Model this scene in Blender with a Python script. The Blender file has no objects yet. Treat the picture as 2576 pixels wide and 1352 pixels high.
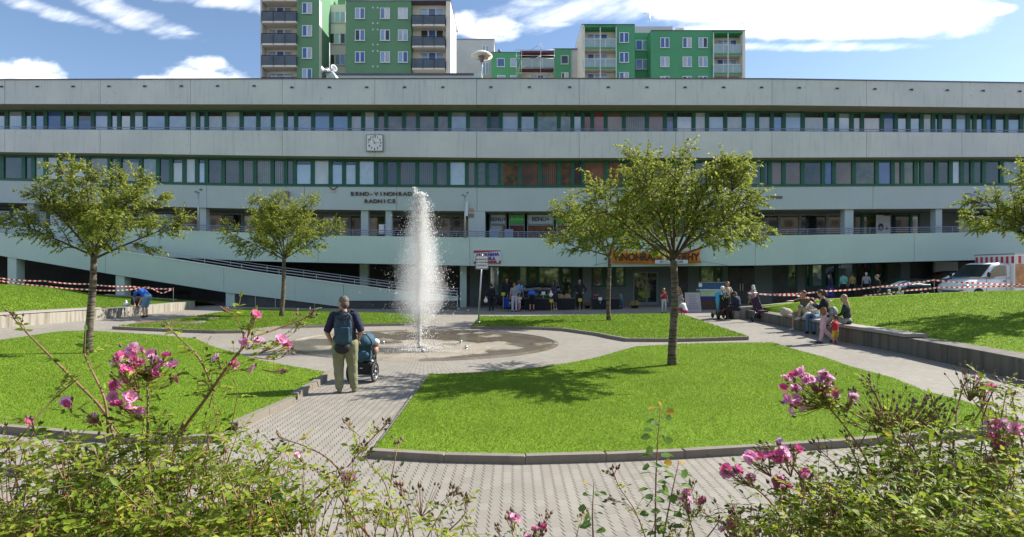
import bpy, bmesh, math, random
import numpy as np
from mathutils import Vector, Matrix, Quaternion
random.seed(7); RNG = np.random.default_rng(7)
V = Vector; PI = math.pi
scene = bpy.context.scene
COL = scene.collection
# ---------------------------------------------------------------- survey geometry (2576 x 1352 grid of the photograph)
FPX, CX, HY, CH = 1400.0, 1288.0, 691.0, 2.2
def P(x, y, Y): return V(((x-CX)/FPX*Y, Y, CH-(y-HY)/FPX*Y))
def bow(x): return 29.0*((x-CX)/1288.0)**2
def gz(X, Y):
    Yc = min(max(Y, .5), 45.0)
    t = min(abs(X)/(.92*Yc), 1.15)
    return .0207*Yc*t*t
def GY(x, y): return FPX*CH/(y-(HY-bow(x)))
def GL(x, y, lift):
    Y = FPX*(CH-lift)/(y-(HY-bow(x))); X = (x-CX)/FPX*Y
    return V((X, Y, gz(X, Y)+lift))
def G(x, y, up=0.0):
    Y = GY(x, y); X = (x-CX)/FPX*Y
    return V((X, Y, gz(X, Y)+up))
def interp(pts):
    xs = [p[0] for p in pts]; ys = [p[1] for p in pts]
    return lambda x: float(np.interp(x, xs, ys))
# ---------------------------------------------------------------- materials
MATS = {}
def nt(m):
    m.use_nodes = True; t = m.node_tree
    return t, t.nodes, t.links, t.nodes['Principled BSDF']
def mat(name, col, rough=.6, var=.12, scale=6.0, bump=0.0, bscale=None, metal=0.0, spec=.5, col2=None, trans=0.0, coat=0.0, sss=0.0):
    if name in MATS: return MATS[name]
    m = bpy.data.materials.new(name); t, n, l, b = nt(m)
    co = n.new('ShaderNodeTexCoord'); no = n.new('ShaderNodeTexNoise')
    no.inputs['Scale'].default_value = scale; no.inputs['Detail'].default_value = 5
    l.new(co.outputs['Object'], no.inputs['Vector'])
    r = n.new('ShaderNodeValToRGB'); r.color_ramp.elements[0].position = .3; r.color_ramp.elements[1].position = .7
    c = col; d = col2 or tuple(min(1, k*(1+var)) for k in c); a = tuple(k*(1-var) for k in c) if not col2 else c
    r.color_ramp.elements[0].color = (*a, 1); r.color_ramp.elements[1].color = (*d, 1)
    l.new(no.outputs['Fac'], r.inputs['Fac']); l.new(r.outputs['Color'], b.inputs['Base Color'])
    b.inputs['Roughness'].default_value = rough; b.inputs['Metallic'].default_value = metal
    b.inputs['Specular IOR Level'].default_value = spec
    if coat: b.inputs['Coat Weight'].default_value = coat; b.inputs['Coat Roughness'].default_value = .05
    if trans:
        tr = n.new('ShaderNodeBsdfTranslucent'); mx = n.new('ShaderNodeMixShader'); mx.inputs['Fac'].default_value = trans
        l.new(r.outputs['Color'], tr.inputs['Color']); l.new(b.outputs['BSDF'], mx.inputs[1]); l.new(tr.outputs['BSDF'], mx.inputs[2])
        l.new(mx.outputs['Shader'], n['Material Output'].inputs['Surface'])
    if bump:
        n2 = n.new('ShaderNodeTexNoise'); n2.inputs['Scale'].default_value = bscale or scale*6; n2.inputs['Detail'].default_value = 4
        l.new(co.outputs['Object'], n2.inputs['Vector'])
        bp = n.new('ShaderNodeBump'); bp.inputs['Strength'].default_value = bump; bp.inputs['Distance'].default_value = .02
        l.new(n2.outputs['Fac'], bp.inputs['Height']); l.new(bp.outputs['Normal'], b.inputs['Normal'])
    MATS[name] = m
    return m
def mnode(n, l, op, a, b=None, c=None):
    k = n.new('ShaderNodeMath'); k.operation = op
    for i, v in enumerate((a, b, c)):
        if v is None: continue
        if isinstance(v, (int, float)): k.inputs[i].default_value = v
        else: l.new(v, k.inputs[i])
    return k.outputs[0]
def concrete(name, base, dirt, streak=.5, tint=None, patch=.5, thr=(.53, .78)):
    """painted / raw concrete with rain streaks, patches and fine grain in world metres"""
    m = bpy.data.materials.new(name); t, n, l, b = nt(m); b.inputs['Roughness'].default_value = .85
    g = n.new('ShaderNodeNewGeometry')
    def noise(sc, vec, det=5):
        mp = n.new('ShaderNodeMapping'); mp.inputs['Scale'].default_value = vec; l.new(g.outputs['Position'], mp.inputs['Vector'])
        k = n.new('ShaderNodeTexNoise'); k.inputs['Scale'].default_value = sc; k.inputs['Detail'].default_value = det
        l.new(mp.outputs['Vector'], k.inputs['Vector']); return k.outputs['Fac']
    def ramp(f, p0, p1, c0=0, c1=1):
        r = n.new('ShaderNodeMapRange'); r.inputs['From Min'].default_value = p0; r.inputs['From Max'].default_value = p1
        r.inputs['To Min'].default_value = c0; r.inputs['To Max'].default_value = c1; l.new(f, r.inputs['Value']); return r.outputs['Result']
    def mix(f, a, c):
        x = n.new('ShaderNodeMix'); x.data_type = 'RGBA'
        if isinstance(f, float): x.inputs[0].default_value = f
        else: l.new(f, x.inputs[0])
        for i, v in ((6, a), (7, c)):
            if isinstance(v, tuple): x.inputs[i].default_value = (*v, 1)
            else: l.new(v, x.inputs[i])
        return x.outputs[2]
    big = ramp(noise(.35, (1, 1, 1)), .35, .65)
    c = mix(big, base, tint or tuple(k*.88 for k in base))
    mid = ramp(noise(1.6, (1, 1, 1)), .45, .75, 0, patch)
    c = mix(mid, c, tuple(k*.82 for k in base))
    st = ramp(noise(1.3, (5, 5, .35)), thr[0], thr[1], 0, streak)
    c = mix(st, c, dirt)
    fine = ramp(noise(14, (1, 1, 1)), .3, .7, 0, .25)
    c = mix(fine, c, tuple(k*.8 for k in base))
    spk = ramp(noise(5.5, (1, 1, 1), 2), .68, .76, 0, .5)
    c = mix(spk, c, dirt)
    l.new(c, b.inputs['Base Color'])
    bp = n.new('ShaderNodeBump'); bp.inputs['Strength'].default_value = .25; bp.inputs['Distance'].default_value = .01
    l.new(noise(30, (1, 1, 1)), bp.inputs['Height']); l.new(bp.outputs['Normal'], b.inputs['Normal'])
    MATS[name] = m; return m
# ---------------------------------------------------------------- object helpers
def wloc(o):
    w = V((0, 0, 0))
    while o is not None: w += o.location; o = o.parent
    return w
def tag(o, label=None, cat=None, group=None, kind=None):
    if label: o['label'] = label
    if cat: o['category'] = cat
    if group: o['group'] = group
    if kind: o['kind'] = kind
    return o
def empty(name, loc, label, cat, group=None, rz=0.0):
    o = bpy.data.objects.new(name, None); o.empty_display_size = .2; COL.objects.link(o)
    o.location = loc; o.rotation_euler = (0, 0, rz)
    return tag(o, label, cat, group)
class MB:
    def __init__(s): s.v = []; s.f = []; s.m = []; s.sm = []
    def add(s, vs, fs, mi=0, smooth=False):
        k = len(s.v); s.v += [tuple(v) for v in vs]
        for f in fs: s.f.append(tuple(i+k for i in f)); s.m.append(mi); s.sm.append(smooth)
        return s
    def box(s, a, b, mi=0, rz=0.0, c=None):
        x0, x1 = sorted((a[0], b[0])); y0, y1 = sorted((a[1], b[1])); z0, z1 = sorted((a[2], b[2]))
        vs = [V((x, y, z)) for z in (z0, z1) for x, y in ((x0, y0), (x1, y0), (x1, y1), (x0, y1))]
        if rz:
            c = V(c) if c else V(((x0+x1)/2, (y0+y1)/2, 0)); R = Matrix.Rotation(rz, 3, 'Z')
            vs = [R @ (v-c)+c for v in vs]
        return s.add(vs, [(3, 2, 1, 0), (4, 5, 6, 7), (0, 1, 5, 4), (1, 2, 6, 5), (2, 3, 7, 6), (3, 0, 4, 7)], mi)
    def cbox(s, c, d, mi=0, rot=None):
        c = V(c); h = V(d)/2
        vs = [V((sx*h.x, sy*h.y, sz*h.z)) for sz in (-1, 1) for sx, sy in ((-1, -1), (1, -1), (1, 1), (-1, 1))]
        if rot: vs = [rot @ v for v in vs]
        return s.add([v+c for v in vs], [(3, 2, 1, 0), (4, 5, 6, 7), (0, 1, 5, 4), (1, 2, 6, 5), (2, 3, 7, 6), (3, 0, 4, 7)], mi)
    def quad(s, a, b, c, d, mi=0): return s.add([a, b, c, d], [(0, 1, 2, 3)], mi)
    def prism(s, poly, ext, mi=0):
        n = len(poly); e = V(ext); a = [V(p) for p in poly]; b = [p+e for p in a]
        return s.add(a+b, [tuple(range(n))[::-1], tuple(range(n, 2*n))]+[(i, (i+1) % n, n+(i+1) % n, n+i) for i in range(n)], mi)
    def tube(s, pts, rad, n=6, mi=0, cap=True, smooth=True, flat=1.0):
        pts = [V(p) for p in pts]; m = len(pts)
        if not hasattr(rad, '__len__'): rad = [rad]*m
        vs = []; prev = None
        for i, p in enumerate(pts):
            d = (pts[min(i+1, m-1)]-pts[max(i-1, 0)])
            if d.length < 1e-9: d = V((0, 0, 1))
            d.normalize()
            if prev is None: u = d.orthogonal().normalized()
            else:
                u = prev-d*prev.dot(d)
                u = u.normalized() if u.length > 1e-6 else d.orthogonal().normalized()
            prev = u; w = d.cross(u)
            for k in range(n):
                a = 2*PI*k/n; vs.append(p+(u*math.cos(a)+w*math.sin(a)*flat)*rad[i])
        fs = [(i*n+k, i*n+(k+1) % n, (i+1)*n+(k+1) % n, (i+1)*n+k) for i in range(m-1) for k in range(n)]
        if cap: fs += [tuple(range(n))[::-1], tuple(range((m-1)*n, m*n))]
        return s.add(vs, fs, mi, smooth)
    def lathe(s, prof, n=16, c=(0, 0, 0), axis=V((0, 0, 1)), mi=0, smooth=True):
        q = V((0, 0, 1)).rotation_difference(V(axis)); c = V(c); vs = []; m = len(prof)
        for r, z in prof:
            for k in range(n):
                a = 2*PI*k/n; vs.append(q @ V((r*math.cos(a), r*math.sin(a), z))+c)
        fs = [(i*n+k, i*n+(k+1) % n, (i+1)*n+(k+1) % n, (i+1)*n+k) for i in range(m-1) for k in range(n)]
        if prof[0][0] > 1e-5: fs.append(tuple(range(n))[::-1])
        if prof[-1][0] > 1e-5: fs.append(tuple(range((m-1)*n, m*n)))
        return s.add(vs, fs, mi, smooth)
    def ell(s, c, r, rot=None, n=12, m=8, mi=0):
        c = V(c); vs = []; 
        for j in range(m+1):
            t = PI*j/m
            for k in range(n):
                a = 2*PI*k/n; v = V((math.sin(t)*math.cos(a)*r[0], math.sin(t)*math.sin(a)*r[1], math.cos(t)*r[2]))
                if rot: v = rot @ v
                vs.append(v+c)
        fs = [(j*n+k, (j+1)*n+k, (j+1)*n+(k+1) % n, j*n+(k+1) % n) for j in range(m) for k in range(n)]
        return s.add(vs, fs, mi, True)
    def build(s, name, mats, parent=None, label=None, cat=None, group=None, kind=None, origin=None, world=True, merge=False):
        o0 = V(origin) if origin is not None else (wloc(parent) if parent is not None else V((0, 0, 0)))
        if not world: o0 = V((0, 0, 0))
        me = bpy.data.meshes.new(name)
        me.from_pydata([(v[0]-o0.x, v[1]-o0.y, v[2]-o0.z) for v in s.v], [], s.f)
        for m in (mats if isinstance(mats, (list, tuple)) else [mats]): me.materials.append(m)
        me.polygons.foreach_set('material_index', s.m); me.polygons.foreach_set('use_smooth', s.sm)
        if merge:
            bm = bmesh.new(); bm.from_mesh(me); bmesh.ops.remove_doubles(bm, verts=bm.verts, dist=1e-5); bm.to_mesh(me); bm.free()
        me.update()
        o = bpy.data.objects.new(name, me); COL.objects.link(o)
        if parent is not None: o.parent = parent
        else: o.location = o0
        return tag(o, label, cat, group, kind)
def obj_np(name, verts, faces, mats, parent=None, attr=None, **kw):
    """fast mesh from numpy arrays, faces all the same size"""
    o0 = wloc(parent) if parent is not None else V(kw.pop('origin', (0, 0, 0)))
    verts = np.asarray(verts, dtype=np.float32).reshape(-1, 3)-np.array(o0, dtype=np.float32)
    faces = np.asarray(faces, dtype=np.int32); k = faces.shape[1]; nf = faces.shape[0]
    me = bpy.data.meshes.new(name)
    me.vertices.add(len(verts)); me.vertices.foreach_set('co', verts.ravel())
    me.loops.add(nf*k); me.loops.foreach_set('vertex_index', faces.ravel())
    me.polygons.add(nf); me.polygons.foreach_set('loop_start', np.arange(nf, dtype=np.int32)*k)
    me.polygons.foreach_set('loop_total', np.full(nf, k, dtype=np.int32))
    for m in (mats if isinstance(mats, (list, tuple)) else [mats]): me.materials.append(m)
    if attr is not None:
        a = me.attributes.new('tone', 'FLOAT', 'FACE'); a.data.foreach_set('value', np.asarray(attr, dtype=np.float32))
    me.update(); me.validate()
    o = bpy.data.objects.new(name, me); COL.objects.link(o)
    if parent is not None: o.parent = parent
    else: o.location = o0
    return tag(o, **kw)
def leafmat(name, c0, c1, c2=None, rough=.45, trans=.35, spec=.5):
    """foliage: colour follows a per-leaf tone value"""
    m = bpy.data.materials.new(name); t, n, l, b = nt(m)
    a = n.new('ShaderNodeAttribute'); a.attribute_name = 'tone'
    r = n.new('ShaderNodeValToRGB'); r.color_ramp.elements[0].color = (*c0, 1); r.color_ramp.elements[1].color = (*c1, 1)
    r.color_ramp.elements[1].position = .85
    if c2: e = r.color_ramp.elements.new(1.0); e.color = (*c2, 1)
    l.new(a.outputs['Fac'], r.inputs['Fac']); l.new(r.outputs['Color'], b.inputs['Base Color'])
    b.inputs['Roughness'].default_value = rough; b.inputs['Specular IOR Level'].default_value = spec
    tr = n.new('ShaderNodeBsdfTranslucent'); mx = n.new('ShaderNodeMixShader'); mx.inputs['Fac'].default_value = trans
    l.new(r.outputs['Color'], tr.inputs['Color']); l.new(b.outputs['BSDF'], mx.inputs[1]); l.new(tr.outputs['BSDF'], mx.inputs[2])
    l.new(mx.outputs['Shader'], n['Material Output'].inputs['Surface'])
    MATS[name] = m; return m
def text(name, s, size, m, parent, c, depth=.01, bold=0.0, sx=1.0, rz=0.0, space=1.0, rx=PI/2, tilt=0.0, **kw):
    """lettering standing upright, facing -Y, centred on c"""
    cu = bpy.data.curves.new(name, 'FONT'); cu.body = s; cu.size = size; cu.extrude = depth; cu.offset = bold
    cu.align_x = 'CENTER'; cu.align_y = 'CENTER'; cu.space_character = space
    o = bpy.data.objects.new('tmp', cu); COL.objects.link(o)
    dg = bpy.context.evaluated_depsgraph_get(); me = bpy.data.meshes.new_from_object(o.evaluated_get(dg))
    bpy.data.objects.remove(o); bpy.data.curves.remove(cu)
    M = Matrix.Translation(V(c)-(wloc(parent) if parent is not None else V((0, 0, 0)))) @ Matrix.Rotation(rz, 4, 'Z') @ Matrix.Rotation(rx, 4, 'X') @ Matrix.Rotation(tilt, 4, 'Z') @ Matrix.Diagonal((sx, 1, 1, 1))
    me.transform(M); me.materials.clear(); me.materials.append(m); me.name = name
    ob = bpy.data.objects.new(name, me); COL.objects.link(ob)
    if parent is not None: ob.parent = parent
    return tag(ob, **kw)
def remeshed(mb, voxel, smooth=2):
    """join overlapping closed shapes into one continuous surface"""
    me = bpy.data.meshes.new('t'); me.from_pydata([tuple(v) for v in mb.v], [], mb.f); me.update()
    o = bpy.data.objects.new('t', me); COL.objects.link(o)
    r = o.modifiers.new('r', 'REMESH'); r.mode = 'VOXEL'; r.voxel_size = voxel; r.use_smooth_shade = True
    if smooth: k = o.modifiers.new('s', 'SMOOTH'); k.iterations = smooth; k.factor = .5
    dg = bpy.context.evaluated_depsgraph_get(); out = bpy.data.meshes.new_from_object(o.evaluated_get(dg))
    bpy.data.objects.remove(o); bpy.data.meshes.remove(me)
    return out
def obj_me(name, me, m, parent, local=True, **kw):
    me.materials.clear(); me.materials.append(m); me.name = name
    o = bpy.data.objects.new(name, me); COL.objects.link(o); o.parent = parent
    return tag(o, **kw)
def kids(o): return [c for c in bpy.data.objects if c.parent == o]
def copy_tree(o, parent=None):
    c = o.copy(); COL.objects.link(c)
    if parent is not None: c.parent = parent
    for k in kids(o): copy_tree(k, c)
    return c
# ---------------------------------------------------------------- camera, sun, sky
cam = bpy.data.cameras.new('camera'); co = bpy.data.objects.new('camera', cam); COL.objects.link(co)
co.location = (0, 0, CH); co.rotation_euler = (PI/2, 0, 0)
cam.sensor_width = 36; cam.lens = 36*FPX/2576; cam.shift_y = 15/2576; cam.clip_end = 1500; cam.clip_start = .05
scene.camera = co
SUN_AZ, SUN_EL = math.radians(68), math.radians(41)      # azimuth from +Y towards +X
sd = V((math.sin(SUN_AZ)*math.cos(SUN_EL), math.cos(SUN_AZ)*math.cos(SUN_EL), math.sin(SUN_EL)))
sl = bpy.data.lights.new('sun', 'SUN'); sl.energy = 4.6; sl.angle = math.radians(.55); sl.color = (1, .95, .86)
so = bpy.data.objects.new('sun', sl); COL.objects.link(so); so.rotation_euler = sd.to_track_quat('Z', 'Y').to_euler(); so.location = (30, 20, 40)
w = bpy.data.worlds.new('World'); scene.world = w; w.use_nodes = True
n = w.node_tree.nodes; l = w.node_tree.links; bg = n['Background']
sky = n.new('ShaderNodeTexSky'); sky.sky_type = 'NISHITA'; sky.sun_disc = False
sky.sun_elevation = SUN_EL; sky.sun_rotation = SUN_AZ; sky.altitude = 300; sky.air_density = 1.0; sky.dust_density = .5; sky.ozone_density = 2.5
tc = n.new('ShaderNodeTexCoord'); sp = n.new('ShaderNodeSeparateXYZ'); l.new(tc.outputs['Generated'], sp.inputs[0])
def M(op, a, b=None, c=None): return mnode(n, l, op, a, b, c)
ay = M('MAXIMUM', M('ABSOLUTE', sp.outputs[1]), .12)
U = M('DIVIDE', sp.outputs[0], ay); W = M('DIVIDE', sp.outputs[2], ay)     # direction tangents on the side of the town hall
def cn(scale, det, sx=1.0, sz=1.0, rot=0.0, ox=0.0, rough=.55):
    cb = n.new('ShaderNodeCombineXYZ'); l.new(U, cb.inputs[0]); l.new(W, cb.inputs[1])
    mp = n.new('ShaderNodeMapping'); mp.inputs['Scale'].default_value = (sx, sz, 1); mp.inputs['Rotation'].default_value = (0, 0, rot); mp.inputs['Location'].default_value = (ox, 0, 0)
    mp2 = n.new('ShaderNodeMapping'); mp2.inputs['Rotation'].default_value = (0, 0, rot); l.new(cb.outputs[0], mp2.inputs['Vector'])
    mp.inputs['Rotation'].default_value = (0, 0, 0); l.new(mp2.outputs[0], mp.inputs['Vector'])
    t = n.new('ShaderNodeTexNoise'); t.inputs['Scale'].default_value = scale; t.inputs['Detail'].default_value = det; t.inputs['Roughness'].default_value = rough
    l.new(mp.outputs[0], t.inputs['Vector']); return t.outputs['Fac']
def uv(x, y): return (x-CX)/FPX, (HY-y)/FPX
def blob(x, y, rx, ry, rot=0.0, p=1.0):
    u0, w0 = uv(x, y); du = M('SUBTRACT', U, u0); dw = M('SUBTRACT', W, w0)
    c, s = math.cos(rot), math.sin(rot)
    a = M('DIVIDE', M('ADD', M('MULTIPLY', du, c), M('MULTIPLY', dw, s)), rx/FPX)
    b = M('DIVIDE', M('SUBTRACT', M('MULTIPLY', dw, c), M('MULTIPLY', du, s)), ry/FPX)
    return M('MULTIPLY', M('SUBTRACT', 1.0, M('ADD', M('MULTIPLY', a, a), M('MULTIPLY', b, b))), p)
def union(bs):
    r = bs[0]
    for b in bs[1:]: r = M('MAXIMUM', r, b)
    return r
def smooth(v, a, b):
    r = n.new('ShaderNodeMapRange'); r.interpolation_type = 'SMOOTHSTEP'; r.inputs['From Min'].default_value = a; r.inputs['From Max'].default_value = b
    l.new(v, r.inputs['Value']); return r.outputs['Result']
n1 = M('SUBTRACT', cn(14, 9, 1, 1.6), .5); n2 = M('SUBTRACT', cn(9, 8, 1, 3.2, -.35, 3.0, .6), .5)
cum = union([blob(55, 205, 115, 58), blob(10, 190, 70, 40), blob(500, 205, 130, 52), blob(520, 165, 60, 32), blob(400, 210, 80, 25), blob(1230, 68, 90, 38), blob(1175, 60, 50, 34)])
cumf = smooth(M('ADD', cum, M('MULTIPLY', n1, 3.4)), -0.05, 1.0)
big = union([blob(2050, 0, 440, 100), blob(1790, 25, 200, 40, -.05), blob(2330, 35, 180, 62), blob(2470, 30, 90, 20, .15), blob(2080, 75, 400, 26), blob(1780, -40, 250, 60)])
bigf = smooth(M('ADD', M('ADD', big, M('MULTIPLY', n1, 1.6)), M('MULTIPLY', n2, 1.2)), -.25, .8)
wis = union([blob(320, 35, 190, 26, -.33), blob(110, 25, 160, 18, -.28), blob(560, 0, 240, 22, -.1), blob(350, 60, 90, 20, -.3), blob(470, 84, 36, 7), blob(1370, 8, 80, 16), blob(680, 28, 60, 18, -.4), blob(1500, 20, 300, 40, .12), blob(1400, 62, 60, 8), blob(1000, 30, 110, 60, -.3), blob(2050, 118, 300, 12)])
wisf = M('MULTIPLY', smooth(M('ADD', wis, M('MULTIPLY', n2, 4.6)), -0.5, 2.2), .85)
far = M('MULTIPLY', smooth(cn(2.3, 7, 1, 2.5, .1, 7.0), .48, .72), M('LESS_THAN', sp.outputs[1], .1))   # the sky behind the viewer
fac = M('MINIMUM', M('MAXIMUM', M('MAXIMUM', cumf, bigf), M('MAXIMUM', wisf, M('MULTIPLY', far, .9))), 1.0)
fac = M('MULTIPLY', fac, M('GREATER_THAN', sp.outputs[2], 0.0))
shade = n.new('ShaderNodeMapRange'); shade.inputs['From Min'].default_value = .3; shade.inputs['From Max'].default_value = .7; shade.inputs['To Min'].default_value = 7.4; shade.inputs['To Max'].default_value = 10.4
l.new(cn(8, 5, 1, 1.6, 0, 5.0), shade.inputs['Value'])
cc = n.new('ShaderNodeCombineXYZ')
l.new(M('MULTIPLY', shade.outputs[0], .97), cc.inputs[0]); l.new(M('MULTIPLY', shade.outputs[0], 1.0), cc.inputs[1]); l.new(M('MULTIPLY', shade.outputs[0], 1.06), cc.inputs[2])
mx = n.new('ShaderNodeMix'); mx.data_type = 'RGBA'; l.new(fac, mx.inputs[0]); l.new(sky.outputs[0], mx.inputs[6]); l.new(cc.outputs[0], mx.inputs[7])
l.new(mx.outputs[2], bg.inputs['Color']); bg.inputs['Strength'].default_value = .1
scene.view_settings.view_transform = 'Standard'; scene.view_settings.look = 'None'; scene.view_settings.exposure = .84; scene.view_settings.gamma = 1
scene.cycles.max_bounces = 6; scene.cycles.volume_bounces = 3; scene.cycles.transparent_max_bounces = 10
# ================================================================ ground materials
BAS = V((-2.8, 17.9, 0)); BRX, BRY = 4.15, 3.75; JET = V((-2.72, 16.4, 0))
def paver_mat():
    m = bpy.data.materials.new('interlocking_pavers'); t, n, l, b = nt(m)
    g = n.new('ShaderNodeNewGeometry'); s = n.new('ShaderNodeSeparateXYZ'); l.new(g.outputs['Position'], s.inputs[0])
    def M(op, a, b=None, c=None): return mnode(n, l, op, a, b, c)
    X, Y = s.outputs[0], s.outputs[1]
    dx = M('SUBTRACT', X, BAS.x); dy = M('SUBTRACT', Y, BAS.y)
    R = M('SQRT', M('ADD', M('MULTIPLY', dx, dx), M('MULTIPLY', dy, dy))); A = M('MULTIPLY', M('ARCTAN2', dy, dx), 6.0)
    ring = M('LESS_THAN', R, 6.9)
    def sel(a, c): return M('ADD', M('MULTIPLY', ring, a), M('MULTIPLY', M('SUBTRACT', 1.0, ring), c))
    u = sel(A, X); v = sel(R, Y)
    wdt, lng = .108, .17
    col = M('FLOOR', M('DIVIDE', u, wdt)); off = M('MULTIPLY', M('MODULO', M('ABSOLUTE', col), 2.0), .0)
    vv = M('ADD', M('DIVIDE', v, lng), off)
    tri = M('SUBTRACT', M('ABSOLUTE', M('SUBTRACT', M('FRACT', M('MULTIPLY', vv, 1.0)), .5)), .25)      # zigzag side joints
    saw = M('FRACT', M('MULTIPLY', vv, 2.0)); sq = M('SUBTRACT', saw, .5)
    uu = M('ADD', M('DIVIDE', u, wdt), M('MULTIPLY', sq, .3))
    fu = M('ABSOLUTE', M('SUBTRACT', M('FRACT', uu), .5)); cid = M('FLOOR', uu)
    s2 = M('MULTIPLY', M('SINE', M('MULTIPLY', M('FRACT', uu), 6.2832)), .045)
    v2 = M('ADD', M('ADD', vv, s2), M('MULTIPLY', M('MODULO', M('ABSOLUTE', cid), 2.0), .5))
    fv = M('ABSOLUTE', M('SUBTRACT', M('FRACT', v2), .5)); rid = M('FLOOR', v2)
    j1 = n.new('ShaderNodeMapRange'); j1.inputs['From Min'].default_value = .42; j1.inputs['From Max'].default_value = .465; l.new(fu, j1.inputs['Value'])
    j2 = n.new('ShaderNodeMapRange'); j2.inputs['From Min'].default_value = .465; j2.inputs['From Max'].default_value = .492; l.new(fv, j2.inputs['Value'])
    joint = M('MAXIMUM', M('MULTIPLY', j1.outputs[0], M('SUBTRACT', .95, M('MULTIPLY', M('GREATER_THAN', saw, .74), .55))), M('MULTIPLY', j2.outputs[0], .38))
    cb = n.new('ShaderNodeCombineXYZ'); l.new(cid, cb.inputs[0]); l.new(rid, cb.inputs[1])
    wn = n.new('ShaderNodeTexWhiteNoise'); l.new(cb.outputs[0], wn.inputs['Vector'])
    nz = n.new('ShaderNodeTexNoise'); nz.inputs['Scale'].default_value = .5; nz.inputs['Detail'].default_value = 7; l.new(g.outputs['Position'], nz.inputs['Vector'])
    nf = n.new('ShaderNodeTexNoise'); nf.inputs['Scale'].default_value = 45; nf.inputs['Detail'].default_value = 4; l.new(g.outputs['Position'], nf.inputs['Vector'])
    br = M('ADD', M('ADD', M('MULTIPLY', wn.outputs['Value'], .22), M('MULTIPLY', nz.outputs['Fac'], .55)), M('MULTIPLY', nf.outputs['Fac'], .32))
    r = n.new('ShaderNodeValToRGB'); r.color_ramp.elements[0].position = .25; r.color_ramp.elements[1].position = .85
    r.color_ramp.elements[0].color = (.215, .192, .158, 1); r.color_ramp.elements[1].color = (.335, .305, .258, 1); l.new(br, r.inputs['Fac'])
    moss = n.new('ShaderNodeTexNoise'); moss.inputs['Scale'].default_value = 1.7; l.new(g.outputs['Position'], moss.inputs['Vector'])
    jr = n.new('ShaderNodeValToRGB'); jr.color_ramp.elements[0].color = (.10, .09, .075, 1); jr.color_ramp.elements[1].color = (.12, .13, .06, 1)
    jr.color_ramp.elements[0].position = .5; jr.color_ramp.elements[1].position = .62; l.new(moss.outputs['Fac'], jr.inputs['Fac'])
    mx = n.new('ShaderNodeMix'); mx.data_type = 'RGBA'; l.new(joint, mx.inputs[0]); l.new(r.outputs[0], mx.inputs[6]); l.new(jr.outputs[0], mx.inputs[7])
    l.new(mx.outputs[2], b.inputs['Base Color']); b.inputs['Roughness'].default_value = .8
    h = M('ADD', M('MULTIPLY', joint, -1.0), M('MULTIPLY', nf.outputs['Fac'], .15))
    bp = n.new('ShaderNodeBump'); bp.inputs['Strength'].default_value = .6; bp.inputs['Distance'].default_value = .008
    l.new(h, bp.inputs['Height']); l.new(bp.outputs[0], b.inputs['Normal'])
    return m
PAVER = paver_mat()
def grass_ground():
    m = bpy.data.materials.new('lawn_turf'); t, n, l, b = nt(m)
    g = n.new('ShaderNodeNewGeometry')
    a = n.new('ShaderNodeTexNoise'); a.inputs['Scale'].default_value = .55; a.inputs['Detail'].default_value = 6; l.new(g.outputs['Position'], a.inputs['Vector'])
    c = n.new('ShaderNodeTexNoise'); c.inputs['Scale'].default_value = 30; c.inputs['Detail'].default_value = 5; l.new(g.outputs['Position'], c.inputs['Vector'])
    r = n.new('ShaderNodeValToRGB'); r.color_ramp.elements[0].position = .3; r.color_ramp.elements[1].position = .72
    r.color_ramp.elements[0].color = (.105, .18, .012, 1); r.color_ramp.elements[1].color = (.235, .355, .035, 1)
    f = mnode(n, l, 'ADD', mnode(n, l, 'MULTIPLY', a.outputs['Fac'], .5), mnode(n, l, 'MULTIPLY', c.outputs['Fac'], .5)); l.new(f, r.inputs['Fac'])
    l.new(r.outputs[0], b.inputs['Base Color']); b.inputs['Roughness'].default_value = .9; b.inputs['Specular IOR Level'].default_value = .1
    bp = n.new('ShaderNodeBump'); bp.inputs['Strength'].default_value = .8; bp.inputs['Distance'].default_value = .03
    l.new(c.outputs['Fac'], bp.inputs['Height']); l.new(bp.outputs[0], b.inputs['Normal'])
    return m
TURF = grass_ground()
BLADE = leafmat('grass_blade', (.115, .20, .016), (.215, .335, .036), (.38, .42, .14), rough=.5, trans=.5, spec=.25)
KERB = concrete('kerb_concrete', (.25, .22, .175), (.10, .085, .065), .5)
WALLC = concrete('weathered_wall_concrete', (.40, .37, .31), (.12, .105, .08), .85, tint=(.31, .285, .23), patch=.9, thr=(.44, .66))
WALLD = concrete('grimy_shaded_wall_concrete', (.20, .18, .145), (.05, .045, .035), .9, tint=(.135, .122, .098), patch=.9, thr=(.46, .7))  # darker copy of the wall concrete: grime plus painted shade of its face
SLAB = concrete('bench_slab_concrete', (.36, .325, .29), (.2, .17, .15), .2)
SOIL = mat('bare_soil', (.12, .075, .045), .95, .4, 9, .5, col2=(.2, .14, .09))
# ---------------------------------------------------------------- ground sheet
xs = sorted(set([round(v, 3) for v in np.concatenate([np.linspace(-45, 45, 91), np.linspace(-300, -45, 12), np.linspace(45, 300, 12)])]))
ys = sorted(set([round(v, 3) for v in np.concatenate([np.linspace(0, 50, 61), np.linspace(50, 400, 12), np.linspace(-200, 0, 12)])]))
def in_hole(x, y, k=1.0): return ((x-BAS.x)/(BRX*k))**2+((y-BAS.y)/(BRY*k))**2
vs = []; idx = {}
for j, y in enumerate(ys):
    for i, x in enumerate(xs):
        e = in_hole(x, y); dz = 0
        vs.append((x, y, gz(x, y)-.002+ (dz if e < .75 else 0))); 
nx = len(xs)
fs = [(j*nx+i, j*nx+i+1, (j+1)*nx+i+1, (j+1)*nx+i) for j in range(len(ys)-1) for i in range(nx-1)]
obj_np('ground', vs, fs, PAVER, label='light grey interlocking pavement of the square', kind='structure')
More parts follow.
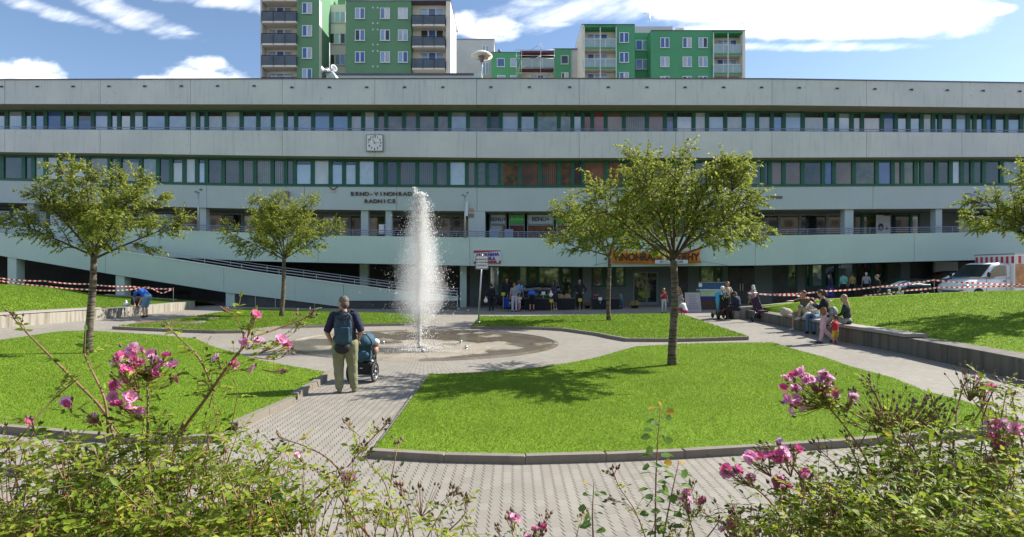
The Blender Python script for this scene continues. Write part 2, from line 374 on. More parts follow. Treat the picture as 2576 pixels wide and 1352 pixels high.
# ---------------------------------------------------------------- lawns
def strip_xy(up, lo, x0, x1, step=10, nv=14):
    U_, L_ = interp(up), interp(lo); xx = np.arange(x0, x1+step, step)
    return U_, L_, xx
LAWNS = {
 'front_right': ([(945, 1128), (1080, 942), (1200, 937), (1350, 925), (1440, 912), (1500, 900), (1560, 883), (1600, 872), (1700, 866), (1800, 863), (1945, 862), (1988, 876), (2080, 901), (2142, 923), (2247, 951), (2330, 985), (2422, 1008), (2576, 1060), (2620, 1076)],
                 [(945, 1128), (1100, 1137), (1253, 1142), (1400, 1140), (1553, 1134), (1757, 1129), (2002, 1117), (2150, 1106), (2352, 1094), (2620, 1078)], 945, 2620),
 'front_left': ([(-500, 905), (0, 856), (75, 845), (147, 834), (223, 832), (400, 843), (491, 852), (535, 872), (580, 885), (647, 905), (714, 918), (790, 931), (832, 938)],
                [(-500, 1060), (0, 1068), (223, 1086), (430, 1100), (540, 1097), (593, 1066), (740, 1000), (832, 938)], -500, 832),
 'back_left': ([(300, 820), (370, 813), (455, 802), (540, 788), (620, 777), (718, 780), (981, 788), (1080, 793)],
               [(300, 821), (455, 828), (582, 831), (640, 828), (702, 820), (817, 816), (1014, 812), (1063, 809), (1080, 794)], 300, 1080),
 'back_right': ([(1188, 819), (1207, 796), (1334, 796), (1536, 791), (1688, 789), (1725, 794), (1883, 847)],
                [(1188, 819), (1400, 823), (1500, 837), (1570, 851), (1700, 851), (1883, 848)], 1188, 1883)}
def lawn_mesh(key, lift=.075, nv=18):
    up, lo, x0, x1 = LAWNS[key]; U_, L_ = interp(up), interp(lo)
    kx = sorted(set(list(np.linspace(x0, x1, 110))+[p[0] for p in up+lo if x0 <= p[0] <= x1]))
    vs = []; 
    for x in kx:
        a, b = GL(x, U_(x), lift), GL(x, L_(x), lift)
        for k in range(nv+1):
            p = a.lerp(b, k/nv); vs.append((p.x, p.y, gz(p.x, p.y)+lift))
    m = nv+1; fs = [(i*m+k, i*m+k+1, (i+1)*m+k+1, (i+1)*m+k) for i in range(len(kx)-1) for k in range(nv)]
    return vs, fs
for key in LAWNS:
    v_, f_ = lawn_mesh(key); obj_np('lawn', v_, f_, TURF, kind='structure', label='mown green lawn ('+key.replace('_', ' ')+')')
def proj_np(p):
    return CX+FPX*p[:, 0]/p[:, 1], HY-FPX*(p[:, 2]-CH)/p[:, 1]
def gz_np(X, Y):
    Yc = np.clip(Y, .5, 45); t = np.minimum(np.abs(X)/(.92*Yc), 1.15); return .0207*Yc*t*t
def lawn_pts(key, n, Ymax=99):
    up, lo, x0, x1 = LAWNS[key]
    px = np.linspace(x0, x1, 300); Pu = [GL(x, interp(up)(x), .075) for x in px[::10]]; Pl = [GL(x, interp(lo)(x), .075) for x in px[::10]]
    A = np.array([tuple(p) for p in Pu+Pl]); out = []
    got = 0
    while got < n:
        q = RNG.uniform((A[:, 0].min(), A[:, 1].min()), (A[:, 0].max(), min(Ymax, A[:, 1].max())), (n*2, 2))
        # thin out with distance, as the turf there is only texture
        q = q[RNG.random(len(q)) < np.clip(9.0/q[:, 1], 0, 1)**1.6]
        z = gz_np(q[:, 0], q[:, 1]); x = CX+FPX*q[:, 0]/q[:, 1]; y = HY-bow_np(x)+FPX*(CH-.075)/q[:, 1]
        ok = (x > x0) & (x < min(x1, 2650)) & (x > -60) & (y > np.interp(x, *zip(*up))) & (y < np.interp(x, *zip(*lo)))
        q = np.c_[q[ok], z[ok]+.07]; out.append(q); got += len(q)
    return np.concatenate(out)[:n]
def bow_np(x): return 29.0*((x-CX)/1288.0)**2
def blades(name, pts, h=.05, w=.006, label=None):
    n_ = len(pts); a = RNG.uniform(0, 2*PI, n_); hh = h*RNG.uniform(.5, 1.3, n_); ww = w*RNG.uniform(.7, 1.4, n_)*np.clip(pts[:, 1]/8, 1, 3)
    le = RNG.normal(0, .5, (n_, 2))*hh[:, None]
    A = pts.copy(); B = pts.copy(); A[:, 0] += np.cos(a)*ww; A[:, 1] += np.sin(a)*ww; B[:, 0] -= np.cos(a)*ww; B[:, 1] -= np.sin(a)*ww
    T = pts.copy(); T[:, 0] += le[:, 0]; T[:, 1] += le[:, 1]; T[:, 2] += hh
    v_ = np.stack([A, B, T], 1).reshape(-1, 3); f_ = np.arange(3*n_).reshape(-1, 3)
    patch = .5+.28*np.sin(pts[:, 0]*1.3+2*np.sin(pts[:, 1]*.8))*np.sin(pts[:, 1]*1.9+pts[:, 0]*.4)
    tone = np.clip(.12+patch*.42+RNG.random(n_)*.34, 0, .97); tone[RNG.random(n_) < .03] = 1.0
    return obj_np(name, v_, f_, BLADE, attr=tone, kind='stuff', label=label)
blades('grass', lawn_pts('front_right', 230000), .028, .0036, 'short green grass of the right front lawn')
blades('grass', lawn_pts('front_left', 110000), .03, .004, 'short green grass of the left front lawn')
blades('grass', lawn_pts('back_right', 40000), .05, .006, 'short green grass of the lawn behind the fountain on the right')
blades('grass', lawn_pts('back_left', 40000), .05, .006, 'short green grass of the lawn behind the fountain on the left')
# ---------------------------------------------------------------- kerbs
def kerb(pts, h, wd, side=1, seg=1.0, label='concrete kerb edging a lawn', gap=.003):
    """kerb stones laid along a line given on the survey grid; side +1: stone lies to the left of the walk direction"""
    W_ = [G(*p) for p in pts]; L = [0]
    for a, b in zip(W_, W_[1:]): L.append(L[-1]+(b-a).length)
    def at(s):
        s = max(0, min(L[-1], s))
        for i in range(len(L)-1):
            if s <= L[i+1]+1e-6: return W_[i].lerp(W_[i+1], (s-L[i])/max(1e-6, L[i+1]-L[i]))
        return W_[-1]
    mb = MB(); ns = max(1, round(L[-1]/seg))
    for k in range(ns):
        a, b = at(k*L[-1]/ns+gap), at((k+1)*L[-1]/ns-gap); d = (b-a); d.z = 0; d.normalize(); nn = V((-d.y, d.x, 0))*side*wd
        hh = h+random.uniform(-.004, .004)
        q = [a, b, b+nn, a+nn]
        lo = [V((p.x, p.y, gz(p.x, p.y)-.05)) for p in q]; hi = [V((p.x, p.y, gz(p.x, p.y)+hh)) for p in q]
        c = .012; hi2 = [p+(sum(hi, V((0, 0, 0)))/4-p).normalized()*c for p in hi]; hi = [p-V((0, 0, c)) for p in hi]
        mb.add(lo+hi+hi2, [(0, 1, 5, 4), (1, 2, 6, 5), (2, 3, 7, 6), (3, 0, 4, 7), (4, 5, 9, 8), (5, 6, 10, 9), (6, 7, 11, 10), (7, 4, 8, 11), (8, 9, 10, 11)])
    return mb.build('kerb', KERB, kind='structure', label=label)
kerb([(922, 1152), (1050, 1161), (1160, 1165), (1290, 1168), (1400, 1167), (1553, 1161), (1757, 1152), (2002, 1136), (2150, 1124), (2352, 1108), (2620, 1092)], .092, .10, 1, label='raised kerb along the front of the right lawn')
kerb([(932, 1148), (1073, 946)], .045, .14, -1, .9, label='flush kerb between the path and the right lawn')
kerb([(-400, 1075), (0, 1090), (223, 1110), (430, 1124), (540, 1120), (556, 1114)], .092, .10, 1, label='raised kerb along the front of the left lawn')
kerb([(598, 1082), (744, 1014)], .10, .13, 1, .9, label='kerb beside the path on the left lawn')
kerb([(749, 1006), (800, 975), (838, 946)], .12, .12, 1, .9, label='stepped kerb where the man stands')
kerb([(493, 856), (512, 850)], .1, .1, 1, label='kerb end at the top of the left lawn')
kerb([(282, 829), (455, 837), (582, 841), (600, 840), (640, 836), (702, 828), (817, 824), (1014, 820), (1066, 817)], .11, .1, 1, label='kerb of the lawn behind the fountain on the left')
kerb([(1183, 828), (1300, 829), (1400, 831), (1500, 845), (1570, 860), (1700, 861), (1884, 856)], .11, .1, 1, label='kerb of the lawn behind the fountain on the right')
# covers set in the back left lawn
for (x, y, r, lb) in ((480, 816, .55, 'larger round concrete manhole cover in the left rear lawn'), (520, 806, .5, 'round concrete manhole cover farther back in the left rear lawn')):
    c = G(x, y, .085); MB().lathe([(r, -.06), (r, .0), (r*.98, .012), (r*.72, .012), (r*.7, .004), (0, .004)], 28, c).build('manhole_cover', KERB, label=lb, cat='manhole cover', origin=c)
v_ = [G(x, y, .09) for x, y in ((360, 812), (470, 814), (520, 824), (330, 821))]
MB().add(v_, [(3, 2, 1, 0)]).build('bare_patch', SOIL, kind='structure', label='bare earth patch at the end of the left rear lawn')
# ---------------------------------------------------------------- fountain basin
def basin_mat():
    m = bpy.data.materials.new('wet_basin_concrete'); t, n, l, b = nt(m)
    g = n.new('ShaderNodeNewGeometry'); s = n.new('ShaderNodeSeparateXYZ'); l.new(g.outputs['Position'], s.inputs[0])
    def M(op, a, b=None, c=None): return mnode(n, l, op, a, b, c)
    def nz(sc, d=5):
        k = n.new('ShaderNodeTexNoise'); k.inputs['Scale'].default_value = sc; k.inputs['Detail'].default_value = d; l.new(g.outputs['Position'], k.inputs['Vector']); return k.outputs['Fac']
    dx = M('SUBTRACT', s.outputs[0], JET.x); dy = M('SUBTRACT', s.outputs[1], JET.y)
    R = M('SQRT', M('ADD', M('MULTIPLY', dx, dx), M('MULTIPLY', dy, dy)))
    wet = n.new('ShaderNodeMapRange'); wet.inputs['From Min'].default_value = .47; wet.inputs['From Max'].default_value = .53
    l.new(M('ADD', nz(.5, 6), M('SUBTRACT', M('MULTIPLY', M('GREATER_THAN', R, 2.0), .075), M('MULTIPLY', M('LESS_THAN', R, 2.0), .02))), wet.inputs['Value'])
    r = n.new('ShaderNodeValToRGB'); r.color_ramp.elements[0].position = .3; r.color_ramp.elements[1].position = .7
    r.color_ramp.elements[0].color = (.27, .225, .165, 1); r.color_ramp.elements[1].color = (.36, .32, .255, 1); l.new(nz(2.2), r.inputs['Fac'])
    r2 = n.new('ShaderNodeValToRGB'); r2.color_ramp.elements[0].position = .3; r2.color_ramp.elements[1].position = .7
    r2.color_ramp.elements[0].color = (.12, .092, .062, 1); r2.color_ramp.elements[1].color = (.2, .165, .12, 1); l.new(nz(1.4), r2.inputs['Fac'])
    ang = M('ARCTAN2', dy, dx); se = M('LESS_THAN', M('MULTIPLY', M('ABSOLUTE', M('SUBTRACT', M('FRACT', M('MULTIPLY', ang, 1.9099)), .5)), R), .014)   # radial joints
    mx = n.new('ShaderNodeMix'); mx.data_type = 'RGBA'; l.new(wet.outputs[0], mx.inputs[0]); l.new(r.outputs[0], mx.inputs[6]); l.new(r2.outputs[0], mx.inputs[7])
    m2 = n.new('ShaderNodeMix'); m2.data_type = 'RGBA'; l.new(se, m2.inputs[0]); l.new(mx.outputs[2], m2.inputs[6]); m2.inputs[7].default_value = (.09, .07, .05, 1)
    l.new(m2.outputs[2], b.inputs['Base Color'])
    ro = n.new('ShaderNodeMapRange'); ro.inputs['To Min'].default_value = .55; ro.inputs['To Max'].default_value = .12; l.new(wet.outputs[0], ro.inputs['Value'])
    l.new(ro.outputs[0], b.inputs['Roughness'])
    bp = n.new('ShaderNodeBump'); bp.inputs['Strength'].default_value = .25; bp.inputs['Distance'].default_value = .02; l.new(nz(9), bp.inputs['Height']); l.new(bp.outputs[0], b.inputs['Normal'])
    return m
BASM = basin_mat()
fo = empty('fountain', JET, 'round shallow basin of wet concrete with a tall white water jet', 'fountain')
mb = MB(); n_ = 72; rings = [(1.035, -.03), (1.0, .012), (.99, -.012), (.8, -.014), (.6, -.014)]
C0 = BAS; vs = []
for k, z in rings:
    for i in range(n_):
        a = 2*PI*i/n_; vx_, vy_ = C0.x+BRX*k*math.cos(a), C0.y+BRY*k*math.sin(a); vs.append((vx_, vy_, gz(vx_, vy_)+z+.03))
inner = [(2.05, -.004), (1.98, .012), (.75, .02), (.72, .005), (.3, .005)]
for r_, z in inner:
    for i in range(n_):
        a = 2*PI*i/n_; vx_, vy_ = JET.x+r_*math.cos(a), JET.y+r_*math.sin(a); vs.append((vx_, vy_, gz(vx_, vy_)+z+.02))
m_ = len(rings)+len(inner); fs = [(j*n_+i, j*n_+(i+1) % n_, (j+1)*n_+(i+1) % n_, (j+1)*n_+i) for j in range(m_-1) for i in range(n_)]
fs.append(tuple(range((m_-1)*n_, m_*n_)))
mb.add(vs, [f[::-1] for f in fs], 0, False).build('basin', BASM, fo)
METAL = mat('brushed_metal', (.5, .5, .5), .3, .1, 20, metal=1.0)
mb = MB()
for k in range(16):
    a = 2*PI*k/16; mb.tube([JET+V((.62*math.cos(a), .62*math.sin(a), .02)), JET+V((.62*math.cos(a), .62*math.sin(a), .05))], .02, 6)
mb.lathe([(.7, .0), (.7, .015), (.62, .015), (.62, 0)], 40, JET); mb.lathe([(.05, 0), (.05, .12), (.03, .15), (.0, .15)], 10, JET)
mb.build('nozzle_ring', METAL, fo)
for (x, y) in ((1063, 889), (1173, 881), (1159, 866), (964, 867), (943, 888)):
    c = G(x, y); sp_ = MB().lathe([(.05, 0), (.06, .02), (.035, .03), (.035, .05)], 12, (c.x, c.y, -.005)).ell((c.x, c.y, .09), (.055, .055, .05), n=12, m=8)
    sp_.build('basin_lamp', METAL, fo)
# water jet: thousands of separate droplets thrown up and falling back
WATER = bpy.data.materials.new('water_droplets'); t, n, l, b = nt(WATER)
b.inputs['Base Color'].default_value = (.96, .96, .96, 1); b.inputs['Roughness'].default_value = .35
tr = n.new('ShaderNodeBsdfTranslucent'); tr.inputs['Color'].default_value = (1, .99, .97, 1); mx = n.new('ShaderNodeMixShader'); mx.inputs[0].default_value = .6
l.new(b.outputs[0], mx.inputs[1]); l.new(tr.outputs[0], mx.inputs[2]); l.new(mx.outputs[0], n['Material Output'].inputs['Surface'])
OCT = np.array([(1, 0, 0), (-1, 0, 0), (0, 1, 0), (0, -1, 0), (0, 0, 1.25), (0, 0, -1.25)], float)
OF = np.array([(0, 2, 4), (2, 1, 4), (1, 3, 4), (3, 0, 4), (2, 0, 5), (1, 2, 5), (3, 1, 5), (0, 3, 5)])
def drops(name, pos, size, m, parent, **kw):
    n_ = len(pos); a = RNG.uniform(0, PI, n_); c, s = np.cos(a), np.sin(a)
    o = OCT[None]*size[:, None, None]*RNG.uniform(.7, 1.3, (n_, 1, 3))
    x = o[:, :, 0]*c[:, None]-o[:, :, 2]*s[:, None]; z = o[:, :, 0]*s[:, None]+o[:, :, 2]*c[:, None]
    v_ = np.stack([x, o[:, :, 1], z], 2)+pos[:, None, :]
    return obj_np(name, v_.reshape(-1, 3), (OF[None]+6*np.arange(n_)[:, None, None]).reshape(-1, 3), m, parent, **kw)
JH = 4.62
def jet_pos(n_, hmin, hmax, wk, clump=.5):
    z = RNG.uniform(hmin, hmax, n_)
    t = z/JH; rad = wk*(.06+1.08*np.clip((1-t), 0, 1)**.5*np.clip(t*2.4+.16, 0, 1)**.6)
    r = rad*np.abs(RNG.normal(0, .48, n_)); a = RNG.uniform(0, 2*PI, n_)
    return np.c_[JET.x-.02+r*np.cos(a)+.06*t, JET.y+r*np.sin(a), z]
NC = 15000; core_z = RNG.uniform(.03, JH, NC); tt = core_z/JH
cr = (.022+.075*tt)*np.abs(RNG.normal(0, 1, NC)); ca = RNG.uniform(0, 2*PI, NC)
wob = .07*np.sin(core_z*3.1)+.05*np.sin(core_z*7.3)+.03*np.sin(core_z*17)
core = np.c_[JET.x-.01-.04*tt+wob*.6*tt+cr*np.cos(ca), JET.y+cr*np.sin(ca), core_z]
tip = np.c_[JET.x-.12+RNG.normal(0, .035, 500), JET.y+RNG.normal(0, .035, 500), RNG.uniform(JH-.35, JH+.16, 500)]
tip[:, 0] += (tip[:, 2]-JH)*-.15
base = jet_pos(26000, .9, JH*.95, 1.0); up_ = jet_pos(27000, 2.0, JH*.96, .85); low = jet_pos(8000, .05, 2.4, 1.15)
fly = jet_pos(900, .3, JH*.92, 1.75)
spl_r = .25+np.abs(RNG.normal(.0, .7, 9000)); spl_a = RNG.uniform(0, 2*PI, 9000); spl = np.c_[JET.x+spl_r*np.cos(spl_a), JET.y+spl_r*np.sin(spl_a), .04+np.abs(RNG.normal(0, .02, 9000))]
pos = np.concatenate([core, tip, base, up_, low, fly, spl])
size = np.concatenate([RNG.gamma(3, .0032, NC), RNG.gamma(3, .0018, 500), RNG.gamma(2.0, .0019, 26000), RNG.gamma(2.0, .0019, 27000), RNG.gamma(2.0, .0021, 8000), RNG.gamma(2.2, .0026, 900), RNG.gamma(2, .0014, 9000)])
drops('water_jet', pos, size, WATER, fo, kind='stuff')
# the finest spray hangs as a thin white cloud of even density inside the plume, in three nested shells
SPRAY = bpy.data.materials.new('fine_spray_cloud'); t, n, l, b = nt(SPRAY); n.remove(b)
vol = n.new('ShaderNodeVolumePrincipled'); vol.inputs['Color'].default_value = (1, 1, 1, 1); vol.inputs['Density'].default_value = .31; vol.inputs['Anisotropy'].default_value = 0.0
l.new(vol.outputs[0], n['Material Output'].inputs['Volume'])
for kk, (w_, z0_, z1_) in enumerate(((.86, .5, .90), (.70, .7, .92), (.54, .9, .94), (.40, 1.1, .955), (.25, 1.4, .965))):
    q = MB(); nn2 = 36; m2 = 26; vs = []
    for j in range(m2+1):
        t_ = j/m2; z = z0_+(JH*z1_-z0_)*t_; tz_ = z/JH
        R_ = w_*(.06+1.10*max(0, 1-tz_/z1_*1.0)**.5*min(1, tz_*2.4+.16)**.6)*(.15+.85*min(1, t_*5)) if 0 < j < m2 else .01
        for k in range(nn2):
            a = 2*PI*k/nn2; wv = 1+.10*math.sin(a*3+z*4+kk)+.07*math.sin(a*5-z*7)+.05*math.sin(a*9+z*13); vs.append((JET.x+R_*wv*math.cos(a), JET.y+R_*wv*math.sin(a), z))
    q.add(vs, [(j*nn2+i, j*nn2+(i+1) % nn2, (j+1)*nn2+(i+1) % nn2, (j+1)*nn2+i) for j in range(m2) for i in range(nn2)]+[tuple(range(nn2))[::-1], tuple(range(m2*nn2, (m2+1)*nn2))], 0, True)
    q.build('water_mist', SPRAY, fo)
# ---------------------------------------------------------------- retaining walls with bench slabs, grassy mounds
def wall_line(bot, top_h, thick, name, label, m=WALLC, back=1, seg=3.0):
    W_ = [G(*p) for p in bot]; mb = MB(); L = [0]
    for a, b in zip(W_, W_[1:]): L.append(L[-1]+(b-a).length)
    pts = []
    for i in range(len(W_)-1):
        k = max(1, int((W_[i+1]-W_[i]).length/.8))
        for j in range(k): pts.append((W_[i].lerp(W_[i+1], j/k)))
    pts.append(W_[-1]); rows = []
    for i, p in enumerate(pts):
        d = pts[min(i+1, len(pts)-1)]-pts[max(0, i-1)]; d.z = 0; d.normalize(); nn = V((-d.y, d.x, 0))*back*thick
        z = gz(p.x, p.y); q = p+nn; h = top_h(i/(len(pts)-1)) if callable(top_h) else top_h
        rows.append([V((p.x, p.y, z-.1)), V((p.x, p.y, z+h-.015)), V((p.x, p.y, z+h))+nn.normalized()*.015, V((q.x, q.y, z+h)), V((q.x, q.y, z-.1))])
    vs = [v for r in rows for v in r]; fs = [(i*5+k, (i+1)*5+k, (i+1)*5+k+1, i*5+k+1) for i in range(len(rows)-1) for k in range(4)]
    fs += [(0, 1, 2, 3, 4), tuple((len(rows)-1)*5+k for k in (4, 3, 2, 1, 0))]
    mb.add(vs, fs if back > 0 else [f[::-1] for f in fs])
    o = mb.build(name, m, label=label, cat='retaining wall', origin=pts[0]); return o, rows
RW_BOT = [(1846, 797), (1920, 811), (1985, 826), (2042, 839), (2115, 859), (2230, 881), (2342, 906), (2460, 932), (2576, 960), (2760, 1010)]
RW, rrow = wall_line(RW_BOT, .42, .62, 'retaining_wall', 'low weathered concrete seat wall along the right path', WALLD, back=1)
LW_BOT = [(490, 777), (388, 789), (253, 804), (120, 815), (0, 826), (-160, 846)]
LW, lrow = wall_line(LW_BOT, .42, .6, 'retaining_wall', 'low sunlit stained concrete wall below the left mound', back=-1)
def slab(rows, i0, i1, lift, over, label, parent):
    mb = MB(); a = rows[i0:i1]
    front = [r[2] for r in a]; back = [r[3] for r in a]; vs = []
    for f, b_ in zip(front, back):
        d = (b_-f); d.z = 0; d.normalize(); f2 = f-d*over; b2 = f+d*.47
        for p in (f2, b2): vs += [V((p.x, p.y, f.z+.02)), V((p.x, p.y, f.z+.02+lift))]
    n_ = len(a); fs = []
    for i in range(n_-1):
        o = i*4; q = o+4; fs += [(o, q, q+1, o+1), (o+1, q+1, q+3, o+3), (o+3, q+3, q+2, o+2), (o+2, q+2, q, o)]
    fs += [(0, 1, 3, 2), ((n_-1)*4+2, (n_-1)*4+3, (n_-1)*4+1, (n_-1)*4)]
    return mb.add(vs, fs).build('bench_slab', SLAB, parent)
def idx_px(rows, x):
    return min(range(len(rows)), key=lambda i: abs(CX+FPX*rows[i][1].x/rows[i][1].y-x))
slab(rrow, idx_px(rrow, 1985), idx_px(rrow, 2350), .085, .09, '', RW)
slab(lrow, idx_px(lrow, 268), len(lrow), .07, .04, '', LW)
def mound(name, back_rows, crest, Yc, label, xr, fall=6.0, order=1):
    """turf from the rear edge of a wall up to a crest, then falling away behind"""
    E = [r[3] for r in back_rows]; ex = [CX+FPX*p.x/p.y for p in E]
    o = np.argsort(ex); ex = np.array(ex)[o]; EY = np.array([E[i].y for i in o]); EZ = np.array([E[i].z for i in o])
    kx = np.linspace(xr[0], xr[1], 90); vs = []; nv = 26; nb = 6; cr = interp(crest); yc = interp(Yc)
    for x in kx:
        Y0 = float(np.interp(x, ex, EY)); z0 = float(np.interp(x, ex, EZ))-.03; Y1 = yc(x); z1 = CH-(cr(x)-HY)/FPX*Y1
        for k in range(nv+1):
            t = k/nv; Y = Y0+(Y1-Y0)*t; z = z0+(z1-z0)*(t*(1.55-.55*t)) if z1 > z0 else z0+(z1-z0)*t
            vs.append(((x-CX)/FPX*Y, Y, z))
        for k in range(1, nb+1):
            t = k/nb; Y = Y1+fall*t; X = (x-CX)/FPX*Y1; vs.append((X, Y, z1*(1-t*t)+(gz(X, Y)-.05)*t*t-.01*k))
    m = nv+nb+1; fs = [(i*m+k, i*m+k+1, (i+1)*m+k+1, (i+1)*m+k)[::-1] for i in range(len(kx)-1) for k in range(m-1)]
    obj_np(name, vs, fs, TURF, kind='structure', label=label)
    V_ = np.array(vs).reshape(len(kx), m, 3)[:, :nv+1]
    def height(X, Y):
        d = (V_[:, :, 0]-X)**2+(V_[:, :, 1]-Y)**2; i = np.unravel_index(np.argmin(d), d.shape); return float(V_[i][2])
    n_ = 60000; u = RNG.uniform(0, len(kx)-1.001, n_); v = RNG.uniform(0, nv-.001, n_); i = u.astype(int); j = v.astype(int); fu = (u-i)[:, None]; fv = (v-j)[:, None]
    p = (V_[i, j]*(1-fu)*(1-fv)+V_[i+1, j]*fu*(1-fv)+V_[i, j+1]*(1-fu)*fv+V_[i+1, j+1]*fu*fv); p[:, 2] -= .01
    blades('grass', p, .04, .007, 'short grass on the '+label)
    return height
MR_H = mound('grass_mound', rrow, [(1905, 776), (1925, 775), (2000, 764), (2115, 752), (2262, 744), (2422, 736), (2576, 731), (2760, 727)], [(1905, 25.5), (2115, 25.5), (2300, 25), (2576, 24), (2760, 23)], 'sunlit mound on the right', (1905, 2760))
ML_H = mound('grass_mound', lrow, [(-160, 708), (0, 715), (120, 722), (222, 740), (278, 745), (430, 755), (486, 757)], [(-160, 30), (0, 31), (280, 32.2), (430, 32.6), (486, 33)], 'mound on the left', (-160, 486), 3.0)
# narrow coping strips closing the far sides of the beds
def coping(pts, label):
    mb = MB(); q = [P(x, y, Y) for x, y, Y in pts]
    for a, b in zip(q, q[1:]):
        mb.prism([a+V((0, 0, .03)), a+V((0, .3, .03)), a+V((0, .3, -.6)), a+V((0, 0, -.6))], b-a)
    mb.build('retaining_wall', WALLC, label=label, cat='retaining wall', origin=q[0])
coping([(1848, 776, 26.0), (1925, 770, 26.2), (2000, 763, 26.2)], 'thin concrete edge closing the far end of the right mound')
coping([(262, 742, 32.6), (350, 749, 33.0), (440, 755, 33.4)], 'thin concrete edge behind the left mound')
# planting bed in front of the viewer with its little wall (roses grow out of it)
MB().box((-9, -1.2, -.05), (9, 3.5, .42)).build('planting_bed', SOIL, kind='structure', label='raised soil bed for the roses')

# litter: a few fallen leaves and dark specks on lawn and paving
LIT = leafmat('fallen_leaf', (.06, .045, .025), (.35, .22, .05), (.5, .4, .08), rough=.8, trans=.2, spec=.1)
def litter(n_, x0, x1, y0, y1, sz, up_):
    x = RNG.uniform(x0, x1, n_); y = RNG.uniform(y0, y1, n_); out = []
    for a, b_ in zip(x, y): p = G(a, b_, up_); out.append((p.x, p.y, p.z))
    return np.array(out), np.full(n_, sz)*RNG.uniform(.5, 1.3, n_)
A_ = [litter(110, 1100, 2300, 880, 1120, .03, .105), litter(60, 40, 780, 860, 1060, .03, .105), litter(150, 640, 1060, 950, 1140, .014, .006), litter(90, 300, 2500, 1170, 1340, .013, .006), litter(60, 1930, 2560, 850, 1010, .02, .006)]
pp = np.concatenate([a[0] for a in A_]); ss = np.concatenate([a[1] for a in A_])[:, None, None]; ang = RNG.uniform(0, 2*PI, len(pp))
q4 = np.array([(-.5, 0, 0), (0, -.28, .02), (.5, 0, .05), (0, .28, .02)]); R4 = np.stack([q4[None, :, 0]*np.cos(ang)[:, None]-q4[None, :, 1]*np.sin(ang)[:, None], q4[None, :, 0]*np.sin(ang)[:, None]+q4[None, :, 1]*np.cos(ang)[:, None], np.repeat(q4[None, :, 2], len(pp), 0)], 2)
obj_np('fallen_leaves', (R4*ss+pp[:, None, :]).reshape(-1, 3), np.arange(4*len(pp)).reshape(-1, 4), LIT, attr=RNG.random(len(pp))**1.5, kind='stuff', label='small fallen leaves and specks scattered over lawn and paving')
# ================================================================ town hall
CA = concrete('upper_fascia_concrete', (.66, .68, .655), (.33, .335, .35), .42, tint=(.57, .60, .595), patch=.3)
CB = concrete('mint_render', (.56, .70, .63), (.40, .50, .46), .16, tint=(.52, .655, .61), patch=.15)
CC = concrete('lilac_grey_render', (.50, .575, .60), (.37, .43, .45), .16, tint=(.46, .54, .53), patch=.15)
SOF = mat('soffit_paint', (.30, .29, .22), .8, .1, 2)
GREEN = mat('green_window_frame', (.010, .105, .068), .45, .15, 3)
GFR = mat('grey_green_shop_frame', (.20, .26, .25), .5, .1, 3)
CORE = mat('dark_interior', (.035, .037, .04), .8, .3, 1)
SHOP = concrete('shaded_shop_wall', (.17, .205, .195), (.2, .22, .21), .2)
DARKW = mat('dark_panel', (.06, .065, .065), .6, .3, 2)
RAIL = mat('violet_grey_rail', (.22, .25, .36), .4, .12, 5)
RAILW = mat('galvanised_rail', (.5, .52, .54), .35, .1, 8, metal=.6)
def glass(name, col, col2=None, stripes=0.0, rough=.04, spec=1.0, sc=1.2, vert=False, refl=.1):
    m = bpy.data.materials.new(name); t, n, l, b = nt(m)
    g = n.new('ShaderNodeNewGeometry'); mp = n.new('ShaderNodeMapping'); mp.inputs['Scale'].default_value = (1, 1, .35) if vert else (1, 1, 1); l.new(g.outputs['Position'], mp.inputs['Vector'])
    no = n.new('ShaderNodeTexNoise'); no.inputs['Scale'].default_value = sc; no.inputs['Detail'].default_value = 4; l.new(mp.outputs[0], no.inputs['Vector'])
    r = n.new('ShaderNodeValToRGB'); r.color_ramp.elements[0].position = .35; r.color_ramp.elements[1].position = .65
    r.color_ramp.elements[0].color = (*col, 1); r.color_ramp.elements[1].color = (*(col2 or col), 1); l.new(no.outputs['Fac'], r.inputs['Fac'])
    c = r.outputs['Color']
    if stripes:
        s = n.new('ShaderNodeSeparateXYZ'); l.new(g.outputs['Position'], s.inputs[0])
        k = mnode(n, l, 'GREATER_THAN', mnode(n, l, 'FRACT', mnode(n, l, 'MULTIPLY', s.outputs[0], 7.5)), .45)
        x = n.new('ShaderNodeMix'); x.data_type = 'RGBA'; l.new(mnode(n, l, 'MULTIPLY', k, stripes), x.inputs[0]); l.new(c, x.inputs[6]); x.inputs[7].default_value = (.02, .02, .02, 1); c = x.outputs[2]
    l.new(c, b.inputs['Base Color']); b.inputs['Roughness'].default_value = .6; b.inputs['Specular IOR Level'].default_value = 0
    gl = n.new('ShaderNodeBsdfGlossy'); gl.inputs['Roughness'].default_value = rough; gl.inputs['Color'].default_value = (.9, .95, 1, 1)
    mx = n.new('ShaderNodeMixShader'); lw = n.new('ShaderNodeFresnel'); lw.inputs['IOR'].default_value = 1.5
    l.new(mnode(n, l, 'MINIMUM', mnode(n, l, 'ADD', lw.outputs[0], refl), 1.0), mx.inputs[0]); l.new(b.outputs[0], mx.inputs[1]); l.new(gl.outputs[0], mx.inputs[2]); l.new(mx.outputs[0], n['Material Output'].inputs['Surface'])
    MATS[name] = m; return m
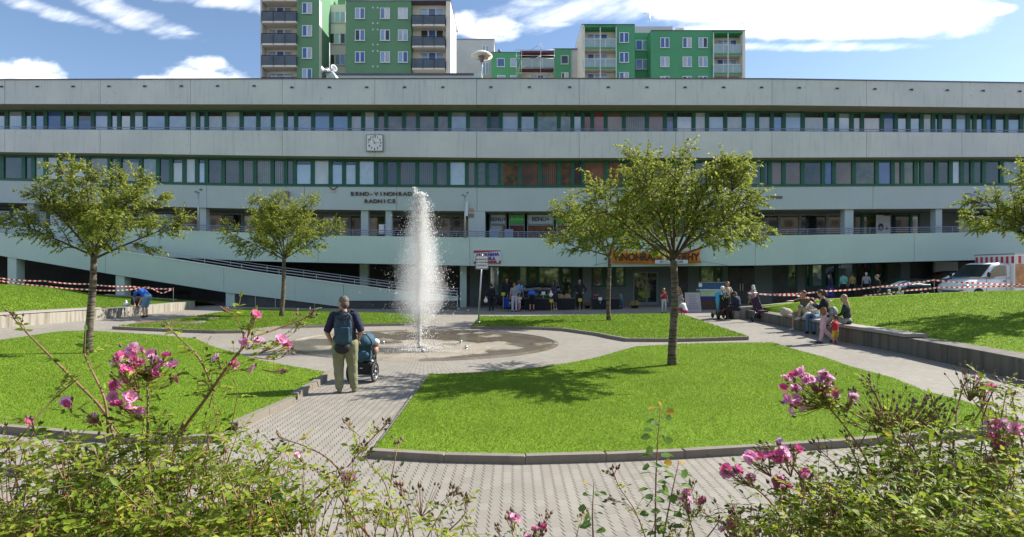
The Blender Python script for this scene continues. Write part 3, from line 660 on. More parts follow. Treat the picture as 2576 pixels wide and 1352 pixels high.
GL = {'B': glass('glass_blue', (.08, .15, .30), (.13, .2, .36), refl=.18), 'b': glass('glass_pale_blue', (.24, .33, .45), (.30, .39, .50), refl=.16),  # some pane colours hold painted sky and greenery reflections, others blinds
      'g': glass('glass_grey', (.25, .28, .31), (.36, .39, .42), refl=.18), 'W': glass('glass_blind', (.40, .42, .43), (.50, .51, .51), refl=.1, vert=True, sc=3),
      'N': glass('glass_beige', (.14, .12, .09), (.26, .23, .18), refl=.08), 'O': glass('glass_brown', (.13, .075, .05), (.19, .12, .08), refl=.06),
      'R': glass('glass_red', (.28, .035, .035), (.2, .05, .05), refl=.05), 'D': glass('glass_dark', (.02, .024, .026), (.05, .055, .05), refl=.05),
      'S': glass('glass_vertical_blind', (.22, .23, .21), (.12, .13, .11), .75, refl=.05), 's': glass('glass_dark_blind', (.09, .09, .08), (.14, .13, .1), .6, refl=.05),
      'G': glass('glass_garden_reflection', (.05, .07, .03), (.2, .23, .12), refl=.12, sc=2.5), 'L': glass('glass_strong_blue', (.045, .10, .30), (.06, .13, .36), refl=.06),
      'T': glass('glass_trees_reflection', (.03, .045, .03), (.10, .10, .05), refl=.06, sc=3)}
yT1 = interp([(-900, 204), (0, 202), (650, 200), (1300, 199), (1950, 200), (2576, 210), (3400, 224)])
yB1 = interp([(-900, 262), (0, 262), (650, 263), (1300, 264), (1950, 265), (2576, 272), (3400, 282)])
yT2 = interp([(-900, 322), (0, 326), (650, 329), (1300, 332), (1950, 331), (2576, 335), (3400, 340)])
yB2 = interp([(-900, 375), (0, 383), (390, 388), (650, 392), (1300, 398), (1950, 397), (2576, 395), (3400, 392)])
yT3 = interp([(-900, 444), (0, 454), (390, 464), (650, 469), (1300, 473), (2050, 470), (2576, 467), (3400, 462)])
yB3 = interp([(-900, 497), (0, 510), (390, 520), (650, 526), (1200, 532), (1500, 532), (2050, 527), (2576, 524), (3400, 520)])
yT4 = interp([(-900, 545), (0, 563), (606, 585), (828, 593), (1200, 598), (1500, 599), (1900, 594), (2056, 591), (2440, 585), (2576, 583), (3400, 575)])
yB4 = interp([(-900, 610), (0, 632), (480, 650), (650, 658), (1182, 669), (1500, 672), (1930, 668), (2056, 665), (2359, 657), (2576, 652), (3400, 640)])
th = empty('town_hall', P(1288, 775, 37), 'long four storey town hall with pale concrete bands and green framed ribbon windows', 'building')
JX = [-900, -600, -300, 12, 252, 479, 710, 943, 1199, 1457, 1700, 1942, 2180, 2420, 2660, 2900, 3200, 3400]
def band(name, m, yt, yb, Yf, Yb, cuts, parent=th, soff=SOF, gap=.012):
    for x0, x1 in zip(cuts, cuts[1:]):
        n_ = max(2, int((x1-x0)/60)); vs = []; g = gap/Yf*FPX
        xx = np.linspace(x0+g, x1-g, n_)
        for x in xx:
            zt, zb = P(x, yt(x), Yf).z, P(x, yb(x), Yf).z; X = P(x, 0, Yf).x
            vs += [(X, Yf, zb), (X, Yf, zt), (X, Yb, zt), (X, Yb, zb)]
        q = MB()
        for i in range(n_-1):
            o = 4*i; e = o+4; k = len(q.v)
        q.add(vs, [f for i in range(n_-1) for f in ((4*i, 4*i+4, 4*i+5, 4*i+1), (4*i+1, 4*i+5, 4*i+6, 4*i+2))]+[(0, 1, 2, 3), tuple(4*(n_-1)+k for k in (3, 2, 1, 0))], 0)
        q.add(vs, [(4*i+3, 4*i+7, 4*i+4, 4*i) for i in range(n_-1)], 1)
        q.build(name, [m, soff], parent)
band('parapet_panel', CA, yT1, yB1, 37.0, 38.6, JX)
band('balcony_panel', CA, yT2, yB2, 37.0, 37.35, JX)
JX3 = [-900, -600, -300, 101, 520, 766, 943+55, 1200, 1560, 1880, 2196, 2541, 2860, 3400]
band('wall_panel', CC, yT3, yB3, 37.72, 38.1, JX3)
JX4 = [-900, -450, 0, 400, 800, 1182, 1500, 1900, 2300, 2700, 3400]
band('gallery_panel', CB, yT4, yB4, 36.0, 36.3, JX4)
# roof coping, slabs between the storeys, rear body
def ribbon(name, m, yc, dz0, dz1, Yref, Y0, Y1, x0=-900, x1=3400, kind=None):
    xx = np.linspace(x0, x1, 60); q = MB(); vs = []
    for x in xx:
        z = P(x, yc(x), Yref).z; X = P(x, 0, Yref).x; vs += [(X, Y0, z+dz0), (X, Y0, z+dz1), (X, Y1, z+dz1), (X, Y1, z+dz0)]
    fs = []
    for i in range(59):
        o = 4*i; fs += [(o, o+4, o+5, o+1), (o+1, o+5, o+6, o+2), (o+2, o+6, o+7, o+3), (o+3, o+7, o+4, o)]
    fs += [(0, 1, 2, 3), (59*4+3, 59*4+2, 59*4+1, 59*4)]
    return q.add(vs, fs).build(name, m, th)
COP = mat('roof_flashing', (.13, .11, .14), .5, .2, 4)
ribbon('roof_coping', COP, yT1, .003, .06, 37.0, 36.94, 38.65)
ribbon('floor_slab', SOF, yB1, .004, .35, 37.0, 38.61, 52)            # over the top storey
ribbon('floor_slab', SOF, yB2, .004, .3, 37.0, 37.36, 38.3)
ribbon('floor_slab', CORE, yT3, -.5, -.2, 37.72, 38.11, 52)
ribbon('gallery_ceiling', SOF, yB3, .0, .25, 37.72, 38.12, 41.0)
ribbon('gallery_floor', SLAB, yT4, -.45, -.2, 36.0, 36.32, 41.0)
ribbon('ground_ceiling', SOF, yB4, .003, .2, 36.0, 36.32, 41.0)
ribbon('window_sill', GREEN, yT3, -.0, .1, 37.72, 37.68, 38.1)
z0 = 0
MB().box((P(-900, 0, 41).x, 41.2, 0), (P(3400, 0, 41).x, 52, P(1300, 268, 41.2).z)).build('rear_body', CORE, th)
MB().box((P(-900, 0, 41).x, 38.6, P(1300, 268, 38.6).z+.35), (P(3400, 0, 41).x, 52, P(1300, 216, 38.6).z)).build('roof_deck', COP, th)
# ---------------------------------------------------------------- ribbon windows
W1 = [-60, 16, 59, 83, 114, 157, 190, 233, 275, 299, 332, 364, 419, 473, 497, 519, 563, 607, 649, 686, 718, 744, 787, 833, 879, 913, 946, 971, 1016, 1051, 1097, 1131, 1177, 1230, 1260, 1307, 1348, 1406, 1440, 1466, 1490, 1524, 1570, 1628, 1673, 1699, 1745, 1779, 1825, 1872, 1905, 1942, 1970, 2020, 2111, 2157, 2234, 2251, 2327, 2373, 2389, 2425, 2440, 2490, 2530, 2560, 2620]
W1 = [-60, 16, 59, 83, 114, 157, 190, 233, 275, 299, 332, 364, 419, 473, 497, 519, 563, 607, 649, 686, 718, 744, 787, 833, 879, 913, 946, 971, 1016, 1051, 1097, 1131, 1177, 1230, 1260, 1307, 1348, 1406, 1440, 1466, 1490, 1524, 1570, 1628, 1673, 1699, 1745, 1779, 1825, 1872, 1905, 1942, 1972, 2020, 2060+17, 2111-5, 2143, 2169, 2219, 2254, 2286, 2319, 2348, 2365, 2401, 2436, 2452, 2477, 2500, 2532, 2570, 2620]
T1 = 'g' + 'ggBLBLBBgbBgWgWWgggggBBWWNNNNNgNDggGGgRROSOLgWbWbWBbWbgWWLbbWBbbWbLbbbbbbbb'
W2 = [-50, 5, 59, 83, 114, 148, 179, 222, 275, 301, 354, 397, 430, 463, 495, 519, 561, 606, 641, 685, 718, 741, 786, 831, 865, 899, 945, 969, 1002, 1049, 1094, 1128, 1174, 1198, 1225, 1257, 1307, 1359, 1406, 1440, 1467, 1524, 1567, 1600, 1640, 1669, 1712, 1745, 1790, 1835, 1880, 1919, 1937, 1972, 2019, 2071, 2098, 2148, 2206, 2246, 2270, 2304, 2320, 2356, 2392, 2420, 2446, 2475, 2520, 2576, 2620]
T2 = 'g' + 'ggGWWWNgNGgWWbgDsSSsbWbbbgDSsSbOTDTSSTDOONTDNOTDOTDRRDLONLOTTggWgggGggggg'
def windows(posts, codes, ztop, zbot, Yw, pw=.17, fr=GREEN, alt={}):
    for i, (a, b) in enumerate(zip(posts, posts[1:])):
        xm = (a+b)/2; zt, zb = ztop(xm), zbot(xm); Xa, Xb = P(a, 0, Yw).x, P(b, 0, Yw).x; q = MB()
        q.box((Xa, Yw-.02, zb), (Xa+pw, Yw+.12, zt)); q.box((Xb-pw+.004, Yw-.02, zb), (Xb-.004, Yw+.12, zt))
        q.box((Xa+pw, Yw, zt-.12), (Xb-pw, Yw+.1, zt)); q.box((Xa+pw, Yw, zb), (Xb-pw, Yw+.1, zb+.1))
        c = codes[i % len(codes)]; c = alt.get(c, c) if xm > 880 or c == 'g' else c
        o = q.build('window', fr, th)
        zt2 = zt-.12; 
        if c in 'gbBWNLR' and i % 3 != 1:       # the dark gap above a lowered blind
            hh = .28 if c != 'L' else .6
            MB().box((Xa+pw, Yw+.06, zt2-hh), (Xb-pw, Yw+.08, zt2)).build('transom_pane', GL['D'], o); zt2 -= hh
        MB().box((Xa+pw, Yw+.06, zb+.1), (Xb-pw, Yw+.08, zt2)).build('pane', GL[c], o)
windows(W1, T1, lambda x: P(x, yB1(x), 37).z, lambda x: P(x, yT2(x), 37).z-.25, 38.35, .13)
windows(W2, T2, lambda x: P(x, yB2(x), 37).z, lambda x: P(x, yT3(x), 37.72).z+.1, 37.85, .13, alt={'W': 'g', 'g': 'D' , 'b': 'g', 'N': 'T', 'S': 's', 'R': 'O'})
# thin rail on the balcony panels, drain spouts, wall vents
mb = MB(); xx = np.linspace(-900, 3400, 60)
mb.tube([P(x, yT2(x)-6.5, 37.1) for x in xx], .028, 5); mb.tube([P(x, yT2(x)-1.5, 37.1) for x in xx], .02, 5)
for x in np.arange(-860, 3380, 57.0): mb.tube([P(x, yT2(x)+2, 37.1), P(x, yT2(x)-6.5, 37.1)], .015, 4)
mb.build('balcony_rail', RAIL, th)
for x in [5, 95, 185, 275, 365, 457, 548, 640, 735, 829, 923, 1018, 1114, 1235, 1332, 1433, 1530, 1627, 1723, 1820, 1915, 2010, 2105, 2200, 2292, 2382, 2472, 2564]:
    c = P(x, yT1(x)+21-(4 if x < 700 else 0), 37); q = MB(); q.box((c.x-.14, 36.965, c.z-.07), (c.x+.14, 36.995, c.z+.07), 0)
    q.box((c.x-.10, 36.93, c.z-.045), (c.x+.10, 36.966, c.z+.045), 1); q.build('drain_spout', [CA, CORE], th)
for x, y, w_, h_ in ((1953, 497, .8, .16), (1189, 525, .0, .0)):
    if w_: c = P(x, y, 37.7); MB().box((c.x-w_/2, 37.66, c.z-h_/2), (c.x+w_/2, 37.716, c.z+h_/2)).build('wall_vent', COP, th)
# ---------------------------------------------------------------- gallery storey (behind the middle railing)
Yg = 40.4
def gz_top(x): return P(x, yB3(x), 37.72).z
def gz_bot(x): return P(x, yT4(x), 36.0).z-.2
def gpane(x0, x1, code, fr=GFR, pw=.09, lit=None, transom=None):
    Xa, Xb = P(x0, 0, Yg).x, P(x1, 0, Yg).x; xm = (x0+x1)/2; zt, zb = gz_top(xm), gz_bot(xm); q = MB()
    q.box((Xa, Yg-.03, zb), (Xa+pw, Yg+.1, zt)); q.box((Xb-pw, Yg-.03, zb), (Xb-.003, Yg+.1, zt)); q.box((Xa+pw, Yg-.01, zt-.15), (Xb-pw, Yg+.08, zt)); q.box((Xa+pw, Yg-.01, zb), (Xb-pw, Yg+.08, zb+.12))
    if transom: q.box((Xa+pw, Yg-.01, zt-transom-.08), (Xb-pw, Yg+.08, zt-transom))
    o = q.build('shop_window', fr, th); MB().box((Xa+pw, Yg+.04, zb+.12), (Xb-pw, Yg+.06, zt-.15)).build('pane', GL[code], o); return o
def gwall(x0, x1, m=SHOP):
    Xa, Xb = P(x0, 0, Yg).x, P(x1, 0, Yg).x; xm = (x0+x1)/2
    MB().box((Xa, Yg-.06, gz_bot(xm)), (Xb, Yg+.1, gz_top(xm))).build('gallery_wall', m, th)
for a, b, c in ((-60, 28, 'D'), (28, 68, 'W'), (84, 120, 'D'), (120, 160, 'W'), (160, 215, 'O'), (215, 262, 'D'), (262, 330, 'D'), (330, 390, 'N'), (390, 450, 'D'), (450, 500, 'N'), (518, 560, 'N'), (560, 610, 'D'), (610, 650, 'g'), (650, 700, 'D'), (700, 750, 'N'), (750, 808, 'G'), (808, 843, 'b'), (843, 880, 'G'), (880, 908, 'D'), (926, 970, 'G'), (985, 1040, 'D'), (1040, 1100, 'O'), (1100, 1135, 'N'), (1135, 1160, 'D'), (1160, 1180, 'O'),
                (1920, 1960, 'D'), (1960, 2012, 'O'), (2012, 2080, 'D'), (2080, 2123, 'O'), (2148, 2170, 'D'), (2170, 2205, 'G'), (2240, 2292, 'D'), (2292, 2314, 'g'), (2408, 2445, 'O'), (2445, 2500, 'D'), (2500, 2560, 'O'), (2560, 2640, 'D')):
    gpane(a, b, c, GREEN if a > 2140 else GFR)
for a, b in ((-900, -60), (1178, 1222), (2012+0, 2012), (2314, 2320), (2320, 2408), (2640, 3400)):
    if b > a: gwall(a, b)
def column(x0, x1, Y, yt, yb, m, name='column', d=.5):
    Xa, Xb = P(x0, 0, Y).x, P(x1, 0, Y).x; MB().box((Xa, Y, yb), (Xb, Y+d, yt)).build(name, m, th)
for a, b in ((68, 84), (502, 518), (908, 926), (970, 985), (2125, 2147), (2354, 2370)):
    column(a, b, 37.9, gz_top((a+b)/2)+.05, gz_bot((a+b)/2), CC)
# solid bay of wall left of the pharmacy, flush with the band above
x0, x1 = 1178, 1220; MB().box((P(x0, 0, 37.72).x, 37.74, gz_bot(1200)), (P(x1, 0, 37.72).x, 40.3, gz_top(1200)-.005)).build('pier', CC, th)
# pharmacy front with its sign boxes
SGREEN = mat('sign_green', (.06, .42, .10), .4, .1, 3); SWHITE = mat('sign_white', (.45, .52, .56), .4, .05, 3); NAVY = mat('sign_navy', (.02, .05, .14), .5, .05, 3); LIME = mat('sign_lime_lettering', (.35, .75, .3), .5, .05, 3)
Yp = 38.9
px = [1221, 1239, 1287, 1296, 1340, 1347, 1415, 1420, 1467, 1474, 1520, 1527, 1580, 1587, 1640]
for i, (a, b, kind) in enumerate(((1232, 1274, 'W'), (1280, 1320, 'G'), (1326, 1394, 'W'), (1398, 1446, 'G'), (1450, 1508, 'W'), (1512, 1570, 'G'), (1574, 1640, 'W'), (1644, 1720, 'G'))):
    Xa, Xb = P(a, 0, Yp).x, P(b, 0, Yp).x; zt, zb = gz_top(a)-.02, gz_bot(a); q = MB(); pw = .07
    q.box((Xa, Yp-.03, zb), (Xa+pw, Yp+.1, zt)); q.box((Xb-pw, Yp-.03, zb), (Xb-.003, Yp+.1, zt)); q.box((Xa+pw, Yp-.02, zt-.85), (Xb-pw, Yp+.08, zt-.74)); q.box((Xa+pw, Yp-.02, zt-.06), (Xb-pw, Yp+.08, zt))
    o = q.build('pharmacy_window', GFR, th); MB().box((Xa+pw, Yp+.03, zb), (Xb-pw, Yp+.05, zt-.85)).build('pane', GL['TDTSSSSS'[i]], o)
    s = MB().box((Xa+pw+.02, Yp-.02, zt-.72), (Xb-pw-.02, Yp+.03, zt-.1)).build('sign_panel', SWHITE if kind == 'W' else SGREEN, o)
    if kind == 'W': text('sign_lettering', 'BENU+', .36 if b-a < 50 else .4, NAVY, o, ((Xa+Xb)/2, Yp-.035, zt-.42), .006, .008)
    else: text('sign_lettering', 'LÉKÁRNA', .24, LIME, o, ((Xa+Xb)/2, Yp-.035, zt-.42), .006, .004)
gwall(1222, 1232, GREEN); 
MB().box((P(1720, 0, Yg).x, Yg-.06, gz_bot(1800)), (P(1920, 0, Yg).x, Yg+.1, gz_top(1800))).build('gallery_wall', SHOP, th)
# railing of the gallery: three bars
mb = MB(); xx = np.linspace(-900, 3400, 80)
for dy in (-14.5, -9.5, -4.5): mb.tube([P(x, yT4(x)+dy, 36.12) for x in xx], .03 if dy < -14 else .02, 5)
for x in np.arange(-880, 3390, 52.0): mb.tube([P(x, yT4(x)+1, 36.12), P(x, yT4(x)-14.5, 36.12)], .022, 4)
mb.build('gallery_railing', RAIL, th)
# ---------------------------------------------------------------- ground storey
Ys = 39.2
def s_top(x): return P(x, yB4(x), 36).z
def gl(x): 
    p = P(x, 700, Ys); return gz(p.x, Ys)
def swall(x0, x1, m=SHOP, y0=None, y1=None, Y=Ys, name='shop_wall', d=.2):
    Xa, Xb = P(x0, 0, Y).x, P(x1, 0, Y).x; xm = (x0+x1)/2
    zt = s_top(xm) if y0 is None else P(xm, y0, Y).z; zb = gl(xm)-.1 if y1 is None else P(xm, y1, Y).z
    return MB().box((Xa, Y, zb), (Xb, Y+d, zt)).build(name, m, th)
def swin(x0, x1, code, y1=None, Y=Ys, fr=GREEN, pw=.12):
    Xa, Xb = P(x0, 0, Y).x, P(x1, 0, Y).x; xm = (x0+x1)/2; zt = s_top(xm); zb = gl(xm) if y1 is None else P(xm, y1, Y).z; q = MB()
    q.box((Xa, Y-.03, zb), (Xa+pw, Y+.1, zt)); q.box((Xb-pw, Y-.03, zb), (Xb-.003, Y+.1, zt)); q.box((Xa+pw, Y, zb), (Xb-pw, Y+.1, zb+.1))
    o = q.build('display_window', fr, th); MB().box((Xa+pw, Y+.04, zb+.1), (Xb-pw, Y+.06, zt)).build('pane', GL[code], o); return o
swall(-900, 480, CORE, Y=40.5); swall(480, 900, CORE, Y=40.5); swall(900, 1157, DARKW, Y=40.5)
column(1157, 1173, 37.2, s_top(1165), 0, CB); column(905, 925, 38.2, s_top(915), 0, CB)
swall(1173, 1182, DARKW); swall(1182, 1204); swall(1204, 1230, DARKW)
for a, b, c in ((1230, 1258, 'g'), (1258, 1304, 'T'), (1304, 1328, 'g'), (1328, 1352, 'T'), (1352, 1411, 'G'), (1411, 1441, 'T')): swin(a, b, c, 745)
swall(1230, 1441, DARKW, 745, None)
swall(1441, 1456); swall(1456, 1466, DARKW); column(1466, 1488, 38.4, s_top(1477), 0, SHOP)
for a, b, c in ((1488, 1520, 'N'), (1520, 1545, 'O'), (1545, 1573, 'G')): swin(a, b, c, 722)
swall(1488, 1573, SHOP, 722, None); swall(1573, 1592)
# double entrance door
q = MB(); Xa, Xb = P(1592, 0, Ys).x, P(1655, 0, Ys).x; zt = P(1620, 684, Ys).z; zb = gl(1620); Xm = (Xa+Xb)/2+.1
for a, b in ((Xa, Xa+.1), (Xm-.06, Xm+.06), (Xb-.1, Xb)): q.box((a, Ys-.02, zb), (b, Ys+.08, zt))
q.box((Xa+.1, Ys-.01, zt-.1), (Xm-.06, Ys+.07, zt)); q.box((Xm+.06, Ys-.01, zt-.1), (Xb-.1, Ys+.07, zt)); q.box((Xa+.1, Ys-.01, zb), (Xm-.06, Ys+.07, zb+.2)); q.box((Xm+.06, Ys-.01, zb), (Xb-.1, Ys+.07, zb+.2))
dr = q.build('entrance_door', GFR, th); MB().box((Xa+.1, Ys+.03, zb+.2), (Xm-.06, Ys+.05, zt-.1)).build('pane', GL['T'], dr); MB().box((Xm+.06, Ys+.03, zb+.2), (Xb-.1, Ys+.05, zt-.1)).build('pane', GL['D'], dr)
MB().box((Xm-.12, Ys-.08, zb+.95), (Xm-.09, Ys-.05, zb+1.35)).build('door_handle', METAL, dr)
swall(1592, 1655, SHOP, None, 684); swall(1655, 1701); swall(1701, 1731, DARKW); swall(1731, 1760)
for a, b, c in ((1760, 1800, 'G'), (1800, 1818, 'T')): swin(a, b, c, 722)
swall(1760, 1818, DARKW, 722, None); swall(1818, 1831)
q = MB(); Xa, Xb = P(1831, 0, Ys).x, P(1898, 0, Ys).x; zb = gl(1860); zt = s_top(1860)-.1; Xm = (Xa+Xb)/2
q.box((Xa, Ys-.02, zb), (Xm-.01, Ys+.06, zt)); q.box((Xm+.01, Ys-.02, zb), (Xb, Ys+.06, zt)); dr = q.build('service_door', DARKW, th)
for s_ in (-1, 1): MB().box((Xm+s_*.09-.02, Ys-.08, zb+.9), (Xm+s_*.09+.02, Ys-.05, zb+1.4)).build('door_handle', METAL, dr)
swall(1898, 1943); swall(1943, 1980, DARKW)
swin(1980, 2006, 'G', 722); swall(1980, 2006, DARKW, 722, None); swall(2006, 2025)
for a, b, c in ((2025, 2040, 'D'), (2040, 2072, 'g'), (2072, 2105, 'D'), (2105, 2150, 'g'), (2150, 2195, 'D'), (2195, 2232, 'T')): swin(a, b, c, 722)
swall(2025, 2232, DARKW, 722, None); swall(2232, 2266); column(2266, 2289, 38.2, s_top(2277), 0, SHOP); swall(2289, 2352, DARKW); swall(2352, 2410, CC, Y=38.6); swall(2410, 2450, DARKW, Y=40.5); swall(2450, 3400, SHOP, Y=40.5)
# ---------------------------------------------------------------- ramp in front of the left wing
WHITE0 = mat('pale_coping_paint', (.74, .76, .76), .5, .08, 4)
ramp = empty('access_ramp', G(870, 776), 'long mint green ramp rising to the left in front of the town hall', 'ramp')
Yr = 34.6
rt = interp([(-900, 452), (0, 588), (227, 622), (379, 643.6), (651, 686.5), (1014, 734), (1152, 748)])
rb = interp([(-900, 540), (0, 643.6), (118, 663), (288, 691.6), (430, 714), (568, 736), (700, 752), (863, 773), (866, 757), (1152, 758)])
def strip_wall(x0, x1, yt, yb, Y0, Y1, m, name, par=ramp, n_=40):
    xs_ = np.linspace(x0, x1, n_); vs = []
    for x in xs_:
        X = P(x, 0, Y0).x; zt, zb = P(x, yt(x), Y0).z, P(x, yb(x), Y0).z; vs += [(X, Y0, zb), (X, Y0, zt), (X, Y1, zt), (X, Y1, zb)]
    fs = []
    for i in range(n_-1):
        o = 4*i; fs += [(o, o+4, o+5, o+1), (o+1, o+5, o+6, o+2), (o+2, o+6, o+7, o+3), (o+3, o+7, o+4, o)]
    fs += [(0, 1, 2, 3), tuple(4*(n_-1)+k for k in (3, 2, 1, 0))]
    return MB().add(vs, fs).build(name, m, par)
cuts = [-900, -500, -120, 265, 563, 743, 1030, 1152]
for a, b in zip(cuts, cuts[1:]):
    if a == 743: strip_wall(743, 864, rt, rb, Yr, Yr+.25, CB, 'parapet', n_=12); strip_wall(865, 1029.5, rt, lambda x: 757, Yr, Yr+.25, CB, 'parapet', n_=8)
    else: strip_wall(a+.4, b-.4, rt, rb if b < 1000 else (lambda x: 757), Yr, Yr+.25, CB, 'parapet', n_=14)
strip_wall(-900, 863, lambda x: rb(x)-15, lambda x: min(rb(x)-2, 772), Yr+.26, Yr+1.6, SOF, 'deck')
strip_wall(-900, 1152, lambda x: rt(x)-1.2, lambda x: rt(x)+1.2, Yr-.04, Yr+.3, WHITE0, 'coping')
strip_wall(865, 1150, lambda x: 757, lambda x: 780, Yr+.05, Yr+.3, DARKW, 'plinth')
mb = MB(); xs_ = np.linspace(-900, 1152, 50)
for dy, dY in ((-15, .1), (-8, .1), (-21, 1.5), (-14, 1.5), (-7, 1.5)): mb.tube([P(x, rt(x)+dy, Yr+dY) for x in xs_], .026, 5)
for x in [-350, -260, -160, -60, 57, 240-80+0, 240, 330, 420, 515, 608, 702, 796, 892, 985, 1080, 1150]: mb.tube([P(x, rt(x), Yr+.1), P(x, rt(x)-15, Yr+.1)], .022, 4)
for x in range(-340, 1150, 92): mb.tube([P(x, rt(x)+2, Yr+1.5), P(x, rt(x)-21, Yr+1.5)], .02, 4)
mb.build('handrail', RAILW, ramp)
for a, b in ((19, 41), (291, 313), (568, 590)):
    Xa, Xb = P(a, 0, Yr+.1).x, P(b, 0, Yr+.1).x; MB().box((Xa, Yr+.1, 0), (Xb, Yr+.7, P((a+b)/2, rb((a+b)/2)-2, Yr).z)).build('column', CB, ramp)
for a, b in ((590, 641), (642, 691), (692, 790), (791, 860)):
    q = MB(); X0, X1 = P(a, 0, Yr+.12).x, P(b, 0, Yr+.12).x; zb = gz(X0, Yr); za, zc = P(a, rb(a), Yr).z, P(b, rb(b), Yr).z
    q.prism([(X0+.04, Yr+.14, zb), (X1, Yr+.14, zb), (X1, Yr+.14, max(zc, zb+.02)), (X0+.04, Yr+.14, za)], (0, .03, 0), 1); q.box((X0, Yr+.1, zb), (X0+.04, Yr+.18, za)); q.build('mesh_panel', [RAILW, DARKW], ramp)
MB().box((P(590, 0, Yr).x, Yr+.06, .02), (P(1150, 0, Yr).x, Yr+.1, .1)).build('base_rail', RAILW, ramp) if False else None
c = P(1151, 757, Yr-.05); MB().box((c.x-.03, Yr-.1, 0), (c.x+.03, Yr-.04, c.z)).build('end_post', RAILW, ramp)
# ---------------------------------------------------------------- things fixed to the town hall
WHITE = mat('white_paint', (.75, .76, .76), .4, .05, 4); BLACK = mat('black_paint', (.015, .015, .018), .5, .2, 8)
CLK = mat('clock_frame', (.2, .2, .2), .4, .1, 5)
c = P(943, 360.5, 36.9); ck = empty('wall_clock', (c.x, 37, c.z), 'square white wall clock with black numerals on the second concrete band', 'clock')
hs = .51; MB().box((c.x-hs-.05, 36.84, c.z-hs-.05), (c.x+hs+.05, 36.99, c.z+hs+.05)).build('frame', CLK, ck); MB().box((c.x-hs, 36.83, c.z-hs), (c.x+hs, 36.839, c.z+hs)).build('dial', WHITE, ck)
for k in range(1, 13):
    a = PI/2-k*PI/6; r_ = .41; sq = 1/max(abs(math.cos(a)), abs(math.sin(a))) if k in (0,) else 1.0
    text('numeral', str(k), .2, BLACK, ck, (c.x+r_*math.cos(a), 36.825, c.z+r_*math.sin(a)), .004, .006)
for ang, ln, w_ in ((PI/2+math.radians(22), .27, .035), (0.03, .38, .025)):
    d = V((math.cos(ang), 0, math.sin(ang))); u = V((-math.sin(ang), 0, math.cos(ang)))*w_/2; o = V((c.x, 36.81, c.z))
    MB().prism([o-d*.1-u, o+d*ln-u*.6, o+d*ln+u*.6, o-d*.1+u], (0, .006, 0)).build('clock_hand', BLACK, ck)
LET = mat('bronze_lettering', (.085, .055, .045), .5, .2, 6)
c0 = P(900, 500, 37.7); ls = empty('building_lettering', (c0.x, 37.7, c0.z), 'dark metal letters naming the town hall on the third band', 'sign lettering')
def spaced(s, x0, dx, y, size):
    for i, ch in enumerate(s):
        if ch != ' ': c = P(x0+dx*i, y, 37.66); text('letter', ch, size, LET, ls, (c.x, 37.68, c.z), .035, .006, sx=1.15)
spaced('BRNO-VINOHRADY', 886, 12.05, 488.5, .36); spaced('RADNICE', 921, 11.6, 507, .36)
c = P(839, 477, 37.7); em = empty('wall_emblem', (c.x, 37.7, c.z), 'small light emblem with two dark wings above the lettering', 'emblem')
MB().prism([(c.x-.2, 37.68, c.z-.02), (c.x-.12, 37.68, c.z-.2), (c.x+.12, 37.68, c.z-.2), (c.x+.2, 37.68, c.z-.02), (c.x+.02, 37.68, c.z-.08)], (0, .03, 0)).build('base', mat('emblem_stone', (.5, .42, .36), .7), em)
for s_ in (-1, 1):
    MB().prism([(c.x+s_*.03, 37.67, c.z-.06), (c.x+s_*.3, 37.67, c.z+.16), (c.x+s_*.26, 37.67, c.z+.2), (c.x+s_*.0, 37.67, c.z+.0)], (0, .03, 0)).build('wing', LET, em)
# confectioner's sign
SR = mat('sign_red', (.42, .035, .03), .45, .1, 3); SP = mat('sign_violet', (.10, .06, .32), .5, .1, 3); SW = mat('sign_board_white', (.62, .66, .70), .5, .05, 3)
c = P(1226, 647, 35.95); sg = empty('confectioner_sign', (c.x, 35.98, c.z), 'red and white confectioner sign with violet lettering on the mint wall', 'sign')
hw, hh = 34/FPX*36, 16.5/FPX*36
MB().box((c.x-hw, 35.93, c.z-hh), (c.x+hw, 35.985, c.z+hh)).build('board', SW, sg)
MB().prism([(c.x-hw, 35.92, c.z+hh), (c.x+hw, 35.92, c.z+hh), (c.x+hw, 35.92, c.z+hh-.04), (c.x-hw, 35.92, c.z+hh-.18)][::-1], (0, .008, 0)).build('top_stripe', SR, sg)
MB().prism([(c.x-hw, 35.92, c.z-hh), (c.x+hw, 35.92, c.z-hh), (c.x+hw, 35.92, c.z-hh+.2), (c.x-hw, 35.92, c.z-hh+.12)], (0, .008, 0)).build('bottom_stripe', SR, sg)
text('lettering', 'CUKRÁRNA', .27, SP, sg, (c.x+.02, 35.915, c.z+.13), .006, .02, tilt=.06); text('lettering', 'NELA', .27, SP, sg, (c.x+.18, 35.915, c.z-.12), .006, .02)
MB().ell((c.x+hw-.2, 35.915, c.z-hh+.12), (.08, .008, .08)).build('roundel', SW, sg)
# market banner
BAN = mat('orange_banner_cloth', (.62, .20, .02), .7, .12, 2, .1); BANT = mat('banner_lettering', (.05, .025, .01), .7)
x0, x1 = 1530, 1765; Yb_ = 35.7; c = P(1648, 645, Yb_); bn = empty('market_banner', c, 'orange cloth banner of the market hung across the mint wall', 'banner')
vs = []; fs = []; nn_ = 40
for i in range(nn_+1):
    t = i/nn_; x = x0+(x1-x0)*t; e = min(t, 1-t); yt_ = 626+8*math.sin(PI*t)**.6; yb_ = 662-1.5*math.sin(PI*t)*-1; xo = 0
    w_ = .05*math.sin(t*19)+.03*math.sin(t*47)
    for k in range(5):
        q = P(x+(6 if t < .5 else -6)*max(0, (.06-e)/.06)*math.sin(PI*k/4), yt_+(yb_-yt_)*k/4, Yb_); vs.append((q.x, Yb_+w_*math.sin(PI*(k+.5)/5), q.z))
fs = [(i*5+k, (i+1)*5+k, (i+1)*5+k+1, i*5+k+1) for i in range(nn_) for k in range(4)]
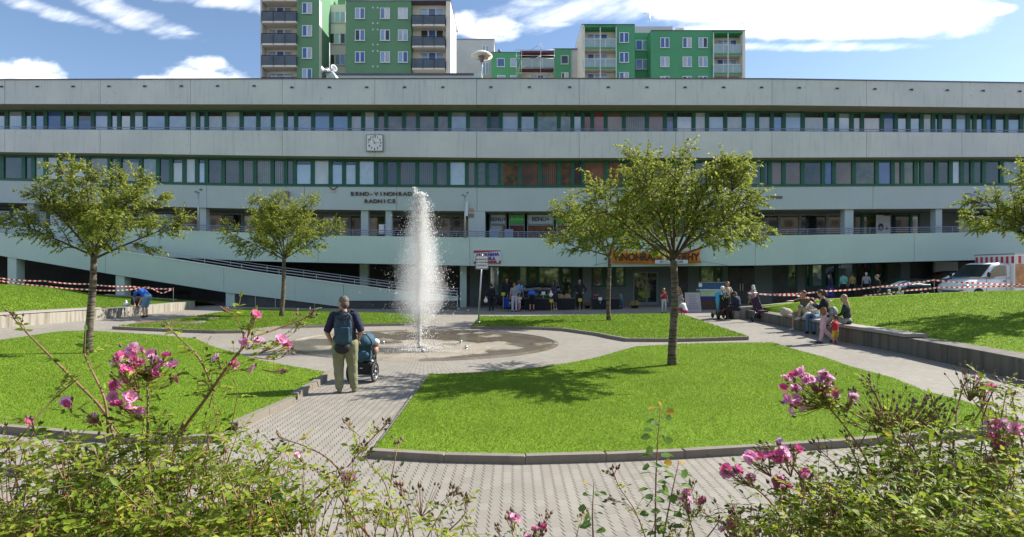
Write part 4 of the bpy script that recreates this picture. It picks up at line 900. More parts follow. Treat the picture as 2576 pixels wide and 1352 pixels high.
o = MB().add(vs, [f[::-1] for f in fs], 0, True).build('cloth', BAN, bn); md = o.modifiers.new('s', 'SOLIDIFY'); md.thickness = .006
text('lettering', 'VINOHRADSKÉ TRHY', .66, BANT, bn, (c.x+.05, Yb_-.1, P(0, 648, Yb_).z), .004, .022, sx=.86)
q = P(1689, 659, Yb_-.12); MB().box((q.x-1.05, Yb_-.13, q.z-.12), (q.x+1.05, Yb_-.12, q.z+.12)).build('date_strip', SW, bn); text('lettering', 'SO 9.9.  8:00-12:00', .19, SP, bn, (q.x, Yb_-.135, q.z), .002, .006)
for a_, b_ in (((1765, 658), (1830, 668)), ((1530, 661), (1493, 667)), ((1765, 627), (1800, 612)), ((1530, 627), (1500, 614))): MB().tube([P(*a_, Yb_), P(*b_, 35.95)], .012, 4).build('tie_rope', BLACK, bn)
# poster panel and notices in the gallery
c = P(2221, 560, 39.9); pt = empty('poster', c, 'tall white poster with a dark haired face and red spots in the gallery', 'poster')
MB().box((P(2204, 0, 39.9).x, 39.9, P(0, 596, 39.9).z), (P(2240, 0, 39.9).x, 39.94, P(0, 541, 39.9).z)).build('sheet', SW, pt)
SKIN_P = mat('poster_skin_tone', (.45, .26, .2), .6)
MB().ell(P(2216, 572, 39.88), (.2, .01, .27)).build('printed_hair', BLACK, pt); MB().ell(P(2216, 574, 39.86), (.11, .01, .16)).build('printed_face', SKIN_P, pt)
MB().ell(P(2231, 574, 39.88), (.12, .01, .1)).build('printed_spot', SR, pt); MB().box((P(2222, 0, 39.9).x, 39.885, P(0, 544, 39.9).z), (P(2238, 0, 39.9).x, 39.895, P(0, 541.5, 39.9).z)).build('printed_bar', SR, pt)
for x, y, lb in ((1186, 543, 'small grey notice plate below another on the pier left of the pharmacy'),):
    c = P(x, y, 37.7); MB().box((c.x-.17, 37.70, c.z-.13), (c.x+.17, 37.735, c.z+.13)).build('notice_plate', CLK, label=lb, cat='sign', origin=(c.x, 37.7, c.z))
    c = P(x, y-14, 37.7); MB().box((c.x-.15, 37.70, c.z-.11), (c.x+.15, 37.735, c.z+.11)).build('notice_plate', SKIN_P, label='small pinkish plate above the grey notice on the pier', cat='sign', origin=(c.x, 37.7, c.z))
c = P(1173, 525, 37.5); MB().box((c.x-.1, 37.45, c.z-.5), (c.x+.1, 37.7, c.z+.45)).build('cable_box', WHITE, label='tall white cable box beside the lamp post at the pier', cat='box', origin=(c.x, 37.5, c.z))
c = P(719, 497, 37.5); q = MB(); q.box((c.x-.16, 37.45, c.z+.08), (c.x+.16, 37.7, c.z+.42)); q.box((c.x-.14, 37.45, c.z-.42), (c.x+.14, 37.7, c.z-.06)); q.build('wall_loudspeaker', CLK, label='pair of grey boxes stacked on the wall above the second tree', cat='loudspeaker', origin=(c.x, 37.6, c.z))
# cabinets and boards standing in the gallery
def gbox(x0, x1, y0, y1, m, nm, lb, ct, Y=39.2, d=.35):
    a, b = P(x0, y0, Y), P(x1, y1, Y); MB().box((a.x, Y, b.z), (b.x, Y+d, a.z)).build(nm, m, label=lb, cat=ct, origin=((a.x+b.x)/2, Y, b.z))
LB = mat('pale_blue_board', (.25, .32, .45), .5, .08, 4)
gbox(1231, 1257, 577, 602, LB, 'display_board', 'pale blue display board behind the railing, left pharmacy window', 'board', 37.9)
gbox(1269, 1291, 577, 602, LB, 'display_board', 'pale display board behind the railing, second pharmacy window', 'board', 37.9)
c = P(963, 577, 38); q = MB(); a, b = P(953, 565, 38), P(979, 588, 38); ab = empty('striped_board', c, 'white board with violet stripes in the gallery left of the jet', 'board')
MB().box((a.x, 38, b.z), (b.x, 38.1, a.z)).build('board', WHITE, ab)
for k in range(4): MB().box((P(966+k*3.2, 0, 38).x, 37.985, b.z+.03), (P(967.6+k*3.2, 0, 38).x, 37.998, a.z-.03)).build('stripe', SP, ab)
for x0_, w_, lb in ((3, 26, 'large white box on the gallery at the far left'), (55, 15, 'smaller white box right of the large one on the gallery')):
    gbox(x0_, x0_+w_, 549, 562, WHITE, 'white_box', lb, 'box', 37.0)

# ---------------------------------------------------------------- the houses opposite, behind the viewer (they fill the lower window reflections)
OPA = concrete('opposite_beige_render', (.42, .34, .26), (.3, .22, .16), .2); OPB = concrete('opposite_red_render', (.30, .07, .05), (.2, .05, .04), .2)
def opposite(x0, x1, y, h, m, label, dk=GL['D']):
    o = empty('apartment_block', V(((x0+x1)/2, y, 0)), label, 'apartment block'); MB().box((x0, y-12, 0), (x1, y, h)).build('wall', m, o)
    MB().box((x0-.2, y-12.2, h), (x1+.2, y+.2, h+.4)).build('roof_edge', COP, o)
    q = MB()
    for i in range(int((x1-x0)/3.4)):
        for j in range(int((h-1)/2.9)): q.box((x0+1+i*3.4, y+.003, 1.2+j*2.9), (x0+2.9+i*3.4, y+.04, 2.6+j*2.9))
    q.build('window_grid', FWD, o)
FWD = mat('opposite_window_glass', (.05, .06, .07), .2, .5, .5)
opposite(-75, -8, -42, 17.5, OPA, 'beige block of flats behind the viewer, seen only in reflections at the left'); opposite(-2, 26, -40, 30, OPB, 'tall red block of flats behind the viewer, seen only in window reflections'); opposite(32, 90, -42, 17.5, OPA, 'beige block of flats behind the viewer, seen only in reflections at the right')

WOOD = leafmat('far_wood_foliage', (.03, .06, .012), (.16, .22, .04), trans=.2)
xx_, tt_ = np.meshgrid(np.linspace(-90, 90, 260), np.linspace(0, 1, 34), indexing='ij'); hh_ = 7.2+1.6*np.sin(xx_*.23)+1.1*np.sin(xx_*.61+1)+.7*np.sin(xx_*1.7)
zz_ = hh_*np.sin(tt_*PI/2)+RNG.normal(0, .35, xx_.shape); yy_ = -26-7*tt_**2+RNG.normal(0, .5, xx_.shape)+1.2*np.sin(xx_*.4)
I_ = np.arange(260*34).reshape(260, 34); F_ = np.stack([I_[:-1, :-1], I_[1:, :-1], I_[1:, 1:], I_[:-1, 1:]], -1).reshape(-1, 4)
obj_np('reflection_bank', np.stack([xx_, yy_, zz_], -1).reshape(-1, 3), F_[:, ::-1], WOOD, attr=RNG.random(len(F_)), kind='structure', label='unseen wooded bank added behind the viewer to fill the low window reflections')  # unseen bank, added to screen the red block in reflections; also cuts fill light
# ================================================================ blocks of flats beyond the town hall
FG = concrete('flat_green_render', (.15, .31, .175), (.11, .24, .14), .1, tint=(.14, .29, .16), patch=.1)
FG2 = concrete('flat_bright_green_render', (.10, .36, .18), (.07, .28, .14), .1, tint=(.09, .33, .17), patch=.1)
CRM = concrete('flat_cream_render', (.86, .80, .69), (.66, .6, .5), .1, tint=(.82, .76, .66), patch=.1)
GRY = concrete('flat_grey_render', (.60, .60, .60), (.46, .46, .47), .1, patch=.1)
FW = mat('white_window_frame', (.7, .72, .74), .5, .05, 3)
RED = mat('maroon_railing', (.12, .03, .04), .5, .2, 4); DKR = mat('dark_balcony_glass', (.07, .085, .10), .25, .3, .6, spec=.8); PLR = mat('pale_balcony_glass', (.28, .38, .40), .3, .1, 1, spec=.8); SGG = mat('balcony_green', (.03, .30, .10), .5, .1, 3)
def fwin(par, x0, x1, y0, y1, Y, n_=2, codes='bL', sill=True):
    Y = Y-.06; a, b = P(x0, y0, Y), P(x1, y1, Y); q = MB(); f = .09
    q.box((a.x, Y-.03, b.z), (a.x+f, Y+.05, a.z)); q.box((b.x-f, Y-.03, b.z), (b.x, Y+.05, a.z)); q.box((a.x+f, Y-.03, a.z-f), (b.x-f, Y+.05, a.z)); q.box((a.x+f, Y-.03, b.z), (b.x-f, Y+.05, b.z+f))
    W_ = (b.x-a.x)/n_
    for k in range(1, n_): q.box((a.x+W_*k-.08, Y-.03, b.z+f), (a.x+W_*k+.08, Y+.05, a.z-f))
    if sill: q.box((a.x-.05, Y-.12, b.z-.06), (b.x+.05, Y-.03, b.z-.005))
    o = q.build('window', FW, par)
    for k in range(n_):
        lo = a.x+W_*k+(f if k == 0 else .08); hi = a.x+W_*(k+1)-(f if k == n_-1 else .08)
        MB().box((lo, Y+.01, b.z+f), (hi, Y+.03, a.z-f)).build('pane', GL[codes[k % len(codes)]], o)
    return o
def fbox(par, name, m, x0, x1, y0, y1, Y, d, zb=0.0):
    a, b = P(x0, y0, Y), P(x1, y1 or 0, Y); return MB().box((a.x, Y, zb if y1 is None else b.z), (b.x, Y+d, a.z)).build(name, m, par)
def balcony(par, x0, x1, yt, yb, Y, proj=1.2, glassm=DKR, rail=BLACK, slabm=CRM, fascia=None):
    Yf = Y-proj; a, b = P(x0, yt, Yf), P(x1, yb, Yf); q = MB(); q.box((a.x, Yf, b.z-.22), (b.x, Y-.004, b.z-.02)); o = q.build('balcony', slabm, par)
    g = MB(); g.box((a.x+.03, Yf+.0, b.z), (b.x-.03, Yf+.03, a.z-.12)); g.box((a.x, Yf+.035, b.z), (a.x+.03, Y-.01, a.z-.12)); g.box((b.x-.03, Yf+.035, b.z), (b.x, Y-.01, a.z-.12)); g.build('balcony_glass', glassm, o)
    r = MB(); r.box((a.x-.03, Yf-.03, a.z-.08), (b.x+.03, Yf+.04, a.z)); 
    for k in range(4): X = a.x+(b.x-a.x)*k/3; r.box((X-.03, Yf-.03, b.z-.2), (X+.03, Yf-.004, a.z-.08))
    if fascia: r2 = MB().box((a.x, Yf-.05, b.z-.24), (b.x, Yf-.031, b.z+.02)).build('balcony_fascia', fascia, o)
    r.build('balcony_railing', rail, o); return o
# block A, dark green with cream balcony bays
YA = 70.0; A = empty('apartment_block', V((P(900, 0, YA).x, YA, 0)), 'tall dark green and cream block of flats cut off by the top of the picture', 'apartment block')
codesets = ['bL', 'LW', 'Wb', 'DB', 'bD', 'gb', 'LL', 'bW']
fbox(A, 'wall', CRM, 655, 747, -190, None, YA+1.3, 9); fbox(A, 'end_wall', GRY, 655, 659, -190, None, YA, 1.29); fbox(A, 'wall', FG, 747, 803, -190, None, YA, 10)
a = P(803, 0, YA); 
MB().prism([(a.x, YA+.01, 0), (a.x, YA+.01, 36.75), (a.x, YA+.9, 36.75), (a.x, YA+.9, 0)], (.02, 0, 0)).build('return_wall', CRM, A)
fbox(A, 'stair_wall', CRM, 803.3, 871, 12, None, YA+4.5, 5)
fbox(A, 'wall', FG, 870, 1034, 2, None, YA, 9); fbox(A, 'wall', CRM, 1034, 1122, 2, None, YA+1.2, 7.8); fbox(A, 'end_wall', CRM, 1122.2, 1133, 2, None, YA, 7.4)
fbox(A, 'roof_edge', COP, 869, 1134, .5, 1.9, YA-.1, 9.2); fbox(A, 'wall', FG, 850, 869, -3, 12, YA+6, 3, None)
for k, y in enumerate((-27, 28, 84, 139, 195)):
    balcony(A, 658, 746, y, y+25, YA+1.29, 1.6, rail=BLACK, slabm=CRM); fwin(A, 676, 734, y-10, y+16, YA+1.26, 3, 'bLg'if k % 2 else 'gBb', False)
for y in (-49, 7, 64, 120, 173): fwin(A, 760, 785, y, y+28, YA-.01, 2, codesets[(y//7) % 8])
for y in (30, 84, 137): fwin(A, 829, 869, y, y+27, YA+4.48, 3, 'WbW' if y == 30 else ('DbD' if y == 84 else 'TbB'))
k = 0
for y in (20, 75, 130):
    for x in (893, 956, 1001): fwin(A, x, x+25, y, y+28, YA-.01, 2, codesets[k % 8]); k += 1
for y in (38, 92, 148):
    balcony(A, 1036, 1120, y, y+23, YA+1.2, 1.5, slabm=CRM); fwin(A, 1058, 1116, y-16, y+14, YA+1.17, 3, 'DLD' if y == 92 else 'bLb', False)
mb = MB()
for x in (938, 950):
    for y in (20, 59, 75, 113, 129, 168): c = P(x, y, YA); mb.cbox((c.x, YA-.02, c.z), (.18, .04, .18))
mb.build('wall_spot', FW, A)
# block B, bright green with glass balcony towers
YB = 80.0; B = empty('apartment_block', V((P(1665, 0, YB).x, YB, 0)), 'bright green block of flats with glazed balcony towers at both ends', 'apartment block')
fbox(B, 'wall', CRM, 1463, 1470, 62, None, YB, 10); fbox(B, 'wall', CRM, 1470, 1551, 62, None, YB+1.2, 9); fbox(B, 'wall', FG2, 1551, 1597, 62, None, YB, 10)
fbox(B, 'wall', FG2, 1597.3, 1638, 83, None, YB+2.5, 7); fbox(B, 'wall', FG2, 1638, 1793, 77, None, YB, 10); fbox(B, 'wall', CRM, 1793, 1875, 79, None, YB+1.2, 9); fbox(B, 'end_wall', CRM, 1869.5, 1875, 79, None, YB-.6, 1.79)
fbox(B, 'roof_edge', COP, 1463, 1597, 60.8, 62, YB-.1, 10.2); fbox(B, 'roof_edge', COP, 1638, 1876, 75.8, 77, YB-.1, 10.2)
fbox(B, 'lift_house', GRY, 1597, 1692, 67, 90, YB+6, 5, None); fbox(B, 'roof_hatch', CRM, 1700, 1720, 70, 80, YB+7, 3, None)
for (x0, x1, ys_) in ((1470, 1550, (98, 148)), (1795, 1868, (113, 162))):
    for y in ys_+(ys_[1]+50,): balcony(B, x0, x1, y, y+22, YB+1.19, 1.5, PLR, FW, CRM, SGG); fwin(B, x0+8, x0+58, y-12, y+12, YB+1.16, 3, 'bbL' if y < 120 else 'Lbb', False)
    q = MB()
    for x in (x0, (x0+x1)/2, x1): a = P(x, 0, YB-.4); q.box((a.x-.06, YB-.42, 0), (a.x+.06, YB-.36, P(x, ys_[0]-32, YB-.4).z))
    q.build('balcony_frame', FW, B); a, b = P(x0, ys_[0]-33, YB-.4), P(x1, ys_[0]-29, YB-.4); MB().box((a.x, YB-.5, b.z), (b.x, YB+1.1, a.z)).build('canopy', SGG, B)
for y in (82, 132, 182): fwin(B, 1558, 1582, y, y+26, YB-.01, 2, 'LL' if y < 150 else 'Lb')
for y in (101, 149): fwin(B, 1599, 1633, y, y+26, YB+2.48, 2, 'Lb')
k = 0
for y in (95, 143, 192):
    for x in (1661, 1717, 1757): fwin(B, x, x+23, y, y+26, YB-.01, 2, codesets[(k*3+6) % 8]); k += 1
c = P(1635, 67, YB+8); an = MB(); an.tube([c-V((0, 0, 1)), c+V((0, 0, 2.6))], .05, 5); an.tube([c+V((-1.0, 0, 2.0)), c+V((1.1, 0, 2.2))], .03, 4)
for dx in (-.9, -.5, .7, 1.0): an.tube([c+V((dx, 0, 1.8)), c+V((dx, 0, 2.5))], .02, 4)
an.build('roof_antenna', RAILW, label='television antenna on the roof of the bright green block', cat='antenna', origin=c-V((0, 0, 1)))
# block C group between them
YC = 88.0; C3 = empty('apartment_block', V((P(1200, 0, YC).x, YC, 0)), 'plain grey block of flats between the dark green block and the lamp', 'apartment block')
fbox(C3, 'wall', GRY, 1140, 1243, 99, None, YC, 10); fbox(C3, 'roof_edge', COP, 1140, 1244, 98, 99, YC-.1, 10.2)
for y in (115, 158): fwin(C3, 1214, 1230, y, y+30, YC-.01, 2, 'bb')
YD = 85.0; D3 = empty('apartment_block', V((P(1345, 0, YD).x, YD, 0)), 'low green block of flats with a balcony under repair', 'apartment block')
fbox(D3, 'wall', FG2, 1236, 1309, 132, None, YD, 8); fbox(D3, 'wall', CRM, 1309.3, 1394, 134, None, YD+1.4, 7); fbox(D3, 'wall', FG2, 1394, 1436, 123, None, YD, 8); fbox(D3, 'wall', GRY, 1436, 1457, 123, None, YD+.2, 8)
fbox(D3, 'roof_edge', COP, 1235, 1309, 131, 132, YD-.1, 8); fbox(D3, 'roof_edge', COP, 1393, 1457, 122, 123, YD-.1, 8); fbox(D3, 'maroon_roof_edge', RED, 1309, 1394, 128, 134, YD-.2, 8)
for x, y, w_, h_, c in ((1250, 147, 20, 22, 'L'), (1284, 147, 16, 22, 'b'), (1251, 190, 20, 20, 'b'), (1284, 190, 16, 20, 'b')): fwin(D3, x, x+w_, y, y+h_, YD-.01, 1, c)
fwin(D3, 1411, 1430, 140, 162, YD-.01, 1, 'D'); fwin(D3, 1412, 1430, 183, 200, YD-.01, 2, 'DW')
balcony(D3, 1311, 1392, 148, 170, YD+1.3, 1.5, PLR, FW, RED); fwin(D3, 1332, 1375, 144, 168, YD+1.38, 2, 'LB'); fwin(D3, 1335, 1385, 189, 205, YD+1.38, 3, 'bLb')
sc_ = MB()
def pxl(x, y): return P(x, y, YD-1.2)
for x in (1299, 1312, 1360, 1394): sc_.tube([pxl(x, 200), pxl(x, 124)], .05, 4)
for y in (126, 140, 148, 172, 184): sc_.tube([pxl(1296, y), pxl(1396, y)], .045, 4)
for a_, b_ in (((1312, 172), (1360, 140)), ((1299, 200), (1312, 148)), ((1330, 129), (1363, 110)), ((1363, 110), (1363, 132)), ((1352, 170), (1360, 140))): sc_.tube([pxl(*a_), pxl(*b_)], .045, 4)
sc_.build('scaffolding', RAILW, label='light metal scaffolding on the low green block', cat='scaffolding', origin=pxl(1345, 200))
# roof structure of the town hall, loudspeaker mast, lamp on the roof
YR = 41.5; q = MB(); a, b = P(858, 192, YR), P(1190, 205, YR)
q.box((a.x, YR, b.z-1), (b.x, YR+5, P(0, 189, YR).z)); q.prism([P(668+0, 200, YR) if False else P(842, 205, YR), P(858, 190, YR), P(858, 205, YR)], (0, 5, 0)); q.prism([P(1190, 190, YR), P(1200, 186, YR), P(1211, 177, YR), P(1213, 205, YR), P(1190, 205, YR)], (0, 5, 0))
q.prism([P(822, 177, YR+.3), P(835, 177, YR+.3), P(850, 205, YR+.3), P(820, 205, YR+.3)], (0, 4, 0))
q.build('roof_upstand', CB, th)
q = MB(); q.box((P(846, 0, YR).x, YR-.1, P(0, 190, YR).z), (P(1192, 0, YR).x, YR+.1, P(0, 185.5, YR).z)); q.build('roof_gutter', COP, th)
lm = empty('loudspeaker_mast', P(829, 180, YR+.3), 'white horn loudspeakers on a thin mast on the roof edge', 'loudspeaker')
MB().tube([P(829, 200, YR+.2), P(829, 108, YR+.2)], .035, 5).build('mast', WHITE, lm); MB().tube([P(817, 183, YR+.1), P(835, 183, YR+.1)], .04, 5).build('bracket', CLK, lm)
for x, y, ax in ((824, 178, V((-1, -.1, .12))), (832, 178, V((.75, -.6, .2))), (832, 180, V((-.7, .6, .2)))):
    MB().lathe([(.05, 0), (.07, .12), (.12, .28), (.26, .42), (.27, .44), (.24, .42), (.08, .2)], 14, P(x, y, YR), ax.normalized()).build('horn', WHITE, lm)
Yl = 44.0; c = P(1212, 140, Yl); lp = empty('street_lamp', V((c.x, Yl, P(0, 199, Yl).z)), 'mushroom shaped lamp rising above the roof between the blocks', 'street lamp')
MB().tube([V((c.x, Yl, P(0, 200, Yl).z)), V((c.x, Yl, c.z-.1))], .07, 8).build('pole', RAILW, lp)
MB().lathe([(.1, -.55), (.24, -.2), (.36, -.02)], 14, c).build('reflector', mat('lamp_brown_glass', (.14, .09, .1), .3), lp)
MB().lathe([(.86, -.08), (.84, .0), (.6, .18), (.3, .28), (.0, .31)], 18, c).lathe([(.36, -.06), (.86, -.09)], 18, c).build('hood', CRM, lp)
MB().tube([P(1256, 170, 88), P(1256, 128, 88)], .12, 6).tube([P(1256, 131, 88), P(1256, 126, 88)], .28, 8).build('flue_pipe', CLK, label='grey flue pipe behind the low green block', cat='flue pipe', origin=P(1256, 170, 88))
# lamp posts standing in front of the facade
def tlamp(x, ytop, ybase, Y, label, kind, arm=.55):
    b_, t_ = P(x, ybase, Y), P(x, ytop, Y); o = empty('street_lamp', b_, label, 'street lamp', 'slim lamp posts along the gallery')
    MB().tube([b_, t_], [.06, .045], 8).build('pole', RAILW, o)
    for s_ in ((-1, 1) if kind == 2 else (1,)):
        d = V((s_*arm, 0, .03 if s_ < 0 else .22)); q = MB(); q.tube([t_-V((0, 0, .12)), t_+d*.4+V((0, 0, -.06))], .03, 5); q.cbox(t_+d*.75, (arm*.7, .2, .07), rot=Matrix.Rotation(-s_*(.0 if s_ < 0 else .3), 3, 'Y')); q.build('lamp_head', CLK, o)
tlamp(2446, 489, 583, 35.8, 'lamp post with two flat arms at the right by the edge tree', 2, .38)
tlamp(1170, 492, 600, 35.7, 'lamp post just right of the water jet', 2, .2)
tlamp(499, 484, 582, 35.7, 'lamp post behind the right edge of the left tree crown', 2, .2)
# no-littering sign by the fountain
b_ = G(1203, 815, .07); Ysg = b_.y; sg2 = empty('signpost', b_, 'white framed notice board on a metal pole in the lawn right of the fountain', 'sign')
MB().tube([b_-V((0, 0, .1)), P(1213, 640, Ysg)], .035, 8).lathe([(.1, -.02), (.1, .02), (.04, .05)], 10, b_).build('pole', RAILW, sg2)
c = P(1212.5, 660.5, Ysg-.06); hw, hh = 16.5/FPX*Ysg, 17.5/FPX*Ysg
def rrect(w_, h_, r_): 
    out = []
    for cx_, cz_, a0 in ((w_-r_, h_-r_, 0), (-w_+r_, h_-r_, 90), (-w_+r_, -h_+r_, 180), (w_-r_, -h_+r_, 270)):
        for k in range(5): a = math.radians(a0+k*22.5); out.append((cx_+r_*math.cos(a), cz_+r_*math.sin(a)))
    return out
for s_, m_, dy, nm in ((1.0, RAILW, 0, 'board_back'), (.955, BLACK, -.008, 'board_border'), (.88, WHITE, -.016, 'board_face')):
    MB().prism([(c.x+u*1.0, c.y+dy, c.z+v) for u, v in rrect(hw*s_, hh*s_, .05)], (0, .02 if dy == 0 else .006, 0)).build(nm, m_, sg2)
for i, s_ in enumerate(('NEVHAZUJTE', 'DO FONTÁNY', 'ODPADKY')): text('lettering', s_, .098, BLACK, sg2, (c.x, c.y-.02, c.z+.13-.135*i), .002, .002)
# ================================================================ trees
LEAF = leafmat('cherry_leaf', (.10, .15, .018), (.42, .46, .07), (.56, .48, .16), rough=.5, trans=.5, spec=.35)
BARK = bpy.data.materials.new('banded_bark'); t, n, l, b = nt(BARK)
g = n.new('ShaderNodeNewGeometry'); mp = n.new('ShaderNodeMapping'); mp.inputs['Scale'].default_value = (1, 1, 6); l.new(g.outputs['Position'], mp.inputs['Vector'])
no = n.new('ShaderNodeTexNoise'); no.inputs['Scale'].default_value = 4; no.inputs['Detail'].default_value = 5; l.new(mp.outputs[0], no.inputs['Vector'])
r = n.new('ShaderNodeValToRGB'); r.color_ramp.elements[0].position = .38; r.color_ramp.elements[1].position = .62; r.color_ramp.elements[0].color = (.04, .028, .022, 1); r.color_ramp.elements[1].color = (.17, .14, .11, 1); e = r.color_ramp.elements.new(.48); e.color = (.11, .08, .06, 1)
l.new(no.outputs['Fac'], r.inputs['Fac']); l.new(r.outputs[0], b.inputs['Base Color']); b.inputs['Roughness'].default_value = .8
bp = n.new('ShaderNodeBump'); bp.inputs['Strength'].default_value = .6; bp.inputs['Distance'].default_value = .015; l.new(no.outputs['Fac'], bp.inputs['Height']); l.new(bp.outputs[0], b.inputs['Normal'])
BRANCH = mat('dark_twig_bark', (.07, .052, .038), .8, .3, 9)
LV = np.array([(0, 0, 0), (.26, .32, .05), (.20, .7, .02), (0, 1, -.12), (-.20, .7, .02), (-.26, .32, .05), (0, .5, -.04)], float)
LF = np.array([(0, 1, 6), (1, 2, 6), (2, 3, 6), (3, 4, 6), (4, 5, 6), (5, 0, 6)])
LV4 = np.array([(0, 0, 0), (.24, .45, .05), (0, 1, -.1), (-.24, .45, .05)], float); LF4 = np.array([(0, 1, 2, 3)])
def leaves(name, pos, dirs, size, m, parent, tone, up=None, fine=False, width=1.0, **kw):
    pos = np.asarray(pos, float); d = np.asarray(dirs, float); d /= np.linalg.norm(d, axis=1)[:, None]+1e-9; n_ = len(pos)
    r_ = RNG.normal(0, .55, (n_, 3)); r_[:, 2] += 1.0
    s = np.cross(d, r_); s /= np.linalg.norm(s, axis=1)[:, None]+1e-9; u = np.cross(s, d)
    T_, F_ = (LV, LF) if fine else (LV4, LF4); size = np.asarray(size)[:, None, None]
    v_ = pos[:, None, :]+size*(T_[None, :, 0:1]*width*s[:, None, :]+T_[None, :, 1:2]*d[:, None, :]+T_[None, :, 2:3]*u[:, None, :])
    f_ = (F_[None]+len(T_)*np.arange(n_)[:, None, None]).reshape(-1, F_.shape[1])
    if not fine:
        f_ = (np.array([(0, 1, 2), (0, 2, 3)])[None]+4*np.arange(n_)[:, None, None]).reshape(-1, 3)
    return obj_np(name, v_.reshape(-1, 3), f_, m, parent, attr=np.repeat(tone, len(f_)//n_), **kw)
def bez(a, b, c, n_=6): return [a*(1-t)**2+b*2*t*(1-t)+c*t*t for t in [i/n_ for i in range(n_+1)]]
def tree(base, fork_h, H, Rx, trunk_r, label, lean=V((0, 0, 0)), nl=9, seed=1, squash=1.0, nleaf=1.0, leaf=.085, low=.12, asym=V((0, 0, 0)), parent_name='tree', drop=.25, trunk_base=None, name='ornamental_tree'):
    rd = random.Random(seed); o = empty(name, base, label, 'tree', 'young ornamental cherry trees on the lawns')
    fork = base+V((lean.x, lean.y, fork_h)); tr_ = MB(); n_ = 9; pts = []; rs = []
    for i in range(n_+1):
        t = i/n_; pts.append(base.lerp(fork, t)+V((.03*math.sin(t*5+seed), .02*math.cos(t*4), 0))-(V((0, 0, .1)) if i == 0 else V((0, 0, 0)))); rs.append(trunk_r*(1.25 if i == 0 else 1.05-.28*t)*(1+.05*rd.uniform(-1, 1)))
    tr_.tube(pts, rs, 12); tr_.build('trunk', BARK, o)
    lb = MB(); LP, LD, LS, LT = [], [], [], []; HC = H-fork_h
    def twig(p, d, ln, r_):
        d = d.normalized(); e = p+d*ln+V((0, 0, -ln*ln*drop)); mid = p+d*ln*.5+V((rd.uniform(-.05, .05), rd.uniform(-.05, .05), rd.uniform(0, .08)))
        q = bez(p, mid, e, 4); lb.tube(q, [r_, r_*.8, r_*.6, r_*.45, r_*.3], 4, cap=False)
        k = max(4, int(ln/.022*nleaf)); 
        for i in range(k):
            t = .12+.88*(i+rd.random()*.6)/k; a = q[min(3, int(t*4))].lerp(q[min(4, int(t*4)+1)], t*4-int(t*4) if t < 1 else 1)
            sd_ = 1 if i % 2 else -1; dd = (q[-1]-q[0]).normalized(); side = dd.cross(V((0, 0, 1)))
            ld = dd*.65+side*sd_*rd.uniform(.3, 1.0)+V((0, 0, rd.uniform(-.95, .15)))
            LP.append(a+V((rd.uniform(-.015, .015),)*3)); LD.append(ld); LS.append(leaf*rd.uniform(.6, 1.25)); 
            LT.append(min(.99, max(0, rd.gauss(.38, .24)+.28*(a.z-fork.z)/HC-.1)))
    for i in range(nl):
        ph = 2*PI*(i/nl)+rd.uniform(-.35, .35); kind = i % 3
        el = (rd.uniform(.9, 1.25), rd.uniform(.3, .5), rd.uniform(.58, .85))[kind]; rad = Rx*rd.uniform(.85, 1.08)*(1 if el < .9 else 1.0)
        end = fork+V((math.cos(ph)*math.cos(el)*rad, math.sin(ph)*math.cos(el)*rad*squash, max(low, math.sin(el)*HC*rd.uniform(.92, 1.06))))+asym*rd.uniform(.5, 1)
        st = fork-V((0, 0, rd.uniform(0, .18))); mid = st.lerp(end, .45)+V((0, 0, HC*(.02 if kind == 1 else .1)))
        q = bez(st, mid, end, 9); r0 = trunk_r*.36; lb.tube(q, [r0*(1-t/10.5) for t in range(10)], 6, cap=False)
        ax = (end-st).normalized()
        for j in range(2, 10):
            for s_ in range(2 if j > 3 else 1):
                a = rd.uniform(0, 2*PI); perp = ax.orthogonal().normalized(); perp.rotate(Quaternion(ax, a)); sl_ = rd.uniform(.38, .72)*Rx*(1-.06*j)*.62
                dv = (ax*rd.uniform(.5, 1.0)+perp*rd.uniform(.5, 1.0)+V((0, 0, .12))).normalized(); p0 = q[j]; e = p0+dv*sl_
                if e.z < fork.z+low: e.z = fork.z+low+rd.uniform(0, .15)
                sq = bez(p0, p0.lerp(e, .5)+V((0, 0, .06)), e, 5); lb.tube(sq, [r0*.38*(1-t/7) for t in range(6)], 4, cap=False)
                sax = (e-p0).normalized()
                for m_ in range(1, 6):
                    for _ in range(2):
                        b_ = rd.uniform(0, 2*PI); pp = sax.orthogonal().normalized(); pp.rotate(Quaternion(sax, b_))
                        twig(sq[m_], sax*rd.uniform(.4, 1)+pp*rd.uniform(.4, 1)+V((0, 0, -.05)), rd.uniform(.16, .36)*Rx/2.4, .0045)
                twig(sq[-1], sax+V((0, 0, -.05)), rd.uniform(.25, .5)*Rx/2.4, .005)
        twig(q[-1], ax, rd.uniform(.35, .6)*Rx/2.4, .006)
    lb.build('branch', BRANCH, o)
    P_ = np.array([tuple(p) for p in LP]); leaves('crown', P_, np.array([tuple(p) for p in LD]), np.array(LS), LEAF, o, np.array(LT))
    return o
b3 = G(1694, 927, .05); T3 = tree(b3, 2.58, 4.75, 2.5, .095, 'largest slender tree on the right front lawn', nl=13, seed=11, squash=.85, asym=V((-.08, 0, 0)), nleaf=1.0)
b1 = G(222, 897, .05); T1_ = tree(b1, 2.42, 4.5, 1.85, .088, 'slender tree with banded bark on the left front lawn', lean=V((.14, 0, 0)), nl=12, seed=23, squash=.85, asym=V((.4, 0, -.0)), nleaf=1.0)
b2 = G(708, 800, .05); T2_ = tree(b2, 2.9, 5.75, 2.75, .105, 'small tree on the rear lawn left of the fountain', lean=V((.16, 0, 0)), nl=11, seed=37, squash=.8, nleaf=.85, leaf=.11)
